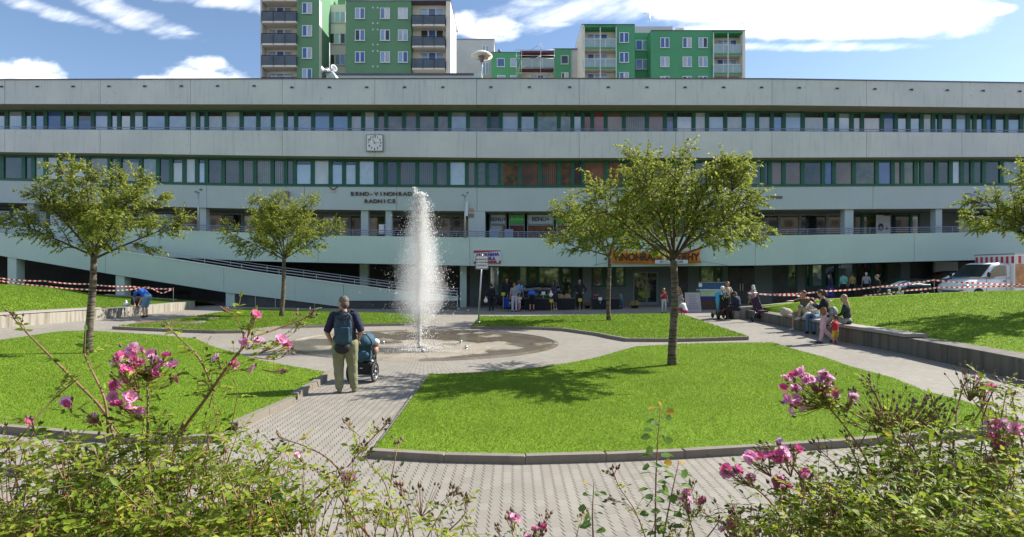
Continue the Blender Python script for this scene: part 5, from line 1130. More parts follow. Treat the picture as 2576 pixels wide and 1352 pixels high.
b4 = G(1532, 811, .05); T4_ = tree(b4, 3.0, 5.5, 3.0, .10, 'tree on the rear lawn in front of the left end of the orange banner', nl=10, seed=41, squash=.8, asym=V((-.2, 0, 0)), nleaf=.85, leaf=.11)
b5 = V((P(2660, 0, 16.5).x, 16.5, 1.05)); T5_ = tree(b5, 2.05, 4.2, 2.5, .12, 'tree on the right mound, half cut off by the picture edge', nl=12, seed=53, squash=.9, nleaf=1.15, leaf=.09)
# maroon tree tie bands
for bx, zs in ((b4, (1.35, .55, .25)),):
    pass
# ================================================================ roses
RL = leafmat('rose_leaf', (.06, .135, .010), (.40, .50, .05), (.62, .45, .08), rough=.5, trans=.5, spec=.25)
RL2 = leafmat('birch_leaf', (.06, .16, .03), (.20, .33, .06), (.62, .36, .04), rough=.45, trans=.5)
CANE = mat('rose_cane', (.17, .13, .05), .55, .3, 12, col2=(.32, .15, .08)); CANEG = mat('green_cane', (.12, .16, .04), .55, .3, 12)
BUD = mat('rose_bud', (.09, .10, .035), .6, .3, 9, col2=(.2, .1, .07))
PET = [bpy.data.materials.new('petal_'+s) for s in ('pink', 'deep_pink', 'pale_pink')]
for m_, c_, c2 in zip(PET, ((.80, .26, .52), (.66, .09, .30), (.86, .48, .70)), ((.93, .66, .84), (.80, .2, .45), (.95, .74, .88))):
    t, n, l, b = nt(m_); g = n.new('ShaderNodeTexCoord'); gr = n.new('ShaderNodeTexNoise'); gr.inputs['Scale'].default_value = 35; l.new(g.outputs['Object'], gr.inputs['Vector'])
    r = n.new('ShaderNodeValToRGB'); r.color_ramp.elements[0].position = .35; r.color_ramp.elements[1].position = .7; r.color_ramp.elements[0].color = (*c_, 1); r.color_ramp.elements[1].color = (*c2, 1)
    l.new(gr.outputs['Fac'], r.inputs['Fac']); l.new(r.outputs[0], b.inputs['Base Color']); b.inputs['Roughness'].default_value = .6
    tr = n.new('ShaderNodeBsdfTranslucent'); mx = n.new('ShaderNodeMixShader'); mx.inputs[0].default_value = .4; l.new(r.outputs[0], tr.inputs[0]); l.new(b.outputs[0], mx.inputs[1]); l.new(tr.outputs[0], mx.inputs[2]); l.new(mx.outputs[0], n['Material Output'].inputs['Surface'])
STAMEN = mat('stamen_yellow', (.75, .42, .04), .6)
def flower_mesh(seed, rings, open_):
    rd = random.Random(seed); q = MB()
    for (k_, r_, tilt, sz) in rings:
        off = rd.uniform(0, 1)
        for k in range(k_):
            a = 2*PI*(k+off)/k_+rd.uniform(-.2, .2); tl = tilt+rd.uniform(-.25, .2); L_ = sz*rd.uniform(.8, 1.1); W_ = L_*.62
            u = V((math.cos(a), math.sin(a), 0)); s = V((-math.sin(a), math.cos(a), 0)); up = V((0, 0, 1))
            def pt(f, g_, cup=.0): return u*(r_+L_*f*math.cos(tl))+s*(W_*g_)+up*(L_*f*math.sin(tl)+cup)
            rows = [(0, .18), (.35, .75), (.7, 1.0), (1.0, .55)]; vs = []
            for f, g_ in rows:
                for gg in (-1, 0, 1): vs.append(pt(f, gg*g_*.9, (.18*L_ if gg else 0)*f+(rd.uniform(-.1, .1)*L_ if f > .6 else 0)))
            fs = [(i*3+j, i*3+j+1, i*3+3+j+1, i*3+3+j) for i in range(3) for j in range(2)]; q.add(vs, fs, 0, True)
    q.ell((0, 0, .15), (.16, .16, .1), n=8, m=4, mi=1)
    me = bpy.data.meshes.new('blossom'); me.from_pydata([tuple(v) for v in q.v], [], q.f); me.polygons.foreach_set('material_index', q.m); me.polygons.foreach_set('use_smooth', q.sm); return me
FM = []
for i, m_ in enumerate((0, 1, 2, 0, 2, 1)):
    rings = [(7, .05, .15, .95), (6, .05, .55, .8), (5, .03, .95, .6)] if i % 2 == 0 else [(5, .05, .25, 1.0), (5, .05, .75, .75)]
    me = flower_mesh(i, rings, 1); me.materials.append(PET[m_]); me.materials.append(STAMEN); FM.append(me)
def blossom(par, c, r_, mi, grp=None):
    o = bpy.data.objects.new('blossom', FM[mi % 6]); COL.objects.link(o); o.parent = par; o.location = c-wloc(par); o.scale = (r_, r_, r_)
    o.rotation_euler = (random.uniform(.15, 1.35), random.uniform(-.6, .6), random.uniform(0, 6.28)); return o
def bush(label, base, canes, clusters, mass, name='rose_bush', leaf=.026, buds=1.0, Y0=2.4, lm=None, grp='rose bushes in the foreground', cane_m=None, masslayers=.9, seed=3):
    """canes: pixel paths with depth; clusters: blossom heads; mass: leafy regions (x, y, rx, ry, count)"""
    rd = random.Random(seed); o = empty(name, base, label, 'rose bush', grp)
    lb = MB(); LP, LD, LS, LT = [], [], [], []
    def compound(p, d, size):
        d = d.normalized(); side = d.cross(V((0, 0, 1))); side = side.normalized() if side.length > .1 else V((1, 0, 0))
        e = p+d*size*2.6; lb.tube([p, e], size*.035, 3, cap=False); tn = rd.gauss(.45, .25)
        for f, s_ in ((1, 0), (.62, 1), (.62, -1), (.3, 1), (.3, -1)):
            a = p.lerp(e, f); ld = d*(.5 if s_ else 1)+side*s_+V((0, 0, rd.uniform(-.45, .25))); LP.append(a); LD.append(ld); LS.append(size*rd.uniform(.8, 1.2)); LT.append(min(.98, max(0, tn+rd.uniform(-.12, .12))))
    def budtip(p, d, ln):
        e = p+d*ln; lb.tube([p, p.lerp(e, .5)+V((rd.uniform(-.004, .004), 0, .003)), e], [.0016, .0013, .0012], 4, cap=False); r_ = rd.uniform(.0042, .0075)
        lb.lathe([(0, -r_*1.2), (r_*.8, -r_*.6), (r_, .2*r_), (r_*.6, r_*1.2), (0, r_*2.6)], 6, e, d, mi=1)
    def spray(p, d, n_, ln):
        for _ in range(n_):
            dd = (d+V((rd.uniform(-.9, .9), rd.uniform(-.7, .7), rd.uniform(-.3, .9)))).normalized(); budtip(p, dd, ln*rd.uniform(.5, 1.2))
    ends = []
    for c in canes:
        pts, r_, nleaf, bud = c[0], c[1]*1.2, c[2], c[3]; Yb_ = c[4] if len(c) > 4 else Y0
        W_ = [P(x, y, Yb_+rd.uniform(-.05, .05)+.03*i) for i, (x, y) in enumerate(pts)]
        q = []
        for i in range(len(W_)-1):
            a = W_[i-1] if i else W_[i]; b_, c_ = W_[i], W_[i+1]; d_ = W_[i+2] if i+2 < len(W_) else W_[i+1]
            for k in range(4): t = k/4; q.append(.5*((2*b_)+(c_-a)*t+(2*a-5*b_+4*c_-d_)*t*t+(3*b_-a-3*c_+d_)*t**3))
        q.append(W_[-1]); m_ = len(q); lb.tube(q, [r_*(1-.65*i/m_) for i in range(m_)], 6, mi=0)
        for k in range(nleaf):
            i = rd.randrange(1, m_-1); d = (q[i+1]-q[i]).normalized(); sd_ = V((rd.uniform(-1, 1), rd.uniform(-1, 1), rd.uniform(-.2, .8)))
            compound(q[i], sd_+d*.4, leaf*rd.uniform(.7, 1.2))
        for k in range(int(m_*.5)):
            i = rd.randrange(0, m_-1); lb.tube([q[i], q[i]+V((rd.uniform(-1, 1), rd.uniform(-1, 1), .2)).normalized()*r_*2.2], [r_*.45, 0.0002], 3, cap=False)
        if bud: spray(q[-1], (q[-1]-q[-2]).normalized(), bud, .045); spray(q[-3], (q[-1]-q[-3]).normalized(), bud//2, .06)
        ends.append(q)
    for (x, y, rx, ry, nf, nb, size, Yc, root) in clusters:
        R_ = P(root[0], root[1], Yc)
        for k in range(nf):
            a = rd.uniform(0, 2*PI); s_ = math.sqrt(rd.random()); c = P(x+rx*s_*math.cos(a), y+ry*s_*math.sin(a), Yc+rd.uniform(-.05, .05))
            lb.tube([R_, R_.lerp(c, .6)+V((0, .01, -.01)), c], [.0024, .0018, .0014], 4, cap=False); blossom(o, c, size*rd.uniform(.85, 1.35), rd.choice((0, 0, 1, 2, 3, 4, 5)))
        for k in range(nb):
            a = rd.uniform(0, 2*PI); s_ = rd.uniform(.3, 1.25); c = P(x+rx*s_*math.cos(a), y+ry*s_*math.sin(a), Yc+rd.uniform(-.06, .06)); d = (c-R_)
            lb.tube([R_, R_.lerp(c, .55)+V((0, 0, -.008)), c], [.0018, .0014, .001], 4, cap=False); dn = (d.normalized()+V((0, 0, .4))).normalized()
            r_ = rd.uniform(.004, .0075); lb.lathe([(0, -r_*1.2), (r_*.8, -r_*.6), (r_, .2*r_), (r_*.6, r_*1.2), (0, r_*2.6)], 6, c, dn, mi=1)
        for k in range(max(2, nf)): compound(R_.lerp(P(x, y, Yc), rd.uniform(0, .7)), V((rd.uniform(-1, 1), rd.uniform(-1, 1), rd.uniform(-.3, .6))), leaf*.8)
    for (x, y, rx, ry, cnt, Ya, Yz) in mass:
        for k in range(int(cnt*masslayers)):
            a = rd.uniform(0, 2*PI); s_ = math.sqrt(rd.random()); px_, py_ = x+rx*s_*math.cos(a), y+ry*s_*math.sin(a); Yq = rd.uniform(Ya, Yz)
            p = P(px_, py_, Yq); compound(p, V((rd.uniform(-1, 1), rd.uniform(-1, 1), rd.uniform(-.5, .8))), leaf*rd.uniform(.55, 1.15))
            if k % 4 == 0: lb.tube([p, p+V((rd.uniform(-.08, .08), rd.uniform(-.06, .06), -rd.uniform(.1, .3)))], [.0016, .0028], 4, cap=False)
            if k % 13 == 0: budtip(p, V((rd.uniform(-.3, .3), rd.uniform(-.3, .3), 1)).normalized(), .05*rd.uniform(.6, 1.4))
    lb.build('stems_and_buds', [cane_m or CANE, BUD], o)
    P_ = np.array([tuple(p) for p in LP]); leaves('foliage', P_, np.array([tuple(p) for p in LD]), np.array(LS), lm or RL, o, np.array(LT), fine=True, width=.9)
    return o
soil = .42
bush('big rose bush at the left with long arching canes and clusters of pink blossoms', V((-1.1, 2.4, soil)),
  [([(420, 1352), (300, 1130), (265, 1040), (190, 960), (120, 890), (70, 840), (38, 805)], .0065, 3, 7), ([(272, 1090), (262, 1000), (215, 900), (222, 885)], .005, 5, 0), ([(370, 1200), (372, 1040), (370, 960)], .006, 8, 0),
   ([(430, 1352), (440, 1130), (520, 1000), (590, 900), (640, 850), (690, 830), (770, 800)], .0075, 8, 8), ([(540, 985), (500, 900), (450, 850), (432, 832)], .004, 9, 4), ([(600, 895), (612, 850), (600, 810), (580, 790)], .003, 4, 6),
   ([(0, 1150), (60, 1090), (130, 1010), (200, 950)], .004, 8, 0), ([(640, 1352), (500, 1310), (400, 1240), (330, 1130), (250, 1030)], .006, 12, 3), ([(560, 1300), (600, 1230), (700, 1150)], .004, 8, 4), ([(660, 880), (720, 850), (750, 830)], .002, 3, 5), ([(640, 900), (690, 905), (720, 895)], .002, 3, 4)],
  [(350, 895, 70, 26, 13, 10, .021, 2.35, (370, 960)), (400, 925, 42, 30, 7, 8, .021, 2.38, (372, 960)), (310, 920, 36, 26, 6, 6, .021, 2.3, (350, 990)), (320, 1015, 52, 26, 8, 6, .022, 2.3, (360, 1060)), (300, 965, 30, 15, 3, 5, .02, 2.35, (360, 1010)),
   (222, 1045, 26, 22, 4, 4, .022, 2.3, (262, 1060)), (173, 1012, 12, 12, 2, 2, .022, 2.3, (180, 1040)), (635, 852, 32, 16, 3, 6, .022, 2.4, (620, 880)), (640, 802, 12, 10, 1, 7, .024, 2.4, (622, 850)), (700, 862, 28, 12, 3, 6, .022, 2.4, (650, 890)), (540, 903, 12, 8, 1, 5, .024, 2.4, (560, 930)), (587, 917, 14, 8, 1, 4, .022, 2.4, (570, 935)), (640, 925, 12, 8, 1, 3, .024, 2.4, (600, 930)), (438, 952, 12, 10, 1, 4, .02, 2.4, (400, 980)), (75, 1055, 8, 5, 1, 5, .014, 2.3, (90, 1090)), (708, 937, 8, 6, 1, 4, .014, 2.4, (660, 930)), (460, 1280, 30, 10, 2, 0, .022, 2.2, (470, 1300)), (25, 1185, 8, 8, 1, 0, .02, 2.2, (25, 1200))],
  [(130, 1240, 170, 130, 300, 1.9, 2.6), (330, 1190, 210, 80, 230, 2.1, 2.7), (420, 1270, 300, 120, 520, 1.9, 2.6), (600, 1180, 130, 90, 130, 2.1, 2.6), (230, 1330, 260, 60, 350, 1.8, 2.4), (640, 1310, 130, 60, 130, 1.9, 2.3), (420, 1085, 170, 32, 60, 2.2, 2.6), (100, 1130, 120, 40, 36, 2.2, 2.6), (330, 1335, 330, 40, 420, 1.75, 2.1), (560, 1000, 60, 60, 12, 2.3, 2.5)], seed=5, leaf=.036)
bush('sparse rose shoots between the left bush and the paving', V((-.6, 2.3, soil)),
  [([(690, 1352), (800, 1250), (870, 1180), (930, 1110), (970, 1070)], .0045, 8, 8), ([(860, 1190), (820, 1150), (760, 1120), (710, 1105)], .0035, 5, 6), ([(930, 1352), (880, 1290), (840, 1230), (800, 1190)], .0045, 9, 3), ([(1000, 1352), (970, 1220), (930, 1170), (915, 1135)], .003, 6, 6), ([(980, 1230), (995, 1150), (1003, 1120)], .0025, 4, 5), ([(1040, 1352), (1030, 1290), (1010, 1240)], .003, 3, 7), ([(1075, 1352), (1110, 1290), (1140, 1250)], .0025, 4, 8), ([(1110, 1352), (1165, 1300), (1170, 1270)], .003, 6, 4), ([(900, 1140), (905, 1100), (880, 1080)], .002, 2, 5)],
  [(865, 1200, 16, 10, 2, 8, .024, 2.3, (880, 1240)), (752, 1145, 6, 6, 1, 6, .014, 2.3, (770, 1170)), (960, 1290, 40, 20, 0, 12, .02, 2.3, (970, 1330)), (1075, 1240, 50, 24, 0, 12, .02, 2.3, (1060, 1300))],
  [(900, 1300, 150, 60, 70, 2.0, 2.4), (800, 1250, 90, 60, 40, 2.0, 2.4), (1140, 1330, 60, 25, 16, 2.0, 2.3), (880, 1220, 70, 40, 20, 2.1, 2.4)], seed=9, leaf=.030)
bush('small rose sprig with two pink blossoms at the bottom middle', V((.03, 2.2, soil)),
  [([(1300, 1400), (1290, 1340), (1288, 1310)], .0025, 3, 6), ([(1340, 1400), (1355, 1350), (1370, 1315)], .0025, 3, 6), ([(1260, 1400), (1255, 1345)], .002, 2, 6)],
  [(1288, 1303, 14, 7, 3, 6, .018, 2.2, (1292, 1335)), (1358, 1330, 16, 14, 4, 7, .018, 2.2, (1350, 1365)), (1340, 1352, 20, 8, 2, 4, .016, 2.2, (1340, 1380))], [(1310, 1370, 80, 22, 14, 2.1, 2.3)], seed=13, leaf=.018)
def shoot(label, pts, Y, n_, ls, seed):
    rd = random.Random(seed); W_ = [P(x, y, Y) for x, y in pts]; o = empty('birch_shoot', V((W_[0].x, Y, soil)), label, 'shoot', 'upright leafy shoots')
    W_[0] = V((W_[0].x, Y, soil)); lb = MB().tube(W_, [.0045-.003*i/(len(W_)-1) for i in range(len(W_))], 6); LP, LD, LS, LT = [], [], [], []
    for k in range(n_):
        t = .25+.75*k/n_; s_ = t*(len(W_)-1); i = min(int(s_), len(W_)-2); p = W_[i].lerp(W_[i+1], s_-i); a = k*2.4; d = V((math.cos(a), math.sin(a)*.6, rd.uniform(-.1, .5)))
        e = p+d.normalized()*ls*.5; lb.tube([p, e], .0008, 3, cap=False); LP.append(e); LD.append(d+V((0, 0, -.3))); LS.append(ls*(1.1-.45*t)*rd.uniform(.8, 1.15)); LT.append(.99 if t > .93 else rd.uniform(.2, .75))
    lb.build('stem', CANEG if False else CANE, o); leaves('foliage', np.array([tuple(p) for p in LP]), np.array([tuple(p) for p in LD]), np.array(LS), RL2, o, np.array(LT), fine=True, width=1.7)
shoot('tallest upright leafy shoot with orange tip leaves right of centre', [(1645, 1500), (1648, 1352), (1650, 1200), (1655, 1100), (1662, 1020)], 2.3, 34, .056, 1)
shoot('leafy shoot with an orange tip right beside the tallest shoot', [(1660, 1500), (1668, 1352), (1690, 1240), (1708, 1160)], 2.3, 26, .056, 2)
shoot('small pale leafy shoot left of the tallest shoot', [(1492, 1500), (1492, 1352), (1490, 1290), (1494, 1215)], 2.2, 15, .045, 3)
bush('thin rose twigs with buds around the leafy shoots', V((.6, 2.3, soil)), [([(1640, 1400), (1600, 1290), (1560, 1230), (1545, 1195)], .003, 6, 7), ([(1610, 1310), (1580, 1270), (1550, 1262)], .002, 3, 5), ([(1440, 1400), (1455, 1330), (1468, 1300)], .002, 3, 4), ([(1760, 1400), (1735, 1310), (1715, 1260)], .003, 6, 6), ([(1700, 1400), (1690, 1340)], .003, 6, 4)],
  [(1724, 1258, 12, 22, 6, 6, .019, 2.3, (1735, 1310)), (1766, 1258, 8, 6, 1, 3, .016, 2.3, (1750, 1300))], [(1690, 1340, 60, 40, 20, 2.2, 2.4)], seed=17, leaf=.02)
bush('rose bush right of centre with loose violet pink blossoms', V((.9, 2.3, soil)),
  [([(2060, 1400), (2040, 1250), (1980, 1160), (1925, 1130)], .005, 8, 5), ([(2000, 1400), (1950, 1280), (1890, 1220), (1840, 1190)], .0045, 8, 4), ([(2020, 1250), (2010, 1190), (1995, 1150)], .003, 4, 4), ([(2150, 1400), (2180, 1250), (2155, 1160), (2130, 1110)], .0045, 4, 4), ([(1860, 1400), (1820, 1320), (1770, 1290), (1740, 1240)], .003, 6, 6), ([(2120, 1400), (2100, 1290), (2060, 1240)], .004, 10, 5)],
  [(1900, 1145, 40, 18, 7, 8, .022, 2.3, (1940, 1200)), (1840, 1192, 26, 16, 6, 8, .023, 2.25, (1890, 1225)), (1980, 1140, 36, 20, 8, 8, .022, 2.3, (1990, 1200)), (1960, 1090+20, 10, 6, 1, 2, .016, 2.35, (1970, 1150)), (1940, 1205, 30, 18, 4, 6, .021, 2.3, (1960, 1240)), (1885, 1205, 10, 8, 2, 3, .02, 2.3, (1900, 1230)), (1965, 1225, 26, 10, 4, 3, .021, 2.3, (1970, 1260)), (2030, 1200, 26, 10, 3, 6, .018, 2.3, (2020, 1250)), (1850, 1285, 14, 12, 2, 5, .021, 2.3, (1870, 1320)), (1840, 1330, 30, 16, 3, 4, .021, 2.25, (1850, 1360)), (1885, 1345, 18, 10, 3, 2, .022, 2.25, (1890, 1370)), (2065, 1278, 16, 10, 2, 5, .022, 2.3, (2070, 1310)), (2115, 1255, 14, 8, 2, 4, .018, 2.3, (2110, 1290)), (2090, 1200, 30, 20, 0, 12, .02, 2.3, (2080, 1250))],
  [(1990, 1330, 170, 60, 200, 1.95, 2.4), (2060, 1260, 110, 60, 150, 2.05, 2.5), (1870, 1310, 80, 45, 36, 2.1, 2.4), (2090, 1340, 110, 40, 130, 2.0, 2.4)], seed=21, leaf=.028)
bush('big rose bush in the right corner, mostly seed heads', V((2.1, 2.6, soil)),
  [([(2230, 1400), (2210, 1250), (2170, 1140), (2080, 1020), (2000, 970)], .006, 8, 4, 2.5), ([(2300, 1400), (2290, 1250), (2250, 1100), (2210, 1010), (2190, 970)], .0075, 8, 5, 2.5), ([(2250, 1100), (2180, 1060), (2110, 1020)], .004, 6, 8, 2.5), ([(2400, 1400), (2395, 1250), (2400, 1100), (2415, 1000), (2430, 960)], .006, 6, 6, 2.6), ([(2330, 1400), (2340, 1250), (2300, 1130), (2230, 1050)], .005, 8, 8, 2.5), ([(2500, 1400), (2520, 1200), (2500, 1080), (2450, 1010)], .006, 10, 5, 2.5), ([(2440, 1400), (2470, 1240), (2576, 1130)], .006, 10, 2, 2.4), ([(2350, 1200), (2370, 1090), (2350, 1020)], .004, 8, 8, 2.5), ([(2150, 1400), (2150, 1250), (2110, 1180), (2060, 1130)], .004, 10, 5, 2.4), ([(2470, 1060), (2500, 980), (2540, 960)], .003, 6, 6, 2.5)],
  [(2040, 950, 66, 18, 15, 12, .0215, 2.5, (2090, 1020)), (2000, 1000, 36, 40, 14, 8, .0215, 2.48, (2070, 1025)), (2080, 985, 36, 20, 8, 8, .0215, 2.5, (2090, 1035)), (2145, 990, 10, 14, 2, 10, .02, 2.5, (2130, 1040)), (2220, 1010, 80, 34, 0, 34, .02, 2.5, (2230, 1080)), (2300, 1030, 70, 34, 0, 30, .02, 2.5, (2270, 1090)), (2180, 1050, 60, 24, 0, 26, .02, 2.5, (2210, 1090)), (2440, 945, 56, 30, 2, 24, .018, 2.6, (2440, 1010)), (2480, 975, 22, 12, 4, 12, .02, 2.6, (2470, 1030)), (2360, 1040, 60, 30, 0, 20, .02, 2.5, (2360, 1100)), (2520, 1085, 44, 26, 11, 4, .0225, 2.4, (2530, 1140)), (2530, 1120, 20, 14, 4, 2, .02, 2.4, (2530, 1150)), (2500, 1160, 14, 8, 2, 3, .02, 2.4, (2510, 1190)), (2400, 1185, 20, 16, 2, 4, .018, 2.4, (2400, 1220)), (2120, 1250, 12, 8, 1, 3, .018, 2.3, (2130, 1290))],
  [(2330, 1250, 210, 110, 430, 2.1, 2.7), (2440, 1310, 200, 90, 480, 1.9, 2.5), (2250, 1330, 180, 60, 300, 1.95, 2.5), (2400, 1130, 160, 70, 150, 2.3, 2.7), (2500, 1200, 120, 90, 150, 2.1, 2.6), (2400, 1340, 230, 40, 380, 1.75, 2.1), (2230, 1170, 90, 60, 70, 2.3, 2.6), (2530, 1030, 60, 60, 40, 2.4, 2.7), (2270, 1060, 100, 30, 26, 2.4, 2.6)], seed=27, leaf=.034)
# ================================================================ people
SKIN = mat('skin', (.50, .28, .19), .5, .08, 12, spec=.4)
SKIN2 = mat('skin_tanned', (.40, .21, .14), .5, .08, 12, spec=.4)
def cloth(name, c, rough=.85, var=.15): return mat(name, c, rough, var, 7, .3, 40)
H_GREY = mat('hair_grey_brown', (.14, .11, .09), .7, .35, 30); H_DARK = mat('hair_dark', (.02, .014, .01), .6, .3, 30); H_BLOND = mat('hair_blond', (.42, .29, .15), .6, .25, 25); H_WHITE = mat('hair_white', (.6, .58, .53), .7, .12, 25); H_BROWN = mat('hair_brown', (.09, .045, .02), .6, .3, 30); H_RED = mat('hair_light_brown', (.26, .13, .06), .6, .3, 30)
BASE = dict(pelvis=(0, 0, .95), chest=(0, 0, 1.28), neck=(0, -.01, 1.46), head=(0, .02, 1.62),
            shl=(-.18, -.01, 1.42), shr=(.18, -.01, 1.42), ell=(-.25, -.03, 1.14), elr=(.25, -.03, 1.14), hal=(-.26, .05, .88), har=(.26, .05, .88),
            hil=(-.095, 0, .92), hir=(.095, 0, .92), knl=(-.11, .03, .50), knr=(.11, .03, .50), anl=(-.12, -.02, .08), anr=(.12, -.02, .08), look=(0, 1, 0))
def cap(mb, a, b, ra, rb, n=12, flat=None):
    a, b = V(a), V(b); mb.tube([a-(b-a).normalized()*ra*.6, a-(b-a).normalized()*ra*.3, a, b, b+(b-a).normalized()*rb*.3, b+(b-a).normalized()*rb*.6], [ra*.55, ra*.9, ra, rb, rb*.9, rb*.55], n)
def frame(up, right):
    up = V(up).normalized(); r_ = V(right); r_ = (r_-up*r_.dot(up)).normalized(); f_ = up.cross(r_).normalized(); return Matrix((r_, f_, up)).transposed()
def hand(mb, w_, el, curl=.6, side=1, s=1.0):
    w_, el = V(w_), V(el); d = (w_-el).normalized(); x = d.cross(V((0, 1, 0)))
    x = x.normalized() if x.length > .2 else V((1, 0, 0)); y = d.cross(x).normalized()    # x,y span the palm
    palm = w_+d*.045*s; mb.ell(palm, (.036*s, .018*s, .05*s), Matrix((x, y, d)).transposed(), 10, 6)
    for k, (o_, ln) in enumerate(((-.028, .066), (-.010, .076), (.009, .071), (.027, .056))):
        p0 = w_+d*.08*s+x*o_*s*1.12; b_ = (d+y*curl*.5).normalized(); c_ = (d+y*curl*1.6).normalized(); p1 = p0+b_*ln*.5*s; p2 = p1+c_*ln*.55*s
        mb.tube([p0-d*.015*s, p0, p1, p2], [.0088*s, .0088*s, .0082*s, .0066*s], 7)
    t0 = w_+d*.03*s-x*.03*s*side; t1 = t0+(d*.6-x*side+y*.4).normalized()*.035*s; mb.tube([t0, t1, t1+(d+y*.5).normalized()*.03*s], [.0115*s, .0098*s, .0075*s], 7)
def person(label, base, yaw, H, pose=None, shirt=None, trousers=None, shoes=None, hair=H_DARK, skin=SKIN, sleeve=.5, leg=1.0, build=1.0, hairlen=0.0, skirt=None, cap_m=None, group=None, voxel=.012, long_hair=0, glasses=False, curl=.6, tail=0, shirtlow=0, coat=False, headscale=1.0, legw=1.0):
    """local frame: facing +y, height 1.75 before scaling"""
    J = dict(BASE); J.update(pose or {}); s = H/1.75; o = empty('person', base, label, 'person', group, yaw); o.scale = (1, 1, 1)
    for k in J: J[k] = V(J[k])*(s if k != 'look' else 1)
    vx = voxel*max(.75, min(1.1, s)); B = build; bd = MB(); look = J['look'].normalized()
    spine = (J['neck']-J['pelvis']).normalized(); right = J['shr']-J['shl']; F = frame(spine, right); mid = J['pelvis'].lerp(J['chest'], .55)
    # head
    hd = J['head']; hu = (hd-J['neck']).normalized(); hs = headscale*(s if s > .8 else s*.5+.4*.8); rr = look.cross(hu)
    HF = Matrix((rr.normalized(), hu.cross(rr.normalized()).normalized(), hu)).transposed() if rr.length > .1 else frame(hu, right)
    def hp(x, y, z): return hd+HF @ V((x, y, z))*hs
    bd.ell(hp(0, 0, .03), (.076*hs, .094*hs, .105*hs), HF, 16, 12); bd.ell(hp(0, .028, -.055), (.056*hs, .062*hs, .055*hs), HF, 12, 8)
    bd.ell(hp(0, .098, -.012), (.014*hs, .022*hs, .024*hs), HF, 8, 6); bd.ell(hp(0, .083, -.062), (.024*hs, .012*hs, .009*hs), HF, 8, 6)
    for e in (-1, 1): bd.ell(hp(e*.079, -.005, -.01), (.012*hs, .02*hs, .032*hs), HF, 8, 6)
    cap(bd, J['neck']-spine*.03*s, hd-hu*.05*hs, .056*s*B, .05*s)
    # torso
    bd.ell(J['chest'], (.155*s*B, .105*s*B, .2*s), F); bd.ell(mid, (.135*s*B, .1*s*B, .17*s), F); bd.ell(J['pelvis'], (.155*s*B, .11*s*B, .13*s), F)
    for q in 'lr':
        cap(bd, J['sh'+q], J['el'+q], .05*s*B, .038*s*B); cap(bd, J['el'+q], J['ha'+q], .037*s*B, .024*s); hand(bd, J['ha'+q], J['el'+q], curl, 1 if q == 'l' else -1, s if s > .8 else s*1.05)
        cap(bd, J['hi'+q], J['kn'+q], .08*s*B, .052*s*B); cap(bd, J['kn'+q], J['an'+q], .05*s*B, .034*s)
        cap(bd, J['neck']-spine*.06*s, J['sh'+q], .05*s*B, .048*s*B)
        ft = J.get('ft'+q, None); fd = (ft if ft else V((0, 1, -.12))); fd = V(fd).normalized() if ft is None else V(fd).normalized(); cap(bd, J['an'+q]-V((0, 0, .025*s)), J['an'+q]+fd*.13*s-V((0, 0, .02*s)), .034*s, .028*s)
    obj_me('body', remeshed(bd, vx, 3), skin, o)
    if shirt:
        t_ = MB(); g_ = 1.13; low = J['pelvis'] + spine*(.06 if not coat else -.04)*s-spine*shirtlow*s
        t_.ell(J['chest'], (.155*s*B*g_, .108*s*B*g_, .205*s), F); t_.ell(mid, (.142*s*B*g_, .108*s*B*g_, .18*s), F); t_.ell(low, (.158*s*B*g_*.98, .115*s*B*g_, .11*s), F)
        for q in 'lr':
            cap(t_, J['neck']-spine*.07*s, J['sh'+q], .055*s*B, .06*s*B)
            if sleeve > 0: cap(t_, J['sh'+q], J['sh'+q].lerp(J['el'+q], min(1, sleeve*1.5)), .062*s*B, .056*s*B if sleeve < .7 else .05*s*B)
            if sleeve >= 1: cap(t_, J['el'+q], J['el'+q].lerp(J['ha'+q], .88), .049*s*B, .036*s)
        obj_me('jacket' if sleeve >= 1 and coat else 'shirt', remeshed(t_, vx*1.15, 3), shirt, o)
    if trousers:
        t_ = MB(); t_.ell(J['pelvis']-spine*.01*s, (.165*s*B*1.04, .122*s*B*1.06, .13*s), F)
        for q in 'lr':
            e_ = min(1, leg*2); cap(t_, J['hi'+q], J['hi'+q].lerp(J['kn'+q], e_), .094*s*B*legw, (.066 if leg > .6 else .078)*s*B*legw)
            if leg > .5: cap(t_, J['kn'+q], J['kn'+q].lerp(J['an'+q], (leg-.5)*2*.97), .064*s*B*legw, .05*s*B*legw)
        obj_me('trousers' if leg > .6 else 'shorts', remeshed(t_, vx*1.15, 3), trousers, o)
    if skirt:
        m_, ln = skirt; t_ = MB(); c0 = J['pelvis']+V((0, 0, .08*s)); t_.lathe([(.13*s*B, 0), (.17*s*B, -.12*s), (.21*s*B, -ln*s*.7), (.24*s*B, -ln*s), (.2*s*B, -ln*s)], 20, c0); t_.build('skirt', m_, o, world=False)
    if shoes:
        for q in 'lr':
            t_ = MB(); ft = J.get('ft'+q, V((0, 1, 0))); fl = V(ft).normalized(); a = J['an'+q]; sx_ = fl.cross(V((0, 0, 1))).normalized()
            t_.ell(a+fl*.055*s+V((0, 0, -.042*s)), (.043*s, .125*s, .042*s), Matrix((sx_, fl, sx_.cross(fl))).transposed()); cap(t_, a, a-V((0, 0, .05*s)), .044*s, .046*s)
            obj_me('shoe', remeshed(t_, vx*.9, 1), shoes, o)
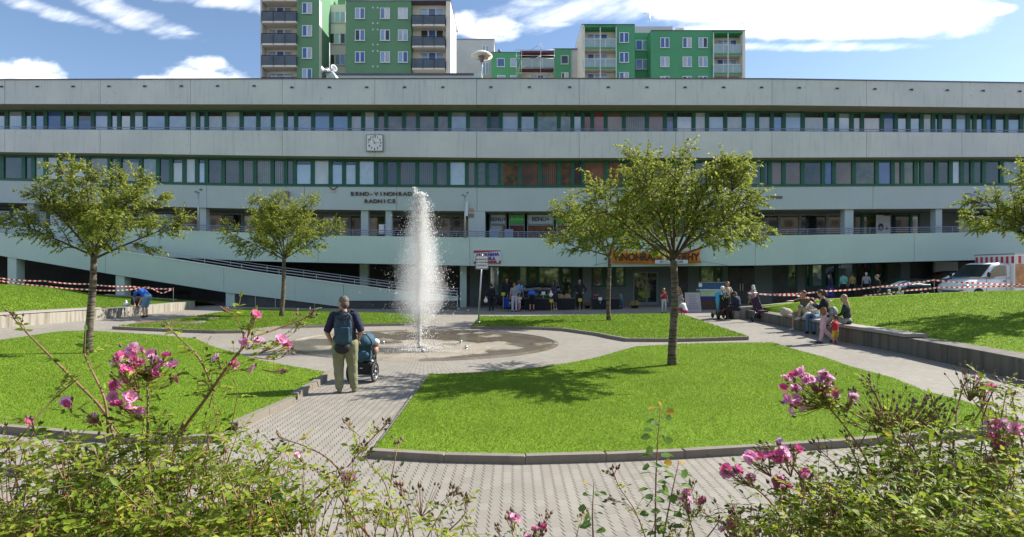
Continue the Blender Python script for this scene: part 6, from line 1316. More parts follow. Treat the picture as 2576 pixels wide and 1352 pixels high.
    if hair:
        t_ = MB(); t_.ell(hp(0, -.018, .052), (.084*hs, .096*hs, .094*hs), HF, 16, 10)
        t_.ell(hp(0, -.04, .0), (.08*hs, .07*hs, .09*hs), HF, 12, 8)
        if long_hair:
            t_.ell(hp(0, -.062, -.06-.12*long_hair), (.085*hs, .05*hs, (.1+.14*long_hair)*hs), HF, 12, 8)
            for e in (-1, 1): t_.ell(hp(e*.07, -.01, -.07-.08*long_hair), (.03*hs, .05*hs, (.08+.12*long_hair)*hs), HF, 10, 8)
        if tail: t_.ell(hp(0, -.12, .05), (.035*hs, .045*hs, .04*hs), HF, 10, 6); t_.ell(hp(0, -.14, -.05), (.03*hs, .035*hs, .1*hs), HF, 10, 6)
        obj_me('hair', remeshed(t_, vx*.8, 1), hair, o)
    if cap_m: t_ = MB(); t_.ell(hp(0, -.005, .085), (.09*hs, .1*hs, .065*hs), HF, 16, 10); t_.ell(hp(0, .09, .065), (.065*hs, .07*hs, .014*hs), HF, 12, 6); obj_me('sun_cap', remeshed(t_, vx*.7, 1), cap_m, o)
    if glasses: t_ = MB(); [t_.ell(hp(e*.034, .092, .018), (.027*hs, .012*hs, .02*hs), HF, 10, 6) for e in (-1, 1)]; t_.ell(hp(0, .098, .022), (.02*hs, .006*hs, .005*hs), HF, 8, 4); t_.build('sunglasses', BLACK, o, world=False)
    # small eyes and brows
    t_ = MB(); [t_.ell(hp(e*.032, .089, .018), (.013*hs, .006*hs, .007*hs), HF, 8, 5) for e in (-1, 1)]
    if not glasses: t_.build('eyes', mat('eye_white_and_iris', (.2, .16, .14), .3), o, world=False)
    return o
def folds(o, names=('trousers', 'shirt', 'jacket', 'shorts'), st=.022, sz=.1):
    tx_ = bpy.data.textures.get('folds') or bpy.data.textures.new('folds', 'CLOUDS'); tx_.noise_scale = sz
    for c_ in kids(o):
        if c_.name.split('.')[0] in names: d_ = c_.modifiers.new('folds', 'DISPLACE'); d_.texture = tx_; d_.strength = st; d_.mid_level = .45
def px_height(x, yf, yh): return (yf-yh)/FPX*GY(x, yf)
def yaw_to(dx, dy): return math.atan2(-dx, dy)       # +y local turned towards (dx, dy)
# ---- the father in the foreground
NAVY_C = cloth('navy_cotton', (.018, .02, .055)); KHAKI = cloth('khaki_trousers', (.22, .225, .125)); BOOT = mat('walking_boot', (.22, .18, .13), .7, .3, 14)
bm_ = G(868, 988); Hm = px_height(868, 990, 750)
pm = person('man with a blue backpack and khaki trousers standing behind a pushchair', bm_, .12, Hm,
    dict(head=(-.035, .015, 1.635), neck=(-.02, -.01, 1.47), shl=(-.205, -.01, 1.425), shr=(.185, -.01, 1.425), ell=(-.315, -.05, 1.13), hal=(-.225, .05, .865), elr=(.295, -.04, 1.14), har=(.21, .19, .93),
         hil=(-.105, 0, .92), hir=(.105, 0, .92), knl=(-.12, .02, .5), anl=(-.095, -.02, .09), knr=(.125, .03, .5), anr=(.16, .03, .09), ftr=(.3, 1, 0), ftl=(-.15, 1, 0), look=(-.8, .6, 0)),
    NAVY_C, KHAKI, BOOT, H_GREY, SKIN, .62, 1.0, 1.26, voxel=.010, curl=.9, legw=1.16, headscale=1.06)
folds(pm)
# backpack, worn but a thing of its own
BPK = cloth('backpack_blue', (.014, .04, .075), .6); BPT = cloth('backpack_teal', (.014, .055, .09), .6); STR = mat('dark_strap', (.012, .012, .018), .7)
bo = empty('backpack', bm_+V((0, -.19, 1.2)), 'dark blue hiking backpack on the back of the standing man', 'backpack')
c = bm_+V((.03, -.21, 1.20)); q = MB(); q.cbox(c+V((0, .02, 0)), (.27, .2, .46)); q.ell(c+V((0, 0, .02)), (.17, .13, .29), n=16, m=10); q.ell(c+V((0, -.0, -.2)), (.165, .13, .14)); q.ell(c+V((0, 0, .2)), (.145, .11, .12))
me = remeshed(q, .014, 3); me.transform(Matrix.Translation(-wloc(bo))); obj_me('main_bag', me, BPK, bo)
q = MB(); q.cbox(c+V((.035, -.1, -.1)), (.22, .1, .27)); q.ell(c+V((.035, -.1, -.12)), (.125, .07, .17)); me = remeshed(q, .012, 2); me.transform(Matrix.Translation(-wloc(bo))); obj_me('front_pocket', me, BPT, bo)
q = MB(); q.tube([c+V((-.1, -.07, .25)), c+V((-.04, -.11, .31)), c+V((.06, -.11, .31)), c+V((.12, -.07, .25))], .014, 6); q.tube([c+V((.13, -.06, .25)), c+V((.19, -.06, .1)), c+V((.19, -.05, -.15))], .012, 6); q.tube([c+V((-.12, -.07, .22)), c+V((.0, -.13, .16)), c+V((.13, -.08, .22))], .007, 5)
for s_ in (-1, 1): q.tube([c+V((s_*.09, -.02, .3)), c+V((s_*.1, .1, .33)), c+V((s_*.12, .26, .29)), c+V((s_*.14, .33, .15))], [.028, .032, .03, .02], 6, flat=.4)
q.build('straps', STR, bo)
q = MB(); q.ell(c+V((-.01, -.03, -.34)), (.15, .09, .12)); me = remeshed(q, .013, 2); me.transform(Matrix.Translation(-wloc(bo))); obj_me('mesh_pouch', me, STR, bo)
# pushchair
TEAL = cloth('pushchair_teal', (.028, .095, .145), .75); TDK = cloth('pushchair_dark_teal', (.02, .06, .075), .7); BLKF = cloth('black_fabric', (.014, .014, .017), .8)
RUB = mat('black_rubber', (.02, .02, .02), .7, .2, 20); ALU = mat('grey_alloy', (.35, .35, .36), .35, .1, 20, metal=.7); FRM = mat('graphite_frame', (.05, .05, .055), .35, .1, 9, metal=.5)
def wheel(par, c, r_, w_, ax=V((1, 0, 0)), spokes=5):
    t_ = MB(); prof = []
    for k in range(11): a = PI*k/10; prof.append((r_-w_*.5+w_*.5*math.sin(a) if True else 0, -w_/2*math.cos(a)))
    prof = [(r_*.8, -w_*.42)]+prof+[(r_*.8, w_*.42)]; t_.lathe(prof+[prof[0]], 28, c, ax); o = t_.build('wheel', RUB, par)
    q = MB(); q.lathe([(r_*.82, -w_*.3), (r_*.82, w_*.3), (r_*.7, w_*.3), (r_*.7, -w_*.3), (r_*.82, -w_*.3)], 24, c, ax); q.lathe([(r_*.16, -w_*.6), (r_*.16, w_*.6)], 12, c, ax)
    rot = V((0, 0, 1)).rotation_difference(V(ax))
    for k in range(spokes):
        a = 2*PI*k/spokes; d = rot @ V((math.cos(a), math.sin(a), 0)); q.tube([c+d*r_*.12, c+d*r_*.78], [w_*.22, w_*.16], 5)
    q.build('rim', ALU, o); return o
sb = G(912, 962); st = empty('pushchair', sb, 'teal and black three wheeled pushchair held by the standing man', 'pushchair')
K = lambda x, y, z: sb+V((x, y, z))
wheel(st, K(.235, .05, .2), .20, .045, V((1, -.12, 0)).normalized()); wheel(st, K(-.27, .1, .2), .20, .045, V((1, -.12, 0)).normalized()); wheel(st, K(.0, .75, .14), .14, .045)
q = MB()
for s_ in (-1, 1):
    x = s_*.20
    q.tube([K(x*.8, -.3, 1.0), K(x, -.12, .86), K(x*1.02, .25, .45), K(x*.6, .72, .2)], .014, 8); q.tube([K(x, .05, .22), K(x, .1, .5), K(x, .2, .55)], .014, 8)
q.tube([K(-.16, -.3, 1.0), K(0, -.34, 1.02), K(.16, -.3, 1.0)], .018, 8); q.tube([K(-.24, .08, .2), K(.235, .05, .2)], .014, 8); q.build('frame', FRM, st)
q = MB(); q.ell(K(.02, .2, .82), (.18, .28, .17), n=18, m=10); me = remeshed(q, .013, 1); me.transform(Matrix.Translation(-sb)); hood = obj_me('hood', me, TEAL, st)
q = MB(); q.cbox(K(0, .05, .62), (.36, .12, .42), rot=Matrix.Rotation(-.3, 3, 'X')); q.cbox(K(0, .28, .46), (.36, .36, .12)); me = remeshed(q, .016, 3); me.transform(Matrix.Translation(-sb)); obj_me('seat', me, TDK, st)
q = MB(); q.ell(K(.02, -.03, .55), (.12, .05, .09), n=12, m=8); q.build('rear_pocket', TEAL, st)
q = MB(); q.cbox(K(0, .12, .28), (.38, .4, .24)); me = remeshed(q, .015, 3); me.transform(Matrix.Translation(-sb)); obj_me('basket', me, BLKF, st)
MB().ell(K(.14, .06, .42), (.07, .05, .035), n=10, m=6).ell(K(-.03, .02, .43), (.08, .05, .03), n=10, m=6).build('white_cloth', WHITE, st)
MB().cbox(K(.0, -.1, .3), (.05, .01, .015)).build('label_tag', WHITE, st)
ch = empty('child', K(.18, .3, .7), 'small child in a white hat barely visible inside the pushchair', 'child'); MB().ell(K(.18, .36, .74), (.075, .08, .08), n=14, m=10).ell(K(.16, .36, .6), (.08, .09, .1), n=12, m=8).build('body', SKIN, ch); MB().ell(K(.185, .34, .775), (.085, .09, .07), n=14, m=8).build('hat', WHITE, ch)
# ---- man bending over a bag on the left wall
BLUE = cloth('bright_blue_cotton', (.02, .12, .50)); JEAN = cloth('light_denim', (.16, .30, .45)); JEAN2 = cloth('denim', (.08, .17, .30)); SAND = mat('dark_sandal', (.03, .02, .02), .7)
bb = G(362, 799); Hb = 1.72*GY(362, 791)/FPX*0+1.72
BEND = dict(pelvis=(0, -.2, .93), chest=(0, .06, 1.13), neck=(0, .27, 1.16), head=(0, .43, 1.10), shl=(-.17, .22, 1.14), shr=(.17, .22, 1.14), ell=(-.19, .32, .88), elr=(.19, .32, .88), hal=(-.12, .38, .64), har=(.12, .38, .64), hil=(-.095, -.19, .88), hir=(.095, -.19, .88), knl=(-.1, -.05, .48), knr=(.1, -.03, .48), anl=(-.11, -.12, .08), anr=(.11, -.05, .08), look=(0, .6, -.8))
person('man in a blue T-shirt and denim shorts bending over the left wall', bb, yaw_to(-1, .25), 1.78, BEND, BLUE, JEAN, SAND, H_DARK, SKIN, .55, .5, 1.1)
def lumpy(name, label, cat, parts, m, origin, vox=.02, group=None):
    q = MB(); [q.ell(c_, r_) for c_, r_ in parts]; me = remeshed(q, vox, 2); me.transform(Matrix.Translation(-V(origin))); me.materials.clear(); me.materials.append(m); me.name = name
    o = bpy.data.objects.new(name, me); COL.objects.link(o); o.location = origin; return tag(o, label, cat, group)
bw = P(345, 772, bb.y-.15+.35); zt = gz(bw.x, bw.y)+.44
c = V((P(346, 0, 27.8).x, 27.75, gz(P(346, 0, 27.8).x, 27.8)+.52)); Yw = lrow[idx_px(lrow, 346)][2].y+.25; c = V((P(345, 0, Yw).x, Yw, lrow[idx_px(lrow, 346)][2].z))
lumpy('travel_bag', 'black bag lying on the left wall under the bending man', 'bag', [(c+V((0, 0, .2)), (.3, .2, .2)), (c+V((.15, 0, .3)), (.16, .14, .14)), (c+V((-.15, 0, .28)), (.14, .12, .14))], BLKF, c)
lumpy('plastic_bag', 'white plastic bag beside the black bag on the left wall', 'plastic bag', [(c+V((-.5, 0, .08)), (.16, .1, .09)), (c+V((-.52, 0, .2)), (.05, .05, .1))], WHITE, c+V((-.5, 0, 0)))
# ---- people by the right wall
def wallrow(x): return rrow[idx_px(rrow, x)]
OLIVE = cloth('olive_cotton', (.10, .085, .045)); SHORTS = cloth('grey_green_shorts', (.2, .22, .15)); WHT = cloth('white_cotton', (.62, .65, .62)); SNK = mat('white_sneaker', (.65, .66, .64), .6); PINK = cloth('pale_pink_trousers', (.62, .42, .48)); BLKJ = cloth('black_jersey', (.012, .013, .018)); GRN = cloth('dark_green_jacket', (.02, .035, .035))
def sit_on(x, dz=.0, out=.12):
    r_ = wallrow(x); p = r_[2].lerp(r_[3], .3); z0_ = r_[0].z+.1; nrm = (r_[0]-r_[4]); nrm.z = 0; nrm.normalize(); g0 = V((p.x, p.y, z0_)); return g0, nrm, r_[2].z+.09-z0_
def sit_pose(h, **kw):
    d = dict(pelvis=(0, 0, h+.12), chest=(0, .03, h+.46), neck=(0, .06, h+.64), head=(0, .1, h+.8), shl=(-.17, .05, h+.6), shr=(.17, .05, h+.6), ell=(-.22, .12, h+.34), elr=(.22, .12, h+.34), hal=(-.12, .34, h+.22), har=(.12, .34, h+.22),
             hil=(-.1, .04, h+.09), hir=(.1, .04, h+.09), knl=(-.12, .44, h+.1), knr=(.12, .44, h+.1), anl=(-.12, .46, .09), anr=(.12, .46, .09), look=(0, 1, -.1)); d.update(kw); return d
g0, nrm, h = sit_on(2012); yw = yaw_to(nrm.x, nrm.y)
person('man in an olive T-shirt sitting on the right wall with one arm stretched out', g0, yaw_to(-.95, -.35), 1.75, sit_pose(h+.03, elr=(.25, .3, h+.56), har=(.22, .55, h+.58), knl=(-.15, .42, h+.38), anl=(-.16, .52, h-.02), knr=(.1, .45, h+.1), anr=(.1, .5, .09), ell=(-.24, .1, h+.32), hal=(-.15, .28, h+.35)), OLIVE, SHORTS, SNK, H_BROWN, SKIN2, .6, .5, 1.08)
g0, nrm, h = sit_on(2036); g0 = g0+V((.0, .12, 0))
person('woman with dark hair in a white top and jeans leaning towards the man in olive', g0, yaw_to(-.75, -.65), 1.66, sit_pose(h+.03, chest=(0, .12, h+.42), neck=(0, .22, h+.56), head=(0, .33, h+.66), shl=(-.16, .18, h+.54), shr=(.16, .18, h+.54), ell=(-.2, .34, h+.4), hal=(-.12, .56, h+.36), elr=(.2, .35, h+.42), har=(.12, .55, h+.36), look=(0, .8, -.5)), WHT, JEAN2, BLKF, H_DARK, SKIN, .5, 1.0, .98, long_hair=.6)
g0, nrm, h = sit_on(2112)
person('woman with long blond hair in a dark jacket seen from behind on the right wall', g0, yaw_to(-.75, .6), 1.7, sit_pose(h+.03, knl=(-.12, .4, h+.2), knr=(.12, .4, h+.2), anl=(-.12, .62, h+.0), anr=(.12, .62, h+.0)), GRN, cloth('grey_jeans', (.25, .25, .24)), BLKF, H_BLOND, SKIN, 1.0, 1.0, 1.02, long_hair=1.3, coat=True)
g1 = G(2056, 838)
person('person in blue jeans sitting on the right wall, hidden behind the standing woman', sit_on(2058)[0]+V((.05, .05, 0)), yaw_to(-.2, -1), 1.55, sit_pose(.45, head=(.05, .16, 1.18)), cloth('faded_blue_top', (.15, .28, .35)), JEAN, BLKF, H_DARK, SKIN, 1.0, 1.0, .95)
lumpy('backpack', 'cream and brown backpack lying on the right wall beside the seated man', 'backpack', [(wallrow(1982)[2]+V((0, .25, .17)), (.24, .2, .17)), (wallrow(1982)[2]+V((-.1, .25, .25)), (.14, .14, .12))], cloth('cream_canvas', (.45, .38, .30)), wallrow(1982)[2]+V((0, .25, 0)))
lumpy('shoulder_bag', 'pale grey bag standing on the right wall behind the woman in white', 'bag', [(wallrow(2044)[2]+V((.1, .3, .16)), (.26, .16, .15))], cloth('pale_grey_canvas', (.5, .5, .48)), wallrow(2044)[2]+V((.1, .3, 0)))
bs = G(2074, 864)
person('woman in a black jacket and pale pink trousers standing beside a toddler', bs, yaw_to(-.7, .55), 1.62, dict(head=(0, .1, 1.6), neck=(0, .02, 1.45), elr=(.2, .14, 1.15), har=(.1, .34, 1.28), ell=(-.22, .12, 1.14), hal=(-.12, .34, 1.26), knr=(.12, .1, .5), anr=(.14, -.28, .1), anl=(-.1, .1, .08), look=(0, .9, -.5)), BLKJ, PINK, mat('dark_trainer', (.05, .04, .045), .6), H_BROWN, SKIN, 1.0, 1.0, 1.1, coat=True, tail=1)
c = bs+V((.2, -.08, .95)); hb = lumpy('handbag', 'black and white patterned handbag hanging from the standing woman', 'handbag', [(c, (.15, .12, .17))], mat('black_white_pattern', (.03, .03, .035), .6, .2, 9, col2=(.6, .6, .6)), c, .016)
c = bs+V((-.12, -.15, .98)); lumpy('waist_bag', 'small brown bag at the hip of the standing woman', 'handbag', [(c, (.1, .07, .14))], cloth('brown_leather', (.25, .13, .06)), c, .014)
bt = G(2101, 866); YEL = cloth('yellow_shorts', (.65, .42, .05)); REDC = cloth('red_cotton', (.55, .03, .035))
KIDP = dict(head=(0, .03, 1.55), neck=(0, 0, 1.33), chest=(0, 0, 1.12), shl=(-.17, 0, 1.28), shr=(.17, 0, 1.28), ell=(-.26, .05, 1.08), elr=(.26, .05, 1.1), hal=(-.2, .2, 1.0), har=(.16, .2, 1.3), pelvis=(0, 0, .78), hil=(-.09, 0, .74), hir=(.09, 0, .74), knl=(-.1, .05, .42), knr=(.1, .02, .42), anl=(-.1, .02, .08), anr=(.1, -.06, .08))
person('toddler in a red top and yellow shorts beside the standing woman', bt, yaw_to(-.4, .9), .88, KIDP, REDC, YEL, mat('pink_shoe', (.6, .15, .2), .6), H_BROWN, SKIN, .55, .55, 1.25, voxel=.012, headscale=1.08, tail=1)
# ---- mobility scooter group
ROY = cloth('navy_jacket', (.012, .018, .05)); SKYB = cloth('sky_blue_towel', (.06, .40, .62), .8)
ms = G(1823, 804); mo = empty('mobility_scooter', ms, 'black mobility scooter seen from behind with a tall seat and red rear lamps', 'mobility scooter')
K = lambda x, y, z: ms+V((x, y, z))
for x, y, r_ in ((-.3, .0, .17), (.3, .0, .15), (-.26, .85, .14), (.26, .85, .14)): wheel(mo, K(x, y, r_), r_, .09)
q = MB(); q.cbox(K(0, .1, .34), (.5, .5, .26)); q.cbox(K(0, .6, .2), (.42, .7, .08)); me = remeshed(q, .02, 3); me.transform(Matrix.Translation(-ms)); obj_me('body_shell', me, mat('scooter_black', (.02, .02, .022), .35, .1, 5, spec=.5), mo)
q = MB(); q.cbox(K(.0, .06, .85), (.44, .12, .62), rot=Matrix.Rotation(-.08, 3, 'X')); q.cbox(K(0, .25, .6), (.44, .42, .12)); me = remeshed(q, .02, 4); me.transform(Matrix.Translation(-ms)); obj_me('seat', me, BLKF, mo)
q = MB(); [q.cbox(K(s_*.16, -.18, .42), (.1, .03, .06)) for s_ in (-1, 1)]; q.build('rear_lamp', mat('rear_lamp_red', (.5, .02, .02), .3), mo)
q = MB(); [q.tube([K(s_*.27, .05, .55), K(s_*.3, .1, .75), K(s_*.3, .35, .76)], .025, 6) for s_ in (-1, 1)]; q.build('armrest', BLKF, mo); MB().tube([K(0, .95, .25), K(0, .8, .9)], .03, 8).tube([K(-.28, .72, .95), K(0, .78, .92), K(.28, .72, .95)], .018, 6).build('tiller', FRM, mo)
q = MB(); q.ell(K(-.02, -.03, 1.02), (.19, .07, .1)); me = remeshed(q, .016, 2); me.transform(Matrix.Translation(-ms)); obj_me('seat_bag', me, BLKF, mo); [MB().ell(K(x, -.11, 1.02+z), (.022, .01, .022), n=8, m=5).build('reflector_dot', mat('yellow_green_print', (.4, .55, .05), .5), mo) for x, z in ((-.15, -.02), (-.06, .03), (.04, .0), (.12, .04), (-.1, -.08))]
person('person with a white cap sitting on the mobility scooter', ms+V((.0, .18, 0)), 0, 1.66, sit_pose(.68, pelvis=(0, -.03, .76), head=(-.02, .05, 1.5), anl=(-.12, .5, .3), anr=(.12, .5, .3)), ROY, BLKF, BLKF, H_WHITE, SKIN2, 1.0, 1.0, 1.15, cap_m=WHITE, coat=True)
lumpy('towel', 'sky blue towel hanging over the left side of the mobility scooter', 'towel', [(K(-.22, .15, 1.15), (.2, .07, .16)), (K(-.27, .1, .9), (.13, .06, .26)), (K(-.3, .05, .65), (.08, .05, .22))], SKYB, K(-.3, .05, .45))
MB().tube([K(-.4, -.12, 0), K(-.36, -.05, .85), K(-.3, -.05, .87)], .012, 6).build('walking_stick', ALU, label='thin grey walking stick leaning on the mobility scooter', cat='walking stick', origin=K(-.4, -.12, 0))
person('woman with sunglasses standing behind the mobility scooter', G(1830, 793), yaw_to(.3, -.95), 1.72, dict(elr=(.26, .1, 1.15), har=(.12, .3, 1.2), ell=(-.26, .1, 1.12), hal=(-.1, .3, 1.15)), cloth('beige_top', (.4, .34, .27)), BLKJ, SNK, H_RED, SKIN, .5, 1.0, 1.0, glasses=True, long_hair=.3)
g0 = V((P(1856, 0, 25.6).x, 25.6, gz(P(1856, 0, 25.6).x, 25.6)))
person('man in a dark navy jacket and cap sitting at the end of the right wall', g0, yaw_to(-.6, .6), 1.74, sit_pose(.44, head=(-.05, .12, 1.18), neck=(0, .06, 1.05)), ROY, BLKJ, BLKF, H_GREY, SKIN2, 1.0, 1.0, 1.2, coat=True, cap_m=NAVY_C)
# second pushchair with an elderly woman behind it
s2 = G(1905, 810); s3 = empty('pushchair', s2, 'dark violet folding pushchair standing empty beside the right wall', 'pushchair'); K = lambda x, y, z: s2+V((x, y, z))
for x, y in ((-.22, 0), (.24, .1), (-.0, .55), (.3, .5)): wheel(s3, K(x, y, .09), .09, .035)
q = MB(); [q.tube([K(x0, .0, .1), K(x0+.0, .2, .45), K(x0-.33, .1, 1.22), K(x0-.35, .02, 1.28)], .016, 6) for x0 in (-.02, .36)]; q.tube([K(-.22, 0, .1), K(.1, .3, .5)], .014, 6); q.tube([K(.24, .1, .1), K(.0, .1, .6)], .014, 6); q.tube([K(-.37, .02, 1.28), K(.01, .02, 1.28)], .016, 6); q.build('frame', ALU, s3)
q = MB(); q.cbox(K(.02, .14, .78), (.36, .1, .62), rot=Matrix.Rotation(-.38, 3, 'Y')); q.cbox(K(.2, .0, .46), (.4, .4, .1)); me = remeshed(q, .02, 3); me.transform(Matrix.Translation(-s2)); obj_me('seat', me, cloth('aubergine_fabric', (.05, .02, .05)), s3)
q = MB(); q.cbox(K(.14, .1, .25), (.36, .36, .2)); me = remeshed(q, .02, 3); me.transform(Matrix.Translation(-s2)); obj_me('basket', me, BLKF, s3); MB().cbox(K(.12, -.16, .33), (.1, .02, .04)).build('orange_reflector', mat('reflector_orange', (.7, .15, .02), .4), s3); MB().tube([K(-.22, -.0, .12), K(-.1, .0, .1)], .02, 5).build('brake_pedal', ALU, s3)
person('white haired person standing behind the empty pushchair', G(1895, 797), yaw_to(-.4, .9), 1.55, dict(elr=(.2, .2, 1.2), har=(.1, .35, 1.1)), cloth('grey_pink_blouse', (.25, .2, .22)), BLKJ, BLKF, H_WHITE, SKIN, 1.0, 1.0, 1.05, long_hair=.1)
# ---- market customers
GREYT = cloth('grey_tshirt', (.24, .27, .31)); LILAC = cloth('pale_lilac_trousers', (.5, .47, .55))
def mk(label, x, yf, yh, yaw, **kw):
    b_ = G(x, yf); return person(label, b_, yaw, kw.pop('H', px_height(x, yf, yh)), voxel=.016, **kw)
mk('woman in a grey top and pale trousers at the market stall', 1294, 785, 713, .3, shirt=GREYT, trousers=LILAC, shoes=BLKF, hair=H_RED, sleeve=.4, build=1.15, pose=dict(elr=(.24, .08, 1.12), har=(.12, .3, 1.08)))
mk('child in a white shirt beside the woman with pale trousers', 1306, 784, 736, -.9, shirt=WHT, trousers=cloth('pinkish_shorts', (.5, .35, .33)), shoes=SAND, hair=H_BROWN, sleeve=.5, leg=.8, pose=KIDP, H=1.15)
mk('person in a light blue shirt behind the woman in grey at the stall', 1305, 781, 706, -.3, shirt=cloth('light_blue_shirt', (.16, .3, .52)), trousers=NAVY_C, shoes=BLKF, hair=H_BROWN, sleeve=.5)
mk('woman in bright blue and black shorts bending over the stall', 1338, 783, 715, 0, shirt=BLUE, trousers=BLKJ, shoes=SAND, hair=H_DARK, sleeve=.5, leg=.5, build=1.2, H=1.7, pose=BEND)
mk('second person in bright blue bending over the stall', 1352, 778, 715, -.4, shirt=BLUE, trousers=NAVY_C, shoes=BLKF, hair=H_DARK, sleeve=.5, leg=1.0, build=1.05, H=1.68, pose=BEND)
mk('dark haired woman in a long dark skirt and white shoes shopping at the stall', 1396, 781, 705, .9, shirt=cloth('plum_top', (.06, .035, .08)), skirt=(BLKJ, .5), shoes=SNK, hair=H_DARK, sleeve=.5, long_hair=1, pose=dict(elr=(.22, .14, 1.12), har=(.14, .36, 1.05), ell=(-.22, .14, 1.12), hal=(-.14, .36, 1.02)))
mk('dark clothed trader with hands on hips between the shop windows', 1458, 779, 703, PI, shirt=BLKJ, trousers=BLKF, shoes=BLKF, hair=H_DARK, skin=SKIN2, sleeve=1.0, build=1.12, pose=dict(ell=(-.4, -.05, 1.15), hal=(-.22, .08, 1.0), elr=(.4, -.05, 1.15), har=(.22, .08, 1.0)))
mk('dark clothed person with a white bag at the left end of the market', 1236, 782, 714, .6, shirt=BLKJ, trousers=BLKF, shoes=BLKF, hair=H_DARK, sleeve=1.0, build=1.1)
mk('person in black serving behind the stall table', 1275, 776, 700, PI, shirt=BLKJ, trousers=BLKF, shoes=BLKF, hair=H_DARK, sleeve=1.0, skin=SKIN2)
mk('child with a blue cap and green jacket by the flower pots', 1563, 778, 731, 1.2, shirt=cloth('green_child_jacket', (.02, .25, .18)), trousers=cloth('blue_leggings', (.03, .06, .25)), shoes=NAVY_C, hair=H_BROWN, sleeve=1.0, pose=KIDP, H=1.1, cap_m=NAVY_C)
mk('girl in a dark red top and pale leggings behind the large tree trunk', 1670, 788, 725, PI+.1, shirt=cloth('wine_red_cotton', (.28, .015, .03)), trousers=cloth('pale_leggings', (.45, .48, .5)), shoes=BLKF, hair=H_BLOND, sleeve=.3, long_hair=.6, glasses=True, build=.95, pose=dict(elr=(.24, .1, 1.15), har=(.06, .16, 1.36)))
SQ = dict(pelvis=(0, -.1, .28), chest=(0, .02, .56), neck=(0, .08, .74), head=(0, .13, .9), shl=(-.16, .06, .7), shr=(.16, .06, .7), ell=(-.26, .18, .46), elr=(.3, .12, .46), hal=(-.2, .4, .3), har=(.42, .25, .16), hil=(-.09, -.08, .28), hir=(.09, -.08, .28), knl=(-.16, .28, .4), knr=(.16, .28, .4), anl=(-.14, .05, .08), anr=(.14, .05, .08), look=(0, 1, -.4))
mk('child in a white shirt and dark pink skirt squatting on the pavement', 1721, 795, 752, .7, shirt=WHT, trousers=cloth('dark_pink_skirt', (.45, .03, .15)), shoes=SNK, hair=H_RED, sleeve=.5, leg=.5, H=1.55, pose=SQ, headscale=1.0)
mk('woman in a tan top and white trousers leaning forward by the menu board', 1712, 783, 700, yaw_to(-1, -.2), shirt=cloth('tan_top', (.42, .2, .09)), trousers=cloth('white_jeans', (.5, .53, .56)), shoes=SNK, hair=H_DARK, sleeve=.5, H=1.72, pose=dict(chest=(0, .1, 1.25), neck=(0, .22, 1.4), head=(0, .34, 1.5), shl=(-.17, .18, 1.36), shr=(.17, .18, 1.36), ell=(-.22, .2, 1.08), elr=(.22, .2, 1.08), hal=(-.15, .3, .85), har=(.15, .3, .85), look=(0, .8, -.6)))
for i, (lb, x, yf, yh, c_, hm) in enumerate((('person in a dark top reading at the drinks counter, left one', 1783, 770, 703, BLKJ, H_DARK), ('person in a dark top at the drinks counter, right one', 1807, 771, 700, BLKJ, H_DARK))):
    mk(lb, x, yf, yh, PI-.3, shirt=c_, trousers=BLKF, shoes=BLKF, hair=hm, sleeve=.5)
# people beyond the right mound
def far(label, x, yh, Y, H, yaw, **kw):
    p = P(x, yh, Y); b_ = V((p.x, Y, p.z-H)); return person(label, b_, yaw, H, voxel=.016, **kw)
far('woman in a dark blue dress walking beyond the right mound', 2088, 690, 32.5, 1.68, 1.4, shirt=NAVY_C, skirt=(cloth('royal_blue_skirt', (.02, .025, .22)), .75), shoes=BLKF, hair=H_DARK, sleeve=1.0, long_hair=.8)
far('person in a mint T-shirt looking into the shop window', 2122, 686, 36, 1.66, .1, shirt=cloth('mint_tshirt', (.12, .45, .38)), trousers=BLKJ, shoes=BLKF, hair=H_DARK, sleeve=.6, build=1.15)
far('person in a yellowish patterned top at the shop window', 2144, 687, 36.4, 1.6, .3, shirt=cloth('ochre_top', (.35, .25, .08)), trousers=BLKJ, shoes=BLKF, hair=H_BROWN, sleeve=.5)
far('grey haired person in a pale shirt at the shop window', 2179, 686, 36.2, 1.62, -.2, shirt=cloth('pale_grey_shirt', (.35, .36, .4)), trousers=BLKJ, shoes=BLKF, hair=H_WHITE, sleeve=.6)
far('man in a dark suit and white shirt walking beyond the right mound', 2207, 692, 31, 1.76, 1.3, shirt=BLKJ, trousers=BLKF, shoes=BLKF, hair=H_GREY, sleeve=1.0, coat=True, build=1.1)
far('person in a white sun hat sitting beyond the mound, left of a pair', 2240, 716, 30, 1.3, .4, shirt=cloth('rose_patterned_blouse', (.3, .2, .22)), trousers=BLKF, shoes=BLKF, hair=H_WHITE, sleeve=.6, cap_m=WHITE, pose=sit_pose(.45))
far('person in a pale hat and striped top sitting beyond the mound, right of a pair', 2263, 711, 29.6, 1.3, -.6, shirt=cloth('striped_pale_top', (.4, .38, .4)), trousers=cloth('beige_slacks', (.5, .47, .4)), shoes=BLKF, hair=H_WHITE, sleeve=.6, cap_m=cloth('cream_hat', (.6, .55, .42)), pose=sit_pose(.45))
far('person in a pale mint shirt bending forward beyond the mound', 2327, 716, 29.5, 1.45, 2.2, shirt=cloth('pale_mint_shirt', (.35, .5, .42)), trousers=BLKF, shoes=BLKF, hair=H_GREY, sleeve=1.0, pose=sit_pose(.6, chest=(0, .15, .95), neck=(0, .3, 1.08), head=(0, .42, 1.12)))
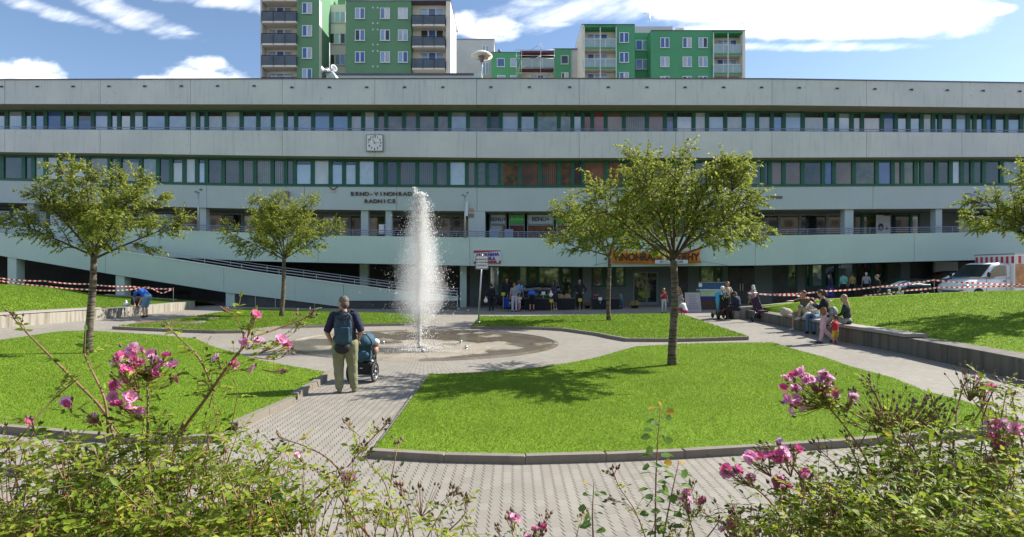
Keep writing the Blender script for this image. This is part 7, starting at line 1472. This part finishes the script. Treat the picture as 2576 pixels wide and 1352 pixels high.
# ================================================================ market stall and its goods
STL = mat('stall_grey', (.09, .09, .09), .6, .2, 5); CRT = mat('dark_crate_plastic', (.035, .05, .04), .6, .2, 8); WOODC = mat('pale_crate_wood', (.35, .25, .15), .7, .2, 6)
def stall(x0, x1, Y, label, hgt=.75):
    a, b = P(x0, 0, Y), P(x1, 0, Y); g0 = gz(a.x, Y); o = empty('market_table', V(((a.x+b.x)/2, Y, g0)), label, 'table', 'market tables')
    MB().box((a.x, Y, g0+hgt-.05), (b.x, Y+.8, g0+hgt)).build('table_top', STL, o)
    MB().box((a.x+.02, Y+.02, g0+.05), (b.x-.02, Y+.03, g0+hgt-.052)).build('table_cloth', BLKF, o)
    for x in (a.x+.05, b.x-.09):
        for y in (Y+.05, Y+.7): MB().box((x, y, g0), (x+.04, y+.04, g0+hgt-.052)).build('leg', ALU, o)
    return g0+hgt
Yt = 33.9
z1 = stall(1318, 1392, Yt, 'dark market table with green vegetables under the left windows'); z2 = stall(1400, 1448, Yt+.3, 'dark market table right of the vegetable table'); z3 = stall(1488, 1560, Yt+.6, 'dark market table with white labels right of the trader', .7)
def crate(x, Y, z, w_, label, produce, pc, m=CRT, n_=16):
    c = V((P(x, 0, Y).x, Y, z)); o = empty('crate', c, label, 'crate', 'produce crates at the market'); q = MB(); d, h = .35, .16; t = .015
    q.box(c+V((-w_/2, 0, 0)), c+V((w_/2, d, t))); q.box(c+V((-w_/2, 0, t)), c+V((w_/2, t, h))); q.box(c+V((-w_/2, d-t, t)), c+V((w_/2, d, h))); q.box(c+V((-w_/2, t, t)), c+V((-w_/2+t, d-t, h))); q.box(c+V((w_/2-t, t, t)), c+V((w_/2, d-t, h))); q.build('box', m, o)
    r = MB(); rd = random.Random(int(x))
    for k in range(n_): r.ell(c+V((rd.uniform(-w_/2+.06, w_/2-.06), rd.uniform(.06, d-.06), h-.02+rd.uniform(0, .07))), (.055, .055, .05), n=8, m=6)
    r.build(produce, pc, o)
GRNP = mat('lettuce_green', (.12, .35, .03), .6, .4, 14); YELP = mat('yellow_produce', (.6, .5, .05), .5, .2, 9); TOM = mat('tomato_red', (.5, .04, .02), .4, .2, 9); CAR = mat('orange_flowers', (.75, .22, .02), .7, .35, 15); ONI = mat('onion_brown', (.4, .2, .08), .6, .3, 9)
for x, lb, nm, m_, w_ in ((1345, 'crate of lettuce, left one on the vegetable table', 'lettuce', GRNP, .5), (1368, 'crate of light green vegetables, middle of the vegetable table', 'vegetables', GRNP, .5), (1384, 'crate of lettuce at the right end of the vegetable table', 'lettuce', GRNP, .36)):
    crate(x, Yt+.2, z1+.002, w_, lb, nm, m_)
for x, lb, nm, m_ in ((1410, 'crate of onions on the second table', 'onions', ONI), (1428, 'pale wooden crate of potatoes on the second table', 'potatoes', ONI)): crate(x, Yt+.4, z2+.002, .4, lb, nm, m_, WOODC)
crate(1500, Yt+.7, z3+.002, .45, 'crate of tomatoes on the table right of the trader', 'tomatoes', TOM)
for i, (x, y, Y, m_, lb) in enumerate(((1266, 740, 33.2, YELP, 'yellow price card above the blue trolley bag'), (1367, 738, 33.8, WHITE, 'white price card on the vegetable table'), (1459, 755, 33.0, YELP, 'yellow card in front of the trader'), (1387, 757, 33.0, YELP, 'small yellow card below the woman in the skirt'), (1510, 752, 34.3, WHITE, 'white price card on the right market table'))):
    c = P(x, y, Y); MB().box((c.x-.11, Y, c.z-.09), (c.x+.11, Y+.01, c.z+.09)).box((c.x-.01, Y+.011, gz(c.x, Y) if i in (0, 2, 3) else c.z-.3), (c.x+.01, Y+.02, c.z)).build('price_card', m_, label=lb, cat='price card', origin=c)
# flower pots on the pavement
def pot(x, y, label, fm, r_=.22, h=.25):
    b_ = G(x, y); o = empty('flower_pot', b_, label, 'potted flowers', 'pots of flowers at the market'); rd = random.Random(int(x*7))
    MB().lathe([(r_*.6, 0), (r_*.75, h*.7), (r_*.78, h*.7), (r_*.7, h*.66), (0, h*.62)], 14, b_).build('pot', CRT, o); q = MB(); f = MB()
    for k in range(60):
        a = rd.uniform(0, 6.28); e = math.acos(rd.uniform(0, 1)); p = b_+V((r_*math.sin(e)*math.cos(a), r_*math.sin(e)*math.sin(a), h*.7+r_*.9*math.cos(e))); (f if rd.random() < .62 else q).ell(p, (.035, .035, .03), n=6, m=4)
    q.build('leaves', GRNP, o); f.build('blossoms', fm, o)
for x, y, lb, m_ in ((1478, 776, 'pot of red and yellow flowers left of the shop pier', TOM), (1520, 777, 'pot of orange flowers, leftmost of three', CAR), (1538, 778, 'pot of orange flowers in the middle of three', CAR), (1552, 778, 'pot of orange flowers beside the child', CAR), (1597, 776, 'tall pot of orange flowers in front of the entrance door', CAR)): pot(x, y, lb, m_, .24 if x != 1597 else .34)
# trolley bag, carrier bags
b_ = G(1272, 783); tb = empty('shopping_trolley', b_, 'royal blue shopping trolley bag beside the woman in grey', 'shopping trolley')
q = MB(); q.cbox(b_+V((0, 0, .5)), (.38, .26, .62)); me = remeshed(q, .02, 4); me.transform(Matrix.Translation(-b_)); obj_me('bag', me, cloth('royal_blue_canvas', (.01, .05, .30)), tb)
MB().tube([b_+V((-.12, .12, .3)), b_+V((-.12, .16, 1.05)), b_+V((.12, .16, 1.05)), b_+V((.12, .12, .3))], .012, 6).build('handle', ALU, tb); [wheel(tb, b_+V((s_*.17, .1, .08)), .08, .03) for s_ in (-1, 1)]
for x, y, Y, lb in ((1222, 757, 32.6, 'white plastic bag hanging from the hand of the dark person at the left'), (1386, 742, 32.8, 'white plastic bag held by the woman in the dark skirt')):
    c = P(x, y, Y); lumpy('plastic_bag', lb, 'plastic bag', [(c, (.12, .08, .13)), (c+V((.0, 0, .16)), (.04, .03, .1))], WHITE, c)
# menu board and drinks counter
b_ = G(1744, 786); mb_ = empty('menu_board', b_, 'tall white menu board standing beside the drinks counter', 'board'); w_, h_ = .42, 1.1
MB().prism([b_+V((-w_-.03, 0, 0)), b_+V((w_+.05, 0, 0)), b_+V((w_, .16, h_)), b_+V((-w_, .16, h_))], (0, .03, 0)).build('board', mat('board_off_white', (.42, .40, .42), .6, .06, 4), mb_)
q = MB(); rd = random.Random(4)
for k in range(9):
    z = .95-k*.095; yy = .16*z/h_-.006; wd = rd.uniform(.18, .32); q.box(b_+V((-wd, yy, z)), b_+V((wd, yy+.003, z+.018)))
q.build('writing_line', SP, mb_); MB().tube([b_+V((0, .5, 0)), b_+V((0, .16, 1.0))], .015, 5).build('stand', ALU, mb_)
cb_ = V((P(1798, 0, 33.2).x, 33.2, gz(P(1798, 0, 33.2).x, 33.2))); dc = empty('drinks_counter', cb_, 'blue topped glass display counter beside the menu board', 'counter'); W_ = .88
MB().box(cb_+V((-W_, 0, 0)), cb_+V((W_, .7, .62))).build('cabinet', mat('brown_cabinet', (.07, .04, .035), .5, .2, 3), dc); MB().box(cb_+V((-W_, -.01, .63)), cb_+V((W_, .69, .78))).build('blue_band', mat('strong_blue_panel', (.015, .02, .35), .4), dc)
MB().box(cb_+V((-W_+.03, .02, .79)), cb_+V((W_-.03, .66, 1.12))).build('glass_case', GL['g'], dc); MB().box(cb_+V((-W_, 0, 1.13)), cb_+V((W_, .68, 1.2))).build('shelf', SW, dc); MB().box(cb_+V((-W_, .3, 1.21)), cb_+V((W_, .34, 1.6))).build('back_panel', mat('blue_panel', (.03, .08, .2), .4), dc)
MB().box(cb_+V((-W_, .28, 1.6)), cb_+V((W_, .36, 1.64))).build('top_rail', ALU, dc); MB().box(cb_+V((-W_+.02, .285, 1.35)), cb_+V((-W_+.22, .295, 1.56))).build('notice', WHITE, dc)
# ================================================================ vehicles
def loft(secs, n_=None):
    """skin a list of equal-length closed cross sections"""
    vs = [p for s_ in secs for p in s_]; k = len(secs[0]); fs = [(i*k+j, i*k+(j+1) % k, (i+1)*k+(j+1) % k, (i+1)*k+j) for i in range(len(secs)-1) for j in range(k)]
    fs += [tuple(range(k))[::-1], tuple(range((len(secs)-1)*k, len(secs)*k))]; return vs, fs
def vehicle(name, label, cat, loc, yaw, paint, prof, cabin, L_, W_, wheels, wr, lampm=None, glassm=None, group=None):
    """profile stations along local +x (nose at +x): (x, z_bottom, z_top, half width)"""
    o = empty(name, loc, label, cat, group, yaw); R = Matrix.Rotation(yaw, 3, 'Z')
    def sec(x, zb, zt, hw, r_=.12):
        r_ = min(r_, (zt-zb)*.4); pts = [(-hw*.9, zb), (-hw, zb+r_), (-hw, zt-r_*1.2), (-hw+r_*.8, zt), (hw-r_*.8, zt), (hw, zt-r_*1.2), (hw, zb+r_), (hw*.9, zb)]; return [V((x, y, z)) for y, z in pts]
    q = MB(); v_, f_ = loft([sec(*p) for p in prof]); q.add(v_, f_, 0, True); b = q.build('body', paint, o, world=False); m_ = b.modifiers.new('b', 'BEVEL'); m_.width = .02; m_.limit_method = 'ANGLE'
    if cabin:
        q = MB(); v_, f_ = loft([sec(*p, .15) for p in cabin]); q.add(v_, f_, 0, True); q.build('cabin_glass', glassm or GL['D'], o, world=False)
        q = MB(); zt = max(p[2] for p in cabin); top = [p for p in cabin if p[2] > zt-.12]; v_, f_ = loft([sec(p[0], p[2]-.05, p[2]+.02, p[3]-.02, .03) for p in top]); q.add(v_, f_); 
        for p in (cabin[0], cabin[-1]): pass
        for i in range(len(cabin)-1):
            for s_ in (-1, 1):
                a, c_ = cabin[i], cabin[i+1]
                if i in (0, len(cabin)-2): q.tube([V((a[0], s_*a[3], a[1]+.02 if i == 0 and a[2]-a[1] < .2 else a[2]-.03)), V((c_[0], s_*c_[3]*.97, c_[2]-.03 if i == 0 else c_[1]))], .035, 5)
        mx_ = (cabin[1][0]+cabin[-2][0])/2; [q.box((mx_-.04, s_*(cabin[1][3]+.005)-.01, cabin[1][1]), (mx_+.04, s_*(cabin[1][3]+.005)+.01, zt-.03)) for s_ in (-1, 1)]
        q.build('roof', paint, o, world=False)
    for x in wheels:
        for s_ in (-1, 1):
            t_ = MB(); w2 = .2; c = V((x, s_*(W_/2-.09), wr)); t_.lathe([(wr*.62, -w2/2), (wr*.93, -w2/2), (wr, -w2*.35), (wr, w2*.35), (wr*.93, w2/2), (wr*.62, w2/2), (wr*.62, -w2/2)], 24, c, V((0, 1, 0))); wo = t_.build('wheel', RUB, o, world=False)
            t_ = MB(); t_.lathe([(wr*.62, -.04), (wr*.62, .04), (.05, .06), (0, .06)], 18, c+V((0, s_*.04, 0)), V((0, s_, 0))); k = t_.build('rim', ALU, wo, world=False)
    nx_ = prof[-1]; fr = prof[-2]
    for s_ in (-1, 1): MB().ell((nx_[0]-.06, s_*(nx_[3]-.2), nx_[2]-.12 if nx_[2]-nx_[1] > .3 else nx_[2]), (.1, .16, .08), n=10, m=6).build('headlight', lampm or mat('headlamp_glass', (.5, .52, .55), .15, .05, 5, spec=.8), o, world=False)
    for s_ in (-1, 1): MB().ell((prof[0][0]+.04, s_*(prof[0][3]-.12), prof[0][2]-.15), (.06, .1, .12), n=10, m=6).build('tail_lamp', mat('rear_lamp_red', (.5, .02, .02), .3), o, world=False)
    return o
DKPAINT = mat('dark_car_paint', (.012, .014, .018), .6, .1, 2, spec=.2); MARO = mat('dark_maroon_paint', (.04, .01, .012), .6, .1, 2, spec=.2); GRP = mat('dark_green_paint', (.012, .026, .022), .6, .1, 2, spec=.2)
EST = [(-2.2, .35, .75, .7), (-2.15, .3, .95, .82), (-1.6, .22, 1.0, .88), (0, .2, .98, .9), (1.2, .22, .95, .88), (1.9, .25, .82, .82), (2.15, .35, .65, .68)]
ECAB = [(-2.1, .93, 1.0, .78), (-1.85, .93, 1.42, .68), (-.6, .95, 1.5, .7), (.35, .95, 1.42, .69), (1.15, .93, .98, .76)]
yv = 35.9; vehicle('parked_car', 'dark estate car parked behind the vegetable table', 'car', V((P(1335, 0, yv).x, yv, 0)), PI-.05, DKPAINT, EST, ECAB, 4.3, 1.8, (-1.35, 1.35), .32, group='dark parked cars')
c = P(2300, 0, 33.5); vehicle('parked_car', 'dark green car in the shade left of the white truck', 'car', V((c.x, 34.5, gz(c.x, 34.5))), PI+.5, GRP, EST, ECAB, 4.3, 1.8, (-1.35, 1.35), .32, group='dark parked cars')
SUV = [(p[0], p[1]+.08, p[2]+.3, p[3]) for p in EST]; SCAB = [(p[0], p[1]+.3, p[2]+.38, p[3]) for p in ECAB]
c = P(2400, 0, 36); vehicle('parked_car', 'tall dark maroon car right behind the nose of the white truck', 'car', V((c.x, 36.4, gz(c.x, 36.4))), PI+.3, MARO, SUV, SCAB, 4.3, 1.8, (-1.35, 1.35), .36, group='dark parked cars')
# white snack truck
TW = mat('truck_white_paint', (.82, .83, .86), .35, .04, 3, coat=.3); AWR = mat('awning_red', (.48, .03, .05), .6, .1, 4); AWW = mat('awning_white', (.68, .68, .66), .6, .05, 4)
tx = V((27.1, 32.0, 0)); tz = gz(tx.x, 32.0)+.14; yaw = math.atan2(-.2, -.98); F_ = V((math.cos(yaw), math.sin(yaw), 0)); S_ = V((-F_.y, F_.x, 0))
tr_ = empty('food_truck', V((tx.x, 32.0, tz)), 'white truck with a red and white striped awning print parked beyond the right mound', 'truck', None, yaw)
# local: +x nose.  -y side of the truck faces the camera's right hand
q = MB(); hw = .93
def csec(x, zb, zt, h_, r_=.1): return [V((x, y, z)) for y, z in ((-h_*.92, zb), (-h_, zb+.1), (-h_, zt-r_), (-h_+r_, zt), (h_-r_, zt), (h_, zt-r_), (h_, zb+.1), (h_*.92, zb))]
body = [csec(-.75, .45, 1.3, hw), csec(.4, .45, 1.3, hw), csec(1.0, .42, 1.28, hw), csec(1.35, .4, 1.22, hw*.98), csec(2.05, .4, 1.02, hw*.93), csec(2.28, .45, .8, hw*.84)]
v_, f_ = loft(body); q.add(v_, f_, 0, True); q.build('cab_body', TW, tr_, world=False)
up = [csec(-.75, 1.28, 2.12, hw-.02, .12), csec(.0, 1.28, 2.16, hw-.05, .14), csec(.35, 1.28, 2.08, hw-.06, .12), csec(1.22, 1.26, 1.32, hw-.05, .03)]
q = MB(); v_, f_ = loft(up); q.add(v_, f_, 0, True); q.build('cab_roof', TW, tr_, world=False)
DG = mat('dark_windscreen', (.03, .045, .045), .08, .3, 2, spec=.9)
def off(p, n_, d=.006): return V(p)+V(n_)*d
wn = V((.76, 0, .87)).normalized()*.55
ws = [V((.40, -.76, 2.03)), V((.40, .76, 2.03)), V((1.19, .84, 1.34)), V((1.19, -.84, 1.34))]; ws = [p+V((.03, 0, .035)) for p in ws]; MB().prism(ws, V((.006, 0, .008))).build('windscreen', DG, tr_, world=False)
for s_ in (-1, 1):
    y = s_*(hw+.005); pl = [(-.35, 2.0), (.12, 2.02), (.40, 1.9), (.95, 1.36), (.85, 1.28), (.5, 1.3), (.3, 1.38), (-.38, 1.42)]
    MB().prism([V((x, y-.0*s_, z)) for x, z in pl], (0, s_*.012, 0)).build('side_window', DG, tr_, world=False)
    MB().box((-.42, y, .5), (-.405, y+s_*.006, 2.05)).box((.95, y, .5), (.965, y+s_*.006, 1.3)).build('door_seam', BLACK, tr_, world=False)
    MB().box((-.34, y, 1.1), (-.2, y+s_*.03, 1.16)).build('door_handle', BLACK, tr_, world=False)
    MB().ell((1.0, s_*(hw+.16), 1.5), (.06, .1, .15), n=10, m=8).build('wing_mirror', BLACK, tr_, world=False)
    MB().ell((2.1, s_*.72, .86), (.16, .16, .1), n=12, m=8).build('headlight', mat('headlamp_glass', (.5, .52, .55), .15), tr_, world=False)
    MB().ell((2.24, s_*.6, .62), (.06, .22, .06), n=10, m=6).build('indicator', mat('bumper_orange', (.55, .16, .03), .5), tr_, world=False)
MB().box((2.2, -.5, .5), (2.31, .5, .6)).build('bumper', STL, tr_, world=False); MB().box((2.3, -.28, .62), (2.315, .28, .74)).build('licence_plate', WHITE, tr_, world=False)
bx0, bx1, bh, bz = -4.6, -.78, 1.08, 2.62
MB().box((bx0, -bh, .55), (bx1, bh, bz)).build('box_body', TW, tr_, world=False); MB().box((bx0-.03, -bh-.04, bz), (bx1+.04, bh+.04, bz+.06)).build('box_roof', ALU, tr_, world=False)
q = MB(); 
for k in range(15):
    y0 = -bh+.02+k*(2*bh-.04)/15; y1 = y0+(2*bh-.04)/15; mi = k % 2; z0_ = bz-.1; z1_ = bz-.5
    q.prism([V((bx1+.003, y0, z0_)), V((bx1+.003, y1, z0_)), V((bx1+.003, y1, z1_+.05)), V((bx1+.003, (y0*.25+y1*.75), z1_)), V((bx1+.003, (y0*.75+y1*.25), z1_)), V((bx1+.003, y0, z1_+.05))], (.006, 0, 0), mi)
q.build('striped_front_print', [AWR, AWW], tr_, world=False)
for s_ in (-1, 1):
    q = MB(); n2 = 18
    for k in range(n2): x0_ = bx0+.05+k*(bx1-bx0-.1)/n2; x1_ = x0_+(bx1-bx0-.1)/n2; q.box((x0_, s_*(bh+.003), bz-.5), (x1_, s_*(bh+.009), bz-.08), k % 2)
    q.build('striped_side_print', [AWR, AWW], tr_, world=False)
    q = MB(); q.box((bx0+.2, s_*(bh+.003), .75), (bx1-.05, s_*(bh+.007), bz-.52)); q.build('side_picture', mat('brown_food_print', (.30, .08, .03), .5, .5, 2.2, col2=(.62, .38, .2)), tr_, world=False)
    q = MB(); q.ell((bx1-.6, s_*(bh+.012), 1.5), (.42, .012, .5), n=20, m=10); q.build('printed_bun', mat('bun_print', (.5, .22, .07), .5, .3, 4), tr_, world=False)
for x in (1.45, -3.6):
    for s_ in (-1, 1):
        t_ = MB(); c = V((x, s_*(hw-.1), .38)); t_.lathe([(.24, -.1), (.36, -.1), (.38, -.06), (.38, .06), (.36, .1), (.24, .1), (.24, -.1)], 24, c, V((0, 1, 0))); wo = t_.build('wheel', RUB, tr_, world=False); t_ = MB(); t_.lathe([(.24, -.03), (.24, .05), (.05, .07), (0, .07)], 18, c+V((0, s_*.03, 0)), V((0, s_, 0))); t_.build('rim', ALU, wo, world=False)
# ================================================================ barrier tape
TAPE = bpy.data.materials.new('red_white_tape'); t, n, l, b = nt(TAPE); at = n.new('ShaderNodeAttribute'); at.attribute_name = 'tone'
r = n.new('ShaderNodeValToRGB'); r.color_ramp.interpolation = 'CONSTANT'; r.color_ramp.elements[0].color = (.62, .03, .05, 1); r.color_ramp.elements[1].position = .5; r.color_ramp.elements[1].color = (.8, .78, .78, 1); l.new(at.outputs['Fac'], r.inputs['Fac']); l.new(r.outputs[0], b.inputs['Base Color']); b.inputs['Roughness'].default_value = .35
tr = n.new('ShaderNodeBsdfTranslucent'); mx = n.new('ShaderNodeMixShader'); mx.inputs[0].default_value = .5; l.new(r.outputs[0], tr.inputs[0]); l.new(b.outputs[0], mx.inputs[1]); l.new(tr.outputs[0], mx.inputs[2]); l.new(mx.outputs[0], n['Material Output'].inputs['Surface'])
def tape(pts, label, sag=.0, w_=.075, step=.11, tw=.6):
    W_ = [P(*p) for p in pts]; seg = []
    for a, b_ in zip(W_, W_[1:]):
        k = max(2, int((b_-a).length/step))
        for i in range(k): t = i/k; seg.append(a.lerp(b_, t)-V((0, 0, sag*4*t*(1-t))))
    seg.append(W_[-1]); vs = []; tn = []
    for i, p in enumerate(seg): a = tw*math.sin(i*.23)+.15*math.sin(i*1.1); h = V((0, math.sin(a), math.cos(a)))*w_/2; vs += [tuple(p-h), tuple(p+h)]
    fs = [(2*i, 2*i+2, 2*i+3, 2*i+1) for i in range(len(seg)-1)]; tn = [(i % 2)*.9 for i in range(len(seg)-1)]
    return obj_np('barrier_tape', vs, fs, TAPE, attr=tn, origin=tuple(W_[0]), label=label, cat='barrier tape', group='red and white barrier tape')
tape([(-120, 688, 29), (0, 700, 29), (110, 707, 29.5), (222, 715, 30), (330, 721, 30), (436, 727, 30.3)], 'upper red and white tape strung across the left mound', .05)
tape([(-120, 700, 29.2), (0, 707, 29.2), (120, 721, 29.6), (222, 729, 30.1), (300, 731, 30.2), (372, 722, 30.3), (385, 727, 30.3), (408, 738, 30.3), (436, 726, 30.3), (438, 740, 30.3)], 'lower red and white tape with a loose loop on the left mound', .03)
MB().tube([P(436, 760, 30.3)-V((0, 0, .2)), P(436, 724, 30.3)], .012, 5).build('tape_stake', CLK, label='thin stake holding the tape on the left mound', cat='stake', origin=P(436, 760, 30.3))
tape([(1880, 737, 24.3), (2000, 743, 24.6), (2100, 757, 24.8)], 'tape running from the empty pushchair to the blond woman', .04)
tape([(1880, 737, 24.2), (1960, 741, 25.5), (2075, 733, 26), (2200, 723, 26), (2350, 705, 26.2)], 'tape rising across the right mound towards its stake', .03)
tape([(2350, 705, 26.2), (2450, 712, 26), (2576, 716, 25.6), (2700, 719, 25)], 'upper tape running right in front of the white truck', .03)
tape([(2170, 745, 25.8), (2280, 731, 26), (2365, 723, 26.2), (2450, 722, 26), (2576, 718, 25.8), (2700, 717, 25)], 'lower tape running right in front of the white truck', .02)
MB().tube([P(2350, 750, 26.2)-V((0, 0, .4)), P(2350, 702, 26.2)], .014, 5).build('tape_stake', CLK, label='thin stake holding the tape on the right mound', cat='stake', origin=P(2350, 750, 26.2))
